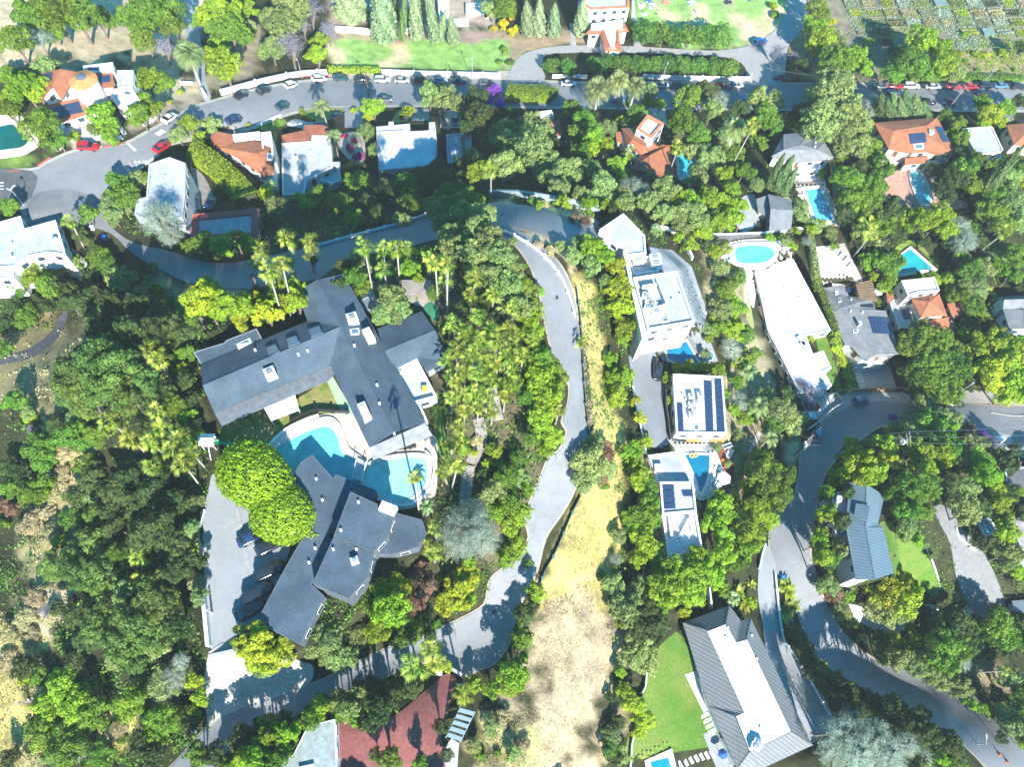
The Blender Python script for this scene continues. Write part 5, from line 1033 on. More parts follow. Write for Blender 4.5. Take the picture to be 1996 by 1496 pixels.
o 1862 882 28;v 1902 870 24;v 1880 905 22;l 1932 868 22;m 1915 848 12;u 1870 928 18;v 1882 960 26;b 1920 932 30;b 1940 980 26;v 1882 1000 28;D 1960 902 24;b 1955 1040 26;v 1960 1082 28;b 1975 1112 20;D 1850 940 24;b 1935 955 24;D 1910 990 22;b 1900 900 24;D 1960 960 22;v 1990 1140 14;b 1950 1010 22;u 1890 835 14;D 1980 1000 20;b 1985 960 12;D 1975 880 16;b 1940 880 14;v 1960 890 14;l 1925 1020 8;D 1905 1060 16
y 1732 1150 42;y 1755 1172 40;v 1722 1188 36;v 1740 1202 30;y 1762 1142 26;y 1710 1160 26
v 1612 1142 22;u 1625 1160 22;b 1600 1145 14;v 1640 1190 20;u 1630 1185 14;v 1650 1205 14;b 1665 1215 10;b 1655 1165 12;r 1604 1125 7
n 1535 1152 28;n 1540 1185 26;n 1530 1205 20;D 1555 1240 20;n 1525 1140 20;D 1570 1280 22;n 1600 1310 22
o 1708 1245 20;b 1740 1252 20;y 1782 1240 22;D 1802 1200 20;D 1832 1232 38;D 1862 1220 34;o 1835 1272 36;o 1865 1262 26;o 1932 1212 34;o 1950 1232 30;o 1982 1252 26;q 1684 1245 14;D 1890 1250 26;D 1800 1230 24;D 1820 1300 22;o 1900 1225 20;D 1960 1265 24;D 1985 1215 20
v 1742 1288 24;v 1780 1290 26;v 1802 1312 22;v 1830 1322 22;v 1862 1340 22;b 1755 1265 18;o 1720 1275 16;l 1770 1295 14;v 1880 1348 12
g 1872 1290 22;f 1962 1308 13 1890 1313;s 1895 1275 8;b 1890 1372 13;b 1912 1382 16;b 1930 1392 12;v 1972 1332 28;o 1982 1362 28;v 1960 1400 24;v 1985 1422 28;D 1950 1440 14;D 1940 1355 18;v 1945 1390 16;b 1990 1450 14
D 1590 1312 24;D 1620 1330 26;D 1650 1350 26;D 1692 1372 26;D 1720 1392 26;D 1762 1412 28;D 1800 1430 28;D 1840 1450 28;n 1605 1300 18;n 1620 1330 18;D 1570 1260 18;D 1860 1470 22;D 1790 1400 24;D 1740 1375 20;D 1660 1390 22
g 1640 1432 46;g 1702 1442 42;g 1672 1470 42;g 1622 1470 34;g 1732 1472 38;g 1765 1452 28;g 1660 1400 26
b 1850 1470 18;b 1832 1482 14;b 1870 1490 14;g 1800 1480 20;v 1780 1490 20
v 1195 1140 22;v 1222 1190 34;D 1262 1180 24;D 1240 1222 34;D 1280 1222 26;v 1232 1282 24;v 1262 1292 26;b 1208 1312 14;y 1230 1372 26;y 1252 1402 26;y 1215 1350 18;D 1190 1360 12;v 1195 1430 20;o 1182 1462 18;v 1212 1470 20;D 1200 1480 18;v 1245 1250 24;D 1270 1245 20;b 1215 1215 16;y 1245 1430 14;g 1200 1090 14;S 1170 1120 12;v 1235 1150 20;v 1255 1140 20;D 1205 1405 16
n 1440 1155 22;n 1452 1180 20;q 1430 1165 20;b 1410 1150 16;n 1465 1140 14;b 1462 1175 14
S 1480 390 6;b 1550 450 10;b 1580 450 14;v 1590 440 16;g 1572 470 12;v 1620 455 14;o 1625 480 10;f 1695 440 26 1670 470;f 1700 455 20;v 1670 460 14;o 1722 440 26;D 1740 455 24;q 1715 475 16 1720 500;D 1740 405 26;D 1720 425 24;b 1800 432 26;b 1775 425 24;b 1765 450 16;y 1832 420 24;b 1842 452 24;b 1822 440 20;D 1860 480 20;g 1880 470 30;g 1870 440 24;o 1895 445 18;o 1930 420 30;o 1955 440 24;f 1960 452 20 1905 495;v 1985 432 26;g 1985 395 16;D 1910 470 18;b 1870 500 16;u 1875 510 20;o 1890 530 26;v 1920 520 20;D 1800 475 14;o 1720 515 26;b 1690 510 18;o 1740 510 22;o 1730 545 20;b 1720 560 16;o 1710 590 10;b 1735 570 12;D 1680 475 16;b 1700 540 12
b 1792 540 12;b 1820 548 16;b 1845 548 18;y 1855 565 14;o 1868 580 22;v 1880 560 20;v 1905 560 22;o 1900 600 22;n 1925 570 22;n 1940 590 20;n 1920 620 22;n 1935 640 20;D 1890 630 20;D 1905 660 16;y 1850 580 12;v 1955 490 18;o 1985 500 26;o 1970 540 22;D 1990 560 18;b 1990 600 14;D 1875 655 16;b 1860 660 12;D 1755 650 14;D 1740 665 12;b 1715 620 8;b 1940 520 18;g 1930 500 12
v 1560 420 16;t 1605 435 8;b 1575 445 10;S 1520 460 12;b 1500 465 10;v 1530 470 12;b 1545 480 10
t 1635 705 14;t 1645 730 14;t 1655 752 14;t 1628 680 13;s 1640 765 9;b 1575 662 12
v 1000 470 10;w 1052 478 12;w 1075 490 12;v 1095 480 12;b 1040 392 10;w 1060 398 10;s 1085 400 9;u 1120 425 12;u 1140 432 12
D 470 1440 24;D 500 1425 22;o 530 1412 22;D 560 1405 20;D 420 1470 24;o 385 1465 20;D 630 1365 18;D 665 1362 18;D 700 1345 18;D 790 1315 18;w 70 1165 22;w 105 1200 20;w 62 1245 18;w 120 1135 18;D 150 970 24;o 90 940 22;v 180 960 22;o 140 1010 20;b 120 1060 18;o 1030 1100 10;D 1640 1020 18;D 1650 960 16
"""
TREES = [q.split() for ln in TREES.strip().splitlines() for q in ln.split(';') if q.strip()]  # last row holds trees added to throw shade on the lower road
def build_sheets():
    asph = mat('asphalt', (.235, .24, .25), .9, var=.07, scale=.16, fine=3, fvar=.07, cracks=.13)
    asph2 = mat('newer_asphalt', (.11, .115, .12), .9, var=.12, scale=.3, fine=3)
    conc = mat('concrete', (.42, .41, .39), .9, var=.08, scale=.3, fine=2, fvar=.1)
    pav = mat('pavement_concrete', (.42, .385, .34), .9, var=.08, scale=.4, fine=2)
    drv = mat('drive_concrete', (.27, .28, .285), .9, var=.06, scale=.2, fine=2, fvar=.06)
    law = mat('lawn_grass', (.07, .17, .018), .95, var=.2, scale=.18, col2=(.15, .19, .035), fine=3, bump=.3)
    plw = mat('dry_lawn_grass', (.20, .26, .06), .95, scale=.2, col2=(.30, .26, .12), fine=5, bump=.3)
    peach = mat('peach_paving', (.58, .47, .38), .85, var=.06, scale=.5, fine=3)
    terra = mat('red_paving', (.24, .085, .075), .85, var=.08, scale=.3, fine=2)
    greyp = mat('grey_decking', (.26, .28, .30), .8, var=.08, scale=.4, fine=3, wave=(-15, 2.2, .2))
    redk = mat('red_decking', (.28, .09, .05), .7, fine=3, wave=(60, 2, .3))
    stone = mat('pale_stone_paving', (.58, .56, .53), .85, var=.07, scale=.6, fine=2)
    turf = mat('pale_turf', (.32, .46, .30), .9, var=.06)
    S = [
     ('pavement', '-60,345 -60,330 60,328 85,316 125,298 155,289 200,284 245,276 280,257 310,241 345,221 375,206 400,198 450,184 500,171 560,160 620,153 700,149 800,148 900,149 990,151 1100,158 1250,158 1400,156 1520,160 1700,161 1850,162 2100,163 2100,215 1800,217 1300,214 1000,211 830,209 670,211 600,217 548,231 500,250 440,266 400,272 330,285 300,312 200,372 70,380 -60,380', pav, 1),
     ('road', '-60,335 60,333 90,321 128,303 158,294 203,289 248,281 284,262 314,246 348,226 378,211 403,203 450,189 500,177 560,166 620,158 700,154 800,153 900,154 990,156 1100,163 1250,163 1400,161 1520,164 1700,166 1850,167 2100,168 2100,211 1800,213 1300,210 1000,207 830,205 670,206 600,212 548,225 500,243 440,259 400,265 330,277 300,305 265,330 235,352 200,378 205,420 160,440 60,440 40,400 60,378 -60,378', asph, 2),
     ('side_road', '-80,336 62,334 64,378 44,392 -80,390', asph2, 3),
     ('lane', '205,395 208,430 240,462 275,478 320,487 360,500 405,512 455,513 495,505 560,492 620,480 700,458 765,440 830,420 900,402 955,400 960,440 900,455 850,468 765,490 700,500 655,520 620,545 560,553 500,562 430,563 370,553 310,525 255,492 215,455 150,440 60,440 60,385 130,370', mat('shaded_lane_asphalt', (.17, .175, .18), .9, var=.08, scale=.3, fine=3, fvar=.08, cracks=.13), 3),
     ('upper_lane', '950,402 1000,402 1042,407 1085,420 1130,432 1172,448 1175,468 1140,478 1095,475 1050,455 1010,445 965,440', asph, 4),
     ('road', '940,420 985,440 1022,460 1062,488 1093,520 1116,570 1126,630 1132,700 1136,760 1140,820 1147,850 1140,885 1122,945 1110,975 1092,1005 1062,1050 1045,1115 1022,1160 1003,1205 993,1250 965,1292 935,1305 900,1318 862,1288 800,1300 755,1318 700,1342 650,1352 600,1380 560,1402 500,1428 440,1465 400,1510 340,1560 250,1560 330,1500 385,1440 430,1400 500,1372 560,1352 600,1338 645,1320 700,1292 745,1270 800,1250 850,1230 905,1205 945,1180 952,1145 965,1122 1000,1098 1018,1072 1032,1048 1025,1012 1036,975 1052,938 1070,895 1090,880 1106,845 1096,823 1108,790 1110,750 1095,735 1075,680 1062,620 1050,560 1032,515 1005,478 970,458 935,445', asph, 4),
     ('driveway', '415,925 432,935 450,960 480,990 505,1010 560,1060 560,1090 520,1180 480,1262 412,1266 404,1180 396,1080 398,1000 408,950', drv, 3),
     ('drive_strip', '461,1000 468,1000 484,1080 488,1110 480,1110 476,1085', mat('worn_concrete_strip', (.31, .30, .29), .9), 5),
     ('driveway_apron', '408,1272 500,1258 585,1290 612,1302 596,1340 500,1372 430,1400 405,1415', pav, 5),
     ('park_drive', '993,158 997,132 1012,112 1042,98 1092,90 1150,89 1240,91 1335,97 1400,99 1450,92 1488,76 1516,52 1532,22 1536,-30 1585,-30 1575,35 1558,66 1536,92 1532,120 1520,165 1450,165 1455,140 1430,116 1350,108 1200,103 1110,104 1065,108 1056,130 1060,158', mat('park_asphalt', (.36, .345, .33), .9, var=.06, fine=2), 4),
     ('shared_drive', '1225,672 1262,662 1292,735 1292,790 1302,866 1270,872 1262,840 1245,830 1232,740', asph, 2),
     ('terrace', '1262,482 1310,488 1348,520 1372,590 1386,640 1380,655 1400,705 1372,712 1338,716 1292,704 1258,650 1300,600', greyp, 2, False),
     ('pool_terrace', '1305,850 1395,850 1412,905 1410,945 1390,968 1360,975 1340,935 1318,882', stone, 2),
     ('deck', '1390,862 1418,872 1430,905 1428,940 1412,972 1392,965 1408,930 1404,900', redk, 4),
     ('pool_surround', '1400,478 1440,468 1500,465 1540,475 1548,500 1545,512 1480,525 1470,600 1452,600 1450,540 1440,520 1405,505', stone, 1, False),
     ('patio', '1582,482 1630,478 1655,545 1680,550 1650,556 1602,560', stone, 1, False),
     ('patio', '1630,478 1645,474 1668,520 1682,548 1656,548', mat('stone_mosaic', (.45, .38, .34), .85, scale=1.5, col2=(.30, .27, .26), fine=4), 2, False),
     ('pool_surround', '1545,350 1605,345 1642,440 1584,446 1555,372', peach, 1, False),
     ('red_terrace', '1722,350 1770,325 1812,325 1830,395 1862,385 1885,405 1800,412 1740,402', mat('red_flagstone', (.48, .22, .14), .85, scale=1.2, col2=(.40, .30, .26), fine=3), 1),
     ('pool_surround', '-60,225 30,222 52,240 78,278 60,296 30,306 -60,306', peach, 1),
     ('peach_terrace', '512,878 530,858 560,834 600,818 640,806 690,800 730,900 720,880 842,846 852,900 850,960 835,975 800,992 760,990 700,950 640,965 560,950', peach, 1),
     ('lawn', '584,775 636,738 650,745 662,803 622,806 598,815 562,833 535,852 512,880 440,868 432,828 510,792', mat('patchy_lawn', (.085, .16, .02), .95, scale=.3, col2=(.30, .24, .09), fine=5, bump=.3), 2),
     ('turf_strip', '634,736 646,730 692,808 668,812', turf, 3, False),
     ('lawn', '843,775 856,772 872,880 868,905 852,870 842,800', law, 2),
     ('lawn', '1318,1232 1332,1235 1366,1300 1388,1380 1400,1430 1390,1455 1330,1465 1222,1480 1238,1400 1258,1340 1270,1280', law, 1),
     ('patio', '1335,1316 1368,1305 1392,1375 1372,1392', stone, 2, False), ('patio', '1370,1432 1392,1425 1432,1500 1400,1510', drv, 2, False),
     ('lawn', '1712,1030 1740,1020 1790,1060 1820,1110 1830,1150 1822,1165 1800,1150 1770,1130 1745,1128', law, 1),
     ('lawn', '1605,275 1640,300 1648,400 1628,400 1618,330', plw, 1), ('lawn', '1520,385 1546,378 1562,412 1550,424 1542,395', plw, 1), ('lawn', '1520,225 1560,240 1572,258 1540,258', law, 1),
     ('lawn', '1440,520 1450,520 1462,590 1470,640 1455,620', plw, 1), ('lawn', '1578,485 1584,486 1602,545 1596,545', law, 1), ('lawn', '1590,660 1610,655 1640,760 1618,760', law, 1), ('lawn', '1745,500 1776,476 1810,505 1830,520 1785,470 1748,480', law, 1),
     ('lawn', '770,222 778,215 805,213 795,235 765,238', plw, 1), ('lawn', '592,218 625,210 668,211 668,220 640,235 610,238', plw, 2), ('lawn', '505,250 545,232 560,240 530,255', law, 2),
     ('driveway', '672,208 708,208 708,250 672,250', drv, 3, False), ('driveway', '800,212 836,212 838,236 802,236', drv, 3, False), ('driveway', '855,215 895,215 900,250 858,250', peach, 3, False), ('driveway', '1238,222 1290,212 1300,245 1290,240', peach, 3), ('driveway', '575,232 600,238 640,240 612,252 560,245', conc, 3), ('driveway', '1248,208 1296,206 1298,220 1262,225', conc, 3, False),
     ('footpath', '345,-30 385,-30 388,60 398,110 402,160 412,190 398,196 380,150 368,90', conc, 2), ('footpath', '1110,45 1116,45 1124,90 1112,90', pav, 2, False), ('footpath', '1232,-20 1236,-20 1240,60 1252,92 1236,92 1230,50', pav, 3, False),
     ('footpath', '224,232 228,228 248,262 240,266', conc, 3, False), ('footpath', '112,285 120,272 126,285 118,296', pav, 3, False),
     ('road', '2100,780 1990,795 1900,790 1842,782 1790,790 1740,785 1690,785 1650,795 1602,828 1575,860 1562,885 1558,930 1545,972 1515,998 1502,1035 1502,1080 1512,1120 1532,1150 1558,1200 1575,1250 1605,1300 1660,1345 1745,1392 1850,1432 1925,1500 1990,1600 2100,1600 2020,1500 1960,1425 1890,1355 1800,1320 1705,1288 1645,1238 1612,1185 1592,1130 1578,1080 1588,1000 1604,930 1642,880 1682,852 1720,830 1800,830 1860,830 1905,850 1960,880 2100,900', asph, 3),
     ('driveway', '1590,790 1618,775 1660,770 1760,765 1770,790 1700,800 1640,808 1600,830', conc, 2), ('driveway', '1565,770 1612,755 1625,780 1590,812 1568,800', conc, 1), ('driveway', '1668,706 1730,700 1748,760 1690,762', conc, 2, False), ('patio', '1648,690 1668,700 1690,760 1676,760', stone, 3, False), ('pavement', '1860,770 1890,760 2060,780 2060,796 1950,790 1862,784', pav, 4, False), ('driveway', '1930,840 1968,850 1985,885 1955,885', conc, 4, False),
     ('lane', '1484,1065 1492,1062 1508,1085 1514,1130 1522,1195 1532,1258 1572,1318 1612,1372 1620,1420 1560,1445 1500,1300 1486,1220 1476,1150', drv, 4),
     ('lane', '1820,988 1835,985 1858,1000 1872,1030 1905,1062 1935,1112 1962,1185 1960,1215 1925,1208 1890,1190 1862,1120 1852,1062 1828,1015', mat('gravelly_drive', (.19, .19, .19), .9, var=.08, fine=3, fvar=.12), 2),
     ('footpath', '1788,1180 1820,1180 1850,1195 1878,1195 1885,1168 1892,1168 1890,1205 1850,1208 1815,1196 1788,1192', stone, 2),
     ('patio', '1598,1012 1625,1010 1650,1050 1655,1120 1640,1120 1625,1060 1600,1048', greyp, 1, False), ('terrace', '1650,1180 1680,1185 1720,1215 1770,1215 1765,1230 1720,1235 1690,1222 1655,1200', stone, 2),
     ('terracotta_paving', '655,1412 700,1412 742,1408 785,1385 820,1355 850,1330 872,1314 890,1325 882,1355 870,1400 860,1440 852,1520 655,1520', terra, 3),
     ('garden_path', '880,1440 895,1450 890,1510 868,1510 866,1460', pav, 2, False), ('walk', '-20,695 30,690 70,672 105,640 120,610 132,612 120,650 85,685 40,705 -20,712', mat('dark_path', (.10, .10, .11), .9), 1),
     ('playground_mat', '826,600 838,590 850,596 858,612 850,626 838,618', mat('green_rubber', (.04, .22, .10), .9), 3), ('garden_patio', '792,575 830,575 850,592 832,600 800,590', peach, 2), ('garden_patio', '700,572 725,565 735,600 722,612 708,598', mat('grey_gravel', (.36, .34, .31), .9, fine=4), 2),
     ('verge', '640,138 1000,138 1000,150 640,150', mat('verge_soil', (.50, .40, .32), .95, fine=3), 1, False), ('terrace', '1440,392 1470,380 1480,430 1455,452 1436,440', conc, 1), ('verge', '118,1400 120,1402 121,1403', stone, 1, False) if 0 else None,
     ('patio', '362,330 395,340 420,400 390,412 365,405', mat('gravel_yard', (.30, .25, .21), .9, fine=3), 1), ('terrace', '660,262 705,262 712,312 690,318 662,290', peach, 1), ('terrace', '104,242 176,225 200,245 190,278 130,275', stone, 1), ('yard', '95,485 132,478 175,520 165,545 120,530', drv, 2),
     ('footpath', '1458,880 1476,840 1484,845 1466,885 1490,905 1484,912', conc, 2, False),
    ]
    vm = mat('dusty_verge', (.40, .33, .25), .95, var=.12, scale=.8, fine=4)
    for q in S:
        if q is None: continue
        if q[0] == 'road' and q[3] == 4 or q[0] == 'road' and '2100,780' in q[1] or q[0] == 'upper_lane':
            P3 = [Vector((a, b, 0)) for a, b in pp(q[1])]; sheet('verge', [(p.x, p.y) for p in inset(P3, -3.5)], vm, q[3]-1 if q[3] < 4 else 2, True)
        sheet(q[0], pp(q[1]), q[2], q[3], q[4] if len(q) > 4 else True)
    # painted markings: the stop bar and the worn letters by the red car, worn lines at the corner
    paint = mat('road_paint', (.72, .72, .70), .8, var=.12, fine=6)
    for q in ('247,281 251,279 268,294 263,297', '302,262 316,253 325,258 311,267', '0,357 9,357 9,359 0,359', '0,363 9,363 9,365 0,365', '0,369 9,369 9,371 0,371', '20,372 26,364 33,362 34,364 28,366 23,373'):
        sheet('road_marking', pp(q), paint, 6, False, step=4)
    rk = mat('red_kerb_paint', (.50, .10, .08), .8)
    for q in ('72,324 98,307 100,309 76,326', '20,334 40,333 40,336 20,336', '200,287 245,279 245,281 200,290', '585,150 640,147 640,149 585,152'):
        sheet('kerb_paint', pp(q), rk, 5, False, step=4)
    mh = plain('cast_iron', (.045, .045, .05), .6)
    for u, v in ((1084, 581), (963, 1193), (981, 419), (1095, 610)):
        if (u, v) == (1095, 610): continue
        c = G(u, v, .24); N_ = 20; o = link('manhole_cover', mesh('manhole_cover', [(.42*math.cos(6.2832*i/N_), .42*math.sin(6.2832*i/N_), z) for z in (-.2, .02) for i in range(N_)], [tuple(range(N_, 2*N_))]+[(i, (i+1) % N_, N_+(i+1) % N_, N_+i) for i in range(N_)]), mh, None, c)
        tag(o, {1084: 'round dark manhole cover in the sunlit bend of the ridge road', 963: 'round dark manhole cover low on the ridge road above the palm shadow', 981: 'round dark manhole cover where the two upper lanes meet'}[u], 'manhole cover', 'manhole covers in the road')
def build_pools():
    cop = mat('pool_coping', (.62, .55, .48), .8, var=.06, fine=3)
    for k, (lab, P, Co, col, cv, _) in enumerate(POOLS):
        P, Co = pp(P), pp(Co); PO = smooth_loop(P, 3) if cv else P; CO = smooth_loop(Co, 3) if cv else Co; USED.append(CO)
        c = np.mean(np.array(P), 0); g = G(*c); n = len(PO); zz = g.z
        m = MATS.get('pool_water_%d' % k)
        m = mat('pool_water_%d' % k, col, .06, var=.12, scale=.35, spec=.6, bump=.05)
        root = empty('swimming_pool' if k < 11 else 'hot_tub', (g.x, g.y, zz)); tag(root, lab, 'pool' if k < 11 else 'hot tub', 'swimming pools')
        lo = [at_h(u, v, zz+.30) for u, v in PO]; r = tess(lo)
        me = mesh('water', [(q.x-g.x, q.y-g.y, .30) for q in r[0]], [tuple(f) for f in r[2]]); bm = bmesh.new(); bm.from_mesh(me)
        for f in bm.faces:
            if f.normal.z < 0: f.normal_flip()
        bm.to_mesh(me); bm.free()
        link('water', me, m, root)
        V = []; Fc = []
        for u, v in PO: p = at_h(u, v, zz+.42); V += [(p.x-g.x, p.y-g.y, .42), (p.x-g.x, p.y-g.y, .20)]
        for u, v in CO: p = at_h(u, v, zz+.42); V += [(p.x-g.x, p.y-g.y, .42), (p.x-g.x, p.y-g.y, -.8)]
        if len(PO) == len(CO):
            for i in range(n):
                j = (i+1) % n; Fc += [(2*i, 2*j, 2*n+2*j, 2*n+2*i), (2*i, 2*i+1, 2*j+1, 2*j), (2*n+2*i, 2*n+2*j, 2*n+2*j+1, 2*n+2*i+1)]
        else:   # nearest-point bridge by common fraction
            m_ = len(CO)
            V = []; cpt = [at_h(u, v, zz+.42) for u, v in CO]
            vv = [Vector((p.x, p.y)) for p in cpt]; inn = [at_h(u, v, zz+.42) for u, v in PO]; vv2 = [Vector((p.x, p.y)) for p in inn]
            rr = delaunay_2d_cdt(vv+vv2, [(i, (i+1) % m_) for i in range(m_)]+[(m_+i, m_+(i+1) % n) for i in range(n)], [], 0, 1e-5)
            V = [(q.x-g.x, q.y-g.y, .42) for q in rr[0]]; pin = [(p.x, p.y) for p in inn]; pout = [(p.x, p.y) for p in cpt]
            for f in rr[2]:
                cc = np.mean([[rr[0][i].x, rr[0][i].y] for i in f], 0)
                if inpoly(cc[:1], cc[1:], pout)[0] and not inpoly(cc[:1], cc[1:], pin)[0]: Fc.append(tuple(f))
            for L_, dz in ((cpt, -.8), (inn, .2)):
                b = len(V); q_ = len(L_)
                for p in L_: V += [(p.x-g.x, p.y-g.y, .42), (p.x-g.x, p.y-g.y, dz)]
                for i in range(q_): j = (i+1) % q_; Fc.append((b+2*i, b+2*j, b+2*j+1, b+2*i+1))
        me = mesh('coping', V, Fc); fixn(me)
        link('coping', me, cop, root)
# ------------------------------------------------------------------ vehicles
def loft(rings, cap=True):
    V = [p for r in rings for p in r]; n = len(rings[0]); Fc = []
    for i in range(len(rings)-1):
        for j in range(n): Fc.append((i*n+j, i*n+(j+1) % n, (i+1)*n+(j+1) % n, (i+1)*n+j))
    if cap: Fc.append(tuple(range(n))[::-1]); Fc.append(tuple((len(rings)-1)*n+j for j in range(n)))
    return V, Fc
def car_proto(kind):
    if kind == 'suv': B = [(-2.35, .70, .45, .80), (-2.28, .86, .32, 1.0), (-1.7, .93, .28, 1.05), (0, .95, .28, 1.06), (1.2, .93, .28, 1.04), (1.9, .90, .30, .98), (2.28, .80, .34, .85), (2.38, .62, .45, .72)]; Gh = [(-2.2, .78, 1.04), (-1.95, .70, 1.66), (.35, .70, 1.68), (1.2, .80, 1.03)]
    else: B = [(-2.35, .66, .42, .72), (-2.25, .84, .28, .90), (-1.6, .90, .24, .96), (0, .92, .24, .95), (1.0, .90, .24, .92), (1.8, .87, .26, .84), (2.22, .76, .30, .70), (2.36, .58, .38, .58)]; Gh = [(-1.85, .74, .95), (-1.05, .62, 1.40), (.25, .62, 1.42), (1.25, .76, .91)]
    def ring(x, w, z0, z1):
        r = .10; return [(x, -w+r, z0), (x, w-r, z0), (x, w, z0+r), (x, w, z1-r*1.4), (x, w-r*1.3, z1), (x, -w+r*1.3, z1), (x, -w, z1-r*1.4), (x, -w, z0+r)]
    V, Fc = loft([ring(*b) for b in B]); body = mesh('car_body', V, Fc, True); fixn(body)
    R_ = []
    for x, w_, z in Gh: R_.append((x, w_, z))
    (x0, w0, z0), (x1, w1, z1), (x2, w2, z2), (x3, w3, z3) = R_
    V = [(x0, -w0, z0-.05), (x0, w0, z0-.05), (x3, w3, z3-.05), (x3, -w3, z3-.05), (x1, -w1, z1), (x1, w1, z1), (x2, w2, z2), (x2, -w2, z2)]
    cab = mesh('car_glass', V, [(0, 4, 5, 1), (1, 5, 6, 2), (2, 6, 7, 3), (3, 7, 4, 0)]); fixn(cab)
    V = [(x1-.04, -w1-.02, z1-.02), (x1-.04, w1+.02, z1-.02), (x2+.04, w2+.02, z2-.02), (x2+.04, -w2-.02, z2-.02), (x1+.1, -w1+.1, z1+.06), (x1+.1, w1-.1, z1+.06), (x2-.1, w2-.1, z2+.06), (x2-.1, -w2+.1, z2+.06)]
    roof = mesh('car_roof', V, [(4, 5, 6, 7), (0, 1, 5, 4), (1, 2, 6, 5), (2, 3, 7, 6), (3, 0, 4, 7)], True); fixn(roof)
    N_ = 14; V = [(r*math.cos(6.2832*i/N_), y, r*math.sin(6.2832*i/N_)) for y, r in ((-.11, .30), (-.09, .33), (.09, .33), (.11, .30)) for i in range(N_)]
    wh = mesh('car_wheel', V, [(q*N_+i, q*N_+(i+1) % N_, (q+1)*N_+(i+1) % N_, (q+1)*N_+i) for q in range(3) for i in range(N_)]+[tuple(range(N_)), tuple(range(3*N_, 4*N_))]); fixn(wh)
    hl = mesh('car_lamp', [(-.05, -.16, -.07), (.05, -.16, -.07), (.05, .16, -.07), (-.05, .16, -.07), (-.05, -.16, .07), (.03, -.16, .07), (.03, .16, .07), (-.05, .16, .07)], [(0, 3, 2, 1), (4, 5, 6, 7), (0, 1, 5, 4), (1, 2, 6, 5), (2, 3, 7, 6), (3, 0, 4, 7)])
    return body, cab, roof, wh, hl, kind
CARC = dict(black=(.016, .022, .032), white=(.75, .76, .77), silver=(.42, .45, .47), red=(.42, .012, .02), blue=(.02, .12, .34), navy=(.015, .045, .11), teal=(.02, .07, .09), grey=(.10, .13, .15), brightred=(.62, .02, .03), bluegrey=(.08, .20, .33))
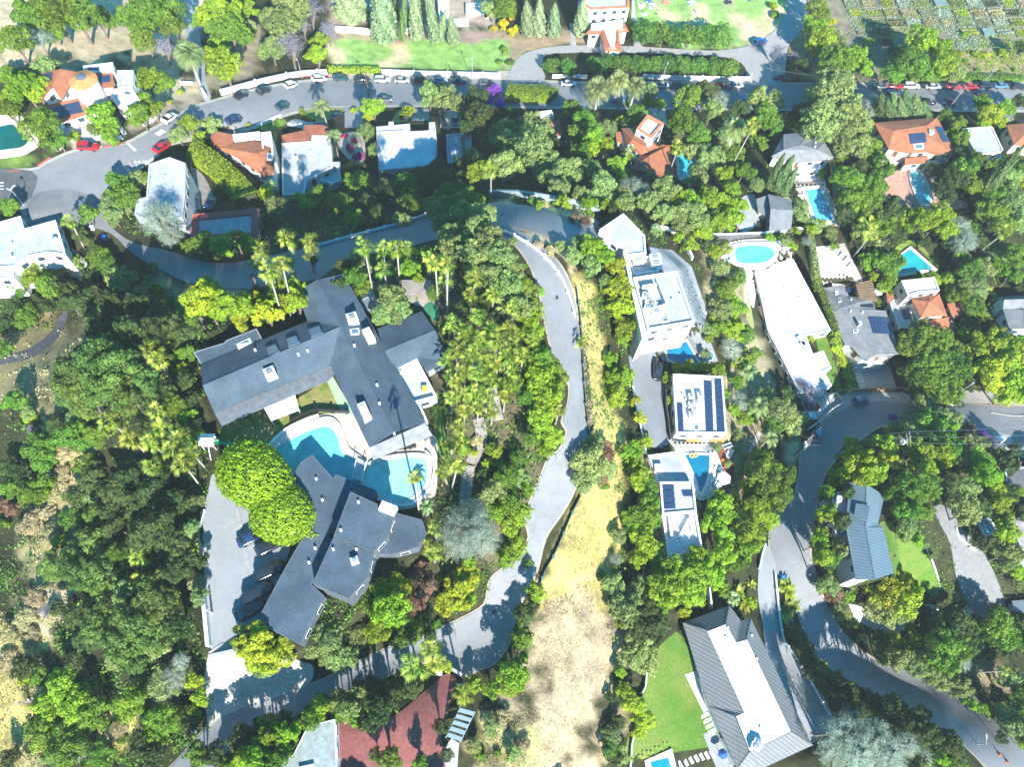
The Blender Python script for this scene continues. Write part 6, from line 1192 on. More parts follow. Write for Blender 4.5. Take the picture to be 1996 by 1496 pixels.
CARS = """470,190,-19,black,sedan,black car first in the kerbside row past the path gate
513,181,-15,black,suv,black car second in the kerbside row ahead of the white hatchback
566,170,-12,white,suv,white hatchback on the valley road bend with a dark glass roof
621,158,0,white,suv,white boxy car parked against the long white wall
664,157,0,teal,suv,dark teal boxy car behind the white boxy one
706,159,0,black,sedan,black saloon parked under the clipped wall hedge
746,160,0,white,suv,white car just past the utility pole on the valley road
784,161,0,silver,sedan,pale silver saloon at the lawn wall
822,161,0,black,suv,black car parked above the flat-topped olive tree
858,161,0,silver,sedan,grey-silver saloon above the flat-topped olive tree
895,163,0,black,sedan,black car at the east end of the lawn wall
950,166,0,grey,sedan,shaded grey car by the park drive mouth
1108,167,0,white,sedan,white car parked by the white gate wall west of the date palms
1291,170,0,silver,sedan,silver car parked just east of the date palms
1320,171,0,navy,sedan,dark blue car in the half shade of the hedge wall
1366,171,0,black,sedan,black car in full shade by the hedge wall
1403,171,0,red,sedan,shaded dull red car by the hedge wall
1433,171,0,silver,sedan,silver-blue car last beside the hedge wall
1520,155,4,navy,sedan,dark blue car shaded at the foot of the park drive
1715,172,0,grey,sedan,grey car half hidden by the silvery tree
1742,172,0,red,sedan,dark red car first in the row below the allotment
1774,172,0,white,suv,white car next to the dark red one below the allotment
1816,173,0,silver,sedan,silver car by itself below the allotment
1856,173,0,brightred,sedan,bright red car with a black roof window below the allotment
1888,173,0,brightred,sedan,bright red car beside the leaning street lamp shadow
1918,171,0,black,suv,black car in shade east of the two bright red ones
1948,171,0,bluegrey,sedan,blue car in shade below the allotment corner
1980,173,0,black,suv,black car at the picture edge in the valley road row
1912,186,0,black,sedan,black car driving alone in the middle of the valley road
1742,184,0,navy,sedan,navy car behind the olive treetops on the valley road
1806,203,5,black,sedan,black car on the south kerb west of the pole
1848,204,5,navy,sedan,dark car with a pale roof at the south kerb by the pole
1455,201,0,bluegrey,sedan,blue car glimpsed between the conifers on the valley road
1205,199,0,bluegrey,sedan,blue car glimpsed under the date palms
1268,201,0,black,sedan,dark car just past the date palm trunks
550,211,-16,teal,sedan,dark teal car parked alone on the inner bend
455,238,-12,navy,sedan,dark navy car on the kerb above the orange villa
657,231,-25,black,sedan,black car on the grass drive under the feather palm
753,198,0,grey,sedan,small dark car parked behind the corner bush
865,228,92,black,sedan,black car nose-in on the tiled drive
887,240,92,blue,sedan,blue car in shade on the tiled drive
870,252,92,grey,sedan,grey car shaded at the end of the tiled drive
1480,86,-18,blue,suv,bright blue car on the park drive bend
175,291,2,red,suv,red car on the wide bend below the turret house
331,235,-30,white,sedan,white convertible-like car climbing past the kerb wall
316,291,-28,red,sedan,dark red car half under the corner bush
381,398,96,black,sedan,black car in the gravel yard by the red-rimmed garage
411,402,120,navy,sedan,navy car in the gravel yard nearest the long hedge
1276,728,88,black,suv,black car on the shared drive by the solar house hedge
1580,794,4,red,sedan,dark red open car in the shaded car port
1573,813,5,white,sedan,white-roofed car tucked under the bare tree
1674,784,-14,bluegrey,suv,blue pick-up on the concrete forecourt
1856,791,3,black,suv,black car on the road below the broad green canopy tree
1942,862,-35,white,sedan,white car dusted with jacaranda petals
1590,848,-38,bluegrey,suv,blue van in deep shade under the utility pole
494,1050,-25,navy,sedan,dark blue car nosed under the clipped ficus
529,1066,-28,black,suv,long black car beside the clipped ficus
528,1115,-25,black,suv,black off-roader with a pale bonnet edge by the guest house wall
505,1158,-28,black,suv,big black car in the shadow of the guest house
490,1192,-30,black,sedan,black car nearest the yellow-green corner tree"""
def build_cars():
    pr = {'sedan': car_proto('sedan'), 'suv': car_proto('suv')}
    tyre = plain('tyre', (.02, .02, .02), .8); glass = plain('car_window_glass', (.015, .02, .028), .05, 1.0); lamp = plain('headlight_glass', (.7, .72, .75), .1, .9); tl = plain('tail_light', (.35, .01, .01), .2, .6)
    for k in pr:
        for me, m in zip(pr[k][:5], (MATS.setdefault('x', tyre), glass, tyre, tyre, lamp)): me.materials.append(m)
    for ln in CARS.splitlines():
        u, v, a, c, kind, lab = ln.split(',', 5); u, v, a = float(u), float(v), float(a)
        p = G(u, v, .1); q = G(u+8*math.cos(math.radians(a)), v+8*math.sin(math.radians(a)), .1); d = q-p; body, cab, roof, wh, hl, _ = pr[kind]
        hp = BVH.ray_cast(Vector((p.x, p.y, 500)), Vector((0, 0, -1))); nn = Vector((0, 0, 1)).lerp(hp[1] if hp[1].z > 0 else -hp[1], .8).normalized()
        x = (d-nn*d.dot(nn)).normalized(); y = nn.cross(x)
        p.z = hp[0].z+.30
        o = empty('parked_car', p); o.rotation_euler = Matrix((x, y, nn)).transposed().to_euler(); s_ = .97; o.scale = (s_, s_, s_)
        tag(o, lab, 'car', 'cars in the streets and drives')
        cm = mat('car_paint_'+c, CARC[c], .14, var=.03, scale=.3, spec=.9)
        for nm, me, m in (('body', body, cm), ('windows', cab, glass), ('roof', roof, cm if lab != 'bright red car with a black roof window below the allotment' else glass)):
            b = link(nm, me, None, o); b.material_slots[0].link = 'OBJECT'; b.material_slots[0].material = m
        for sx in (-1.42, 1.42):
            for sy in (-.84, .84): link('wheel', wh, None, o, (sx, sy, .33))
        for sy in (-.62, .62):
            link('headlight', hl, None, o, (2.22, sy, .62)); t_ = link('tail_light', hl, None, o, (-2.26, sy, .78)); t_.material_slots[0].link = 'OBJECT'; t_.material_slots[0].material = tl
# ------------------------------------------------------------------ walls, fences, hedges, poles
def wall_thing(name, P, w_, h, m, lab, cat, curve=True, cap=None, group=None, base=-1.0, piers=0):
    o, C_ = ribbon(name, pp(P), w_, h, m, curve=curve, base=base)
    if cap or piers:
        c = C_[0].copy(); r = empty(name, c); o.name = 'panel'; o.data.transform(Matrix.Translation(-c)); o.parent = r
        if cap:
            q, _ = ribbon('coping', pp(P), w_*1.5, h+.12, cap, curve=curve, base=h-.02); q.data.transform(Matrix.Translation(-c)); q.parent = r
        if piers:
            L_ = 0; pm = mesh('pier', [(x*.2, y*.2, z) for z in (-.6, h+.3) for x, y in ((-1, -1), (1, -1), (1, 1), (-1, 1))], [(0, 1, 5, 4), (1, 2, 6, 5), (2, 3, 7, 6), (3, 0, 4, 7), (4, 5, 6, 7)]); pm.materials.append(cap or m)
            for i in range(1, len(C_)):
                L_ += (C_[i]-C_[i-1]).length
                if L_ > piers: L_ = 0; link('post', pm, None, r, C_[i]-c)
        o = r
    tag(o, lab, cat, group); return o
def leafbox(name, P, w_, h, lm, lab, dens=26, ls=.16, group='clipped hedges', closed=False):
    """a clipped hedge along a pixel polyline: leaf-sized faces over its top and sides"""
    pts_ = [G(*q) for q in smooth_loop(pp(P), 4, False)]; rs = np.random.RandomState(len(pts_)*7+int(w_*10)); C_ = []; N_ = []
    L_ = [(pts_[i+1]-pts_[i]).length for i in range(len(pts_)-1)]; tot = sum(L_); n = int(min(9000, dens*tot*(w_+2*h)))
    cum = np.cumsum([0]+L_); o0 = pts_[0].copy()
    for k in range(n):
        t = rs.uniform(0, tot); i = min(len(L_)-1, int(np.searchsorted(cum, t)-1)); i = max(0, i); f = (t-cum[i])/max(1e-6, L_[i]); p = pts_[i].lerp(pts_[i+1], f)
        d = (pts_[i+1]-pts_[i]); d.z = 0; d.normalize(); s = Vector((-d.y, d.x, 0)); q = rs.uniform(0, w_+2*h)
        bulge = .12*math.sin(t*1.7)+.1*math.sin(t*.6+1)
        if q < w_: a = q-w_/2; c = p+s*a+Vector((0, 0, h+bulge+rs.uniform(-.1, .06)-.25*(abs(a)/(w_/2))**4)); nn = Vector((0, 0, 1))+s*(a/w_)
        else:
            sg = 1 if q < w_+h else -1; z = (q-w_) % h; c = p+s*(sg*(w_/2+bulge*.5+rs.uniform(-.08, .05)))+Vector((0, 0, z)); nn = s*sg+Vector((0, 0, .35))
        C_.append(c-o0); N_.append(nn)
    Nn = np.array([tuple(v) for v in N_])+rs.normal(size=(n, 3))*.45
    me = leafmesh(name, np.array([tuple(v) for v in C_]), Nn, ls*rs.uniform(.6, 1.4, n), rs.uniform(0, 1, n), 1, rs)
    o = link(name, me, LM[lm], None, o0); tag(o, lab, 'hedge', group)
    for i in range(len(pts_)-1): pass
    # woody core, so light does not pass through
    c_, _ = ribbon('stems', pp(P), w_*.8, h*.86, mat('hedge_stems', (.05, .06, .02), .9), curve=True); r = empty(name, o0); r['label'] = lab; r['category'] = 'hedge'; r['group'] = group
    for kk in ('label', 'category', 'group'): del o[kk]
    o.name = 'foliage'; o.parent = r; o.location = (0, 0, 0); c_.data.transform(Matrix.Translation(-o0)); c_.parent = r
    USED.append([tuple(q) for q in pp(P)]) if len(pp(P)) > 2 else None
    return r
def tube(name, a, b, r, m, parent=None, n=8, r2=None):
    a, b = Vector(a), Vector(b); ax = (b-a).normalized(); s = ax.orthogonal().normalized(); t = ax.cross(s); r2 = r if r2 is None else r2
    V = [tuple(c+rr*(math.cos(6.2832*i/n)*s+math.sin(6.2832*i/n)*t)) for c, rr in ((a, r), (b, r2)) for i in range(n)]
    me = mesh(name, V, [(i, (i+1) % n, n+(i+1) % n, n+i) for i in range(n)]+[tuple(range(n))[::-1], tuple(range(n, 2*n))], False)
    return link(name, me, m, parent)
def boxm(name, c, sx, sy, sz, m, parent=None, rz=0):
    cs, sn = math.cos(rz), math.sin(rz); V = []
    for z in (0, sz):
        for a, b in ((-1, -1), (1, -1), (1, 1), (-1, 1)): x, y = a*sx/2, b*sy/2; V.append((c[0]+x*cs-y*sn, c[1]+x*sn+y*cs, c[2]+z))
    return link(name, mesh(name, V, [(0, 3, 2, 1), (0, 1, 5, 4), (1, 2, 6, 5), (2, 3, 7, 6), (3, 0, 4, 7), (4, 5, 6, 7)]), m, parent)
def standing(bx, by, tx, ty):
    """base point and the height at which its plumb line comes closest to the pixel of the top"""
    base = G(bx, by); d = raydir(tx, ty); dh = Vector((d.x, d.y, 0)); tt = Vector((base.x, base.y, 0)).dot(dh)/dh.dot(dh); top = CAMP+d*tt
    return base, max(3.0, top.z-base.z)
def build_street():
    steel = plain('galvanised_steel', (.55, .57, .58), .4, .6, .4); lampg = plain('lamp_glass', (.7, .78, .82), .2); wd = mat('creosoted_pole', (.14, .09, .06), .9, fine=4); wdl = mat('weathered_pole', (.33, .27, .22), .9, fine=4)
    red = mat('red_coping', (.50, .20, .12), .85)
    WT = wall_thing
    WT('boundary_wall', '432,186 450,181 500,167 545,156 590,148 620,146 638,145', .35, 1.9, stucco, 'long white street wall curving past the first parked cars', 'wall', piers=12)
    WT('boundary_wall', '744,144 820,147 900,149 968,151 975,151', .35, 1.7, stucco, 'stepped white wall along the lower edge of the pale lawn', 'wall', curve=False, piers=9)
    WT('boundary_wall', '1076,152 1110,152 1144,153', .3, 1.3, stucco, 'short white wall with a planted gap at the park drive mouth', 'wall', curve=False, piers=6)
    WT('boundary_wall', '1252,153 1300,155 1380,157 1458,158 1463,150', .35, 1.6, stucco, 'white wall under the long row of rounded trees', 'wall', curve=False, piers=8)
    WT('terrace_wall', '655,62 700,65 732,69 800,66', .4, 2.2, stucco, 'white terrace wall behind the pale conical conifers', 'wall', curve=False)
    WT('street_wall', '280,246 298,236 312,222', .4, 1.4, stucco, 'white kerbside wall with a sloping end beside the white convertible', 'wall', curve=False)
    WT('street_wall', '215,272 232,272 240,270', .4, 1.0, stucco, 'short white wall below the villa garden', 'wall', curve=False)
    WT('street_wall', '500,246 530,232 548,224', .3, .5, stucco, 'low white kerb wall on the inner bend of the valley road', 'wall', curve=False)
    WT('gate_wall', '395,178 402,190', .5, 1.2, stucco, 'stub of white wall at the path gate', 'wall', curve=False)
    WT('garden_wall', '352,163 378,164', .3, .8, stucco, 'low white bench wall under the date palm', 'wall', curve=False)
    WT('white_fence', '620,482 700,460 750,447 790,436 830,422', .12, .9, wwall, 'pale roadside rail along the shaded lane', 'fence', cap=wwall, piers=3)
    WT('white_fence', '975,452 1002,462 1040,485 1070,512 1094,545 1110,585 1120,620', .16, .7, wwall, 'white rail round the outside of the sunlit bend', 'fence', cap=wwall, piers=3)
    fence_m = plain('wire_fence_green', (.10, .17, .17), .5)
    WT('wire_fence', '1122,560 1130,620 1134,680 1138,750 1143,810 1149,850', .06, .9, mat('fence_mesh', (.09, .13, .13), .7), 'dark wire fence between the ridge road and the straw slope', 'fence', cap=fence_m, piers=3)
    WT('wire_fence', '1132,968 1115,1002 1098,1042 1078,1087 1061,1117 1050,1150', .06, .8, mat('fence_mesh', (.09, .13, .13), .7), 'green wire fence above the dry grass tongue', 'fence', cap=fence_m, piers=3)
    WT('retaining_wall', '952,384 1000,384 1055,392 1110,402 1168,415', .5, 2.2, mat('blue_grey_screen', (.30, .36, .38), .8), 'blue-grey screened retaining wall above the upper lane', 'wall')
    WT('garden_wall', '1270,444 1300,450 1325,462 1340,490 1348,508', .35, 1.2, wwall, 'curved white garden wall around the modern house', 'wall')
    WT('boundary_wall', '1360,462 1395,465 1450,463 1500,460 1545,452 1575,456', .3, 1.6, mat('dark_slat_wall', (.12, .12, .13), .8), 'dark slatted wall above the pale kidney pool', 'fence', cap=wwall)
    WT('garden_wall', '1600,772 1628,770 1640,788 1618,802 1590,828 1572,840', .3, 1.3, cream, 'angular beige wall round the concrete forecourt', 'wall', curve=False)
    WT('garden_wall', '1625,765 1690,762 1760,760', .25, 1.3, mat('orange_block_wall', (.50, .26, .12), .8), 'straight orange-topped wall behind the blue pick-up', 'wall', curve=False)
    WT('drive_wall', '1490,1062 1484,1080 1478,1110', .25, .9, wwall, 'white kerb wall at the head of the steep private lane', 'wall')
    WT('drive_wall', '1509,1120 1515,1190 1524,1245 1534,1262 1560,1300 1600,1372 1614,1395', .18, .8, mat('blue_white_rail', (.45, .55, .62), .6), 'thin pale rail beside the private lane', 'fence', cap=wwall, piers=3)
    WT('white_fence', '1260,1288 1256,1340 1250,1352', .2, 1.2, wwall, 'upper stretch of white fence at the lawn edge', 'fence', curve=False)
    WT('white_fence', '1240,1408 1230,1450 1226,1500', .2, 1.2, wwall, 'lower stretch of white fence at the lawn edge', 'fence', curve=False)
    WT('garden_wall', '1378,1150 1383,1190', .25, 1.8, wwall, 'white wall post-thin against the metal-skirted house', 'wall', curve=False)
    WT('gate_wall', '400,1165 404,1200 410,1262', .5, 1.5, wwall, 'white wall along the side of the upper drive gate', 'wall', curve=False)
    WT('sliding_gate', '412,1282 450,1274 500,1262 520,1258', .3, 1.5, mat('grey_gate', (.36, .40, .42), .6), 'long grey sliding gate between the two drives', 'gate', curve=False, cap=gwall)
    WT('sliding_gate', '872,1302 890,1312 900,1318', .3, 1.4, mat('grey_gate', (.36, .40, .42), .6), 'grey gate across the top of the terracotta paving', 'gate', curve=False, cap=gwall)
    WT('iron_fence', '566,826 600,808 625,803 660,806 682,806', .08, 1.1, plain('black_iron', (.02, .02, .022), .4), 'black iron railing between the lawn and the kidney pool', 'fence', cap=plain('black_iron', (.02, .02, .022), .4), piers=2)
    WT('iron_fence', '740,890 770,880 800,875 812,873', .08, 1.1, plain('black_iron', (.02, .02, .022), .4), 'black iron railing above the rounded pool', 'fence', cap=plain('black_iron', (.02, .02, .022), .4), piers=2)
    WT('pool_wall', '519,884 530,866 558,840 596,821 622,812', .35, .7, wwall, 'low white curved wall on the lawn side of the kidney pool', 'wall')
    WT('pool_wall', '736,974 770,986 800,986 824,968 840,950 846,920 842,896 830,882', .3, .6, wwall, 'low white curved wall round the outer side of the rounded pool', 'wall')
    WT('driveway_kerb', '400,995 394,1020 388,1045 396,1075 404,1100', .2, .5, mat('pale_kerb', (.5, .56, .58), .8), 'wavy pale kerb between the drive and the dark trees', 'kerb')
    WT('lawn_kerb', '1790,1045 1812,1085 1825,1120 1832,1150', .2, .35, wwall, 'thin white kerb curving round the green lawn', 'kerb')
    WT('drive_kerb', '1862,1030 1870,1050 1900,1075', .3, .5, cream, 'stone kerb at the bend of the eastern driveway', 'kerb')
    WT('hedge_fence', '1296,735 1296,790 1305,860', .15, 1.4, mat('dark_slat_wall', (.12, .12, .13), .8), 'dark slatted screen between shared drive and solar house', 'fence', curve=False)
    WT('garden_wall', '1232,755 1240,800 1258,880 1268,900', .25, .8, wwall, 'thin white retaining kerb west of the shared drive', 'wall')
    WT('road_edge_wall', '2050,795 1990,812 1930,805', .2, .3, pav_(), 'faint kerb along the eastern road', 'kerb')
    # hedges
    LB = leafbox
    LB('hedge', '378,305 410,325 440,350 470,380 486,398', 5.5, 3.2, 'green', 'thick bright green hedge running diagonally beside the terracotta villa', 30, .2)
    LB('hedge', '986,190 1020,191 1062,192 1078,196', 5.0, 3.0, 'green', 'big square-cut hedge beside the purple tree')
    LB('hedge', '640,141 680,142 712,142 742,142', 1.4, 2.0, 'green', 'clipped hedge between the two white street walls')
    LB('hedge', '1588,552 1600,590 1612,620 1622,652', 1.8, 2.2, 'oak', 'narrow hedge between the long white house and the grey solar house')
    LB('hedge', '1572,456 1580,500 1588,550', 1.5, 2.2, 'olive', 'narrow pale hedge beside the stone patio')
    LB('hedge', '1622,655 1632,690 1645,725 1660,758', 2.2, 2.2, 'lime', 'yellow-green hedge running down beside the bright lawn strip')
    LB('hedge', '650,27 700,27 745,26', 1.2, 1.0, 'lime', 'upper low box hedge in the terraced garden'); LB('hedge', '760,26 800,26', 1.2, 1.0, 'lime', 'upper low box hedge between two thin cypresses')
    LB('hedge', '672,36 720,36', 1.2, 1.0, 'lime', 'lower low box hedge west of the great conifer'); LB('hedge', '765,36 798,36', 1.2, 1.0, 'lime', 'lower low box hedge east of the great conifer')
    LB('hedge', '588,215 592,226 602,234 612,238', 1.0, 1.0, 'lime', 'little curved yellow-green hedge on the corner lawn')
    LB('hedge', '800,215 794,222 788,232', 3.0, 1.6, 'lime', 'plump clipped hedge at the white-roofed house')
    LB('hedge', '1228,52 1231,68 1228,78', 2.0, 2.4, 'green', 'bright bush hedge at the chapel corner')
    LB('hedge', '592,1040 608,1050 626,1062', 1.0, 3.9, 'lime', 'narrow yellow-green hedge strip against the guest house roof')
    LB('hedge', '1150,150 1185,150 1240,152', 1.5, .8, 'dark', 'dark low hedge under the date palms')
    LB('hedge', '1745,158 1800,156 1860,154 1990,156', 2.0, 1.4, 'oak', 'rough hedge along the foot of the allotment')
    LB('hedge', '1140,700 1146,760 1150,840', .9, .8, 'dry', 'rough strip of dry creeper on the road fence')
    LB('hedge', '672,210 700,209', .6, .3, 'dark', 'tiny dark border at the concrete drive') if 0 else None
    # lamps
    def lamp(bx, by, tx, ty, lab, out=1.6, m=steel, ang=None):
        b, h = standing(bx, by, tx, ty); r = empty('street_lamp', b); tag(r, lab, 'street lamp', 'street lamps')
        a = math.radians(ang if ang is not None else 90); dx, dy = math.cos(a)*out, math.sin(a)*out
        tube('pole', (0, 0, -.5), (0, 0, h), .13, m, r, 8, .07); tube('arm', (0, 0, h-.1), (dx, dy, h+.25), .05, m, r)
        hd = boxm('lamp_head', (dx*1.15, dy*1.15, h+.17), .75, .32, .16, m, r, a); boxm('lamp_lens', (dx*1.15, dy*1.15, h+.12), .5, .24, .05, lampg, hd, a)
    lamp(1289, 160, 1301, 130, 'street lamp in front of the row of rounded trees', 1.0, steel, 60)
    lamp(1917, 163, 1934, 138, 'street lamp leaning over the red cars below the allotment', 1, steel, 30)
    lamp(589, 152, 581, 122, 'street lamp by the long white street wall', 1.0, steel, 120)
    lamp(920, 153, 921, 119, 'street lamp at the lawn wall', .8, steel, 90)
    lamp(1607, 147, 1616, 129, 'street lamp among the trees by the park drive', .8, steel, 60)
    lamp(1846, 783, 1885, 756, 'street lamp over the black car on the eastern road', 1.6, steel, 30)
    lamp(1904, 1452, 1910, 1433, 'street lamp on the shaded road near the bottom corner', 1.2, steel, 80)
    lamp(46, 400, 24, 376, 'street lamp at the turning circle', 1.0, steel, 150)
    lamp(1430, 460, 1415, 405, 'slim pale lamp pole above the slatted wall', .5, wdl, 110)
    # utility poles
    wires = []
    def pole(bx, by, tx, ty, lab, ang=0, m=wd, trans=1, arms=2, al=2.4):
        b, h = standing(bx, by, tx, ty); r = empty('utility_pole', b); tag(r, lab, 'utility pole', 'utility poles')
        tube('pole', (0, 0, -.6), (0, 0, h), .17, m, r, 8, .12); a = math.radians(ang)
        for k in range(arms): boxm('crossarm', (0, 0, h-.5-1.1*k), al, .14, .14, wdl, r, a)
        for k in range(trans): tube('transformer', (.35*math.cos(a+1.2+k*2), .35*math.sin(a+1.2+k*2), h-3.2), (.35*math.cos(a+1.2+k*2), .35*math.sin(a+1.2+k*2), h-2.2), .28, plain('unit_white', (.72, .74, .76)), r)
        return b+Vector((0, 0, h-.4)), a
    P1 = pole(1547, 888, 1580, 855, 'utility pole with pale transformers over the shaded corner', 60, wd, 2, 3, 3.0); P2 = pole(1722, 888, 1768, 843, 'utility pole rising through the yellow-green trees', 80, wdl, 2, 2)
    P3 = pole(1722, 1392, 1716, 1366, 'utility pole with two pale crossarms over the shaded lower road', 3, wd, 0, 2, 3.2); P4 = pole(1955, 920, 1985, 895, 'grey utility pole at the picture edge', 90, wdl, 0, 1)
    P5 = pole(720, 196, 713, 140, 'dark utility pole beside the valley road hedge', 10, wd, 0, 1, 1.6); P6 = pole(1848, 213, 1885, 168, 'wooden utility pole between two cars on the south kerb', 90, wdl, 0, 1, 1.6)
    P7 = pole(56, 1372, 60, 1352, 'utility pole with blue-grey crossarms on the straw slope', 8, wd, 1, 2, 2.6); P8 = pole(242, 266, 220, 236, 'thin pale pole by the villa steps', 0, steel, 0, 0); P9 = pole(895, 172, 893, 148, 'thin dark pole beside the black car', 0, wd, 0, 0); P10 = pole(885, 152, 883, 133, 'short dark pole on the lawn wall', 0, wd, 0, 0)
    pole(414, 1196, 410, 1212, 'slim gate post lamp by the upper drive', 0, steel, 0, 0)
    wm = plain('wire_metal', (.35, .37, .38), .4, .5, .5)
    def wire(name, pairs, lab, cat='power line'):
        V = []; Fc = []
        for a, b, sag in pairs:
            n = 14; base = len(V)
            for i in range(n+1):
                t = i/n; c = a.lerp(b, t)-Vector((0, 0, sag*4*t*(1-t))); d = (b-a).normalized(); s = d.orthogonal().normalized()*.018; s2 = d.cross(s)
                V += [tuple(c+s), tuple(c-s*.5+s2*.87), tuple(c-s*.5-s2*.87)]
            for i in range(n):
                for k in range(3): q = base+3*i; Fc.append((q+k, q+(k+1) % 3, q+3+(k+1) % 3, q+3+k))
        return tag(link(name, mesh(name, V, Fc), wm), lab, cat, 'overhead wires')
    def off(P, s): return P[0]+Vector((math.cos(P[1])*s, math.sin(P[1])*s, 0))
    for k, s in enumerate((-1.2, 0, 1.2)):
        wire('power_line', [(off(P1, s), off(P2, s), 1.2)], ('upper', 'middle', 'lower')[2-k]+' wire between the corner pole and the yellow-green treetop pole')
        wire('power_line', [(off(P2, s), off(P2, s)+Vector((45, 2+s, -2)), 1.2)], ('upper', 'middle', 'lower')[2-k]+' wire running east from the yellow-green treetop pole')
    wire('power_line', [(P1[0], P1[0]+Vector((-22, 16, 2)), 1)], 'single wire running uphill from the corner pole toward the white house')
    wire('power_line', [(off(P1, .5), off(P3, .5), 2)], 'long slack wire down the shaded road between two poles'); wire('power_line', [(P6[0], P6[0]+Vector((-60, 6, 0)), 1.5)], 'thin wire over the silver car on the valley road')
def pav_(): return mat('pavement_concrete', (.50, .46, .41), .9)
# ------------------------------------------------------------------ garden things and people
def build_misc():
    wh = plain('white_canvas', (.82, .82, .80), .8, .2); wdn = mat('grey_boards', (.34, .30, .27), .85, fine=4, wave=(95, 2.2, .3)); dk = plain('dark_metal', (.04, .045, .05), .5)
    # white canopy on the small lawn
    e = EC
    def P(u, v, h): return at_h(u, v, e+h)
    q = [P(509, 786, 2.5), P(572, 759, 2.5), P(583, 799, 2.5), P(528, 820, 2.5)]; c = C3(q); r = empty('garden_canopy', (c.x, c.y, e)); tag(r, 'square white fabric canopy on the small lawn of the rambling house', 'canopy')
    c0 = Vector((c.x, c.y, e)); top = [p-c0 for p in q]; mid = (C3(top)+Vector((0, 0, .12)))
    V = [tuple(p) for p in top]+[tuple(mid)]+[tuple(p-Vector((0, 0, .25))) for p in top]
    link('canopy_cloth', mesh('canopy_cloth', V, [(0, 1, 4), (1, 2, 4), (2, 3, 4), (3, 0, 4), (0, 5, 6, 1), (1, 6, 7, 2), (2, 7, 8, 3), (3, 8, 5, 0)]), wh, r)
    for p in top: tube('leg', (p.x*.97, p.y*.97, 0), (p.x*.97, p.y*.97, 2.4), .05, wh, r, 6)
    # pergola roofs
    def slat_roof(name, quad, h, m, lab, cat, n=10, posts=True, base=None):
        g = G(*np.mean(np.array(pp(quad)), 0)); z = g.z; q = [at_h(u, v, z+h)-g for u, v in pp(quad)]; r = empty(name, g); tag(r, lab, cat)
        V = []; Fc = []
        for k in range(n):
            a, b = (k+.08)/n, (k+.72)/n
            for zz in (0, -.1):
                V += [tuple(q[0].lerp(q[3], a)+Vector((0, 0, zz))), tuple(q[1].lerp(q[2], a)+Vector((0, 0, zz))), tuple(q[1].lerp(q[2], b)+Vector((0, 0, zz))), tuple(q[0].lerp(q[3], b)+Vector((0, 0, zz)))]
            s = 8*k; Fc += [(s, s+1, s+2, s+3), (s, s+4, s+5, s+1), (s+1, s+5, s+6, s+2), (s+2, s+6, s+7, s+3), (s+3, s+7, s+4, s)]
        link('slats', mesh('slats', V, Fc), m, r)
        for a, b in ((0, 3), (1, 2)): tube('beam', q[a]-Vector((0, 0, .2)), q[b]-Vector((0, 0, .2)), .08, m, r, 6)
        if posts:
            for p in q: tube('post', (p.x*.94, p.y*.94, -.6), (p.x*.94, p.y*.94, p.z-.15), .08, m, r, 6)
        return r
    slat_roof('pergola', '780,546 840,546 840,575 790,574', 2.6, mat('grey_boards', (.34, .30, .27)), 'small grey boarded pergola behind the palm trunks', 'pergola', 14)
    slat_roof('pergola', '1668,553 1700,545 1712,590 1676,582', 2.8, wood, 'brown slatted pergola with a white awning beside the grey solar house', 'pergola', 9)
    slat_roof('pergola', '1476,598 1500,590 1516,624 1494,632', 2.8, mat('brown_boards', (.20, .15, .11), .85, fine=4), 'brown boarded deck roof against the long white house', 'pergola', 12)
    slat_roof('pergola', '1440,553 1468,546 1476,568 1448,574', 2.2, mat('brown_boards', (.20, .15, .11), .85, fine=4), 'small dark boarded shelter by the pale kidney pool', 'pergola', 6) if 0 else None
    q = slat_roof('greenhouse', '897,1380 926,1388 896,1450 868,1440', 2.6, plain('greenhouse_glass', (.24, .32, .36), .15, .8), 'narrow blue-glazed greenhouse beside the terracotta paving', 'greenhouse', 5)
    slat_roof('playhouse_roof', '0,0 1,0 1,1 0,1', 1, wh, '', '') if 0 else None
    # wooden walks
    for k, (P_, lab) in enumerate((('926,690 930,720 932,740', 'upper short boardwalk among the fan palms'), ('957,755 964,790 970,820', 'boardwalk with dark side rails among the palms'), ('932,818 938,850 930,880 918,905', 'crooked boardwalk bending down through the palm garden'), ('916,910 910,945 905,985', 'lowest shaded boardwalk above the silvery tree'))):
        o, C_ = ribbon('boardwalk', pp(P_), 1.9, .45, wdn, base=-.4); tag(o, lab, 'boardwalk', 'boardwalks through the palm garden')
    # bridge between the pools
    q = [P(697, 893, .9), P(716, 902, .9), P(706, 940, .9), P(688, 935, .9)]; c = C3(q); r = empty('pool_bridge', (c.x, c.y, e)); tag(r, 'little white lattice bridge with planters between the two big pools', 'bridge'); c0 = Vector((c.x, c.y, e))
    V = [tuple(p-c0) for p in q]+[tuple(p-c0-Vector((0, 0, .5))) for p in q]; me = mesh('span', V, [(0, 1, 2, 3), (0, 4, 5, 1), (1, 5, 6, 2), (2, 6, 7, 3), (3, 7, 4, 0)]); fixn(me); link('span', me, mat('white_rock', (.62, .64, .62), .8, col2=(.28, .30, .28), scale=2.2), r)
    for a, b in ((0, 3), (1, 2)):
        tube('handrail', q[a]-c0+Vector((0, 0, .9)), q[b]-c0+Vector((0, 0, .9)), .06, wh, r, 6)
        for t in (0, .25, .5, .75, 1): p = q[a].lerp(q[b], t)-c0; tube('baluster', p, p+Vector((0, 0, .9)), .04, wh, r, 5)
    # swing set / play tower with green slide
    g = G(412, 868); r = empty('play_tower', g); tag(r, 'white play tower with a green slide at the corner of the small lawn', 'play tower')
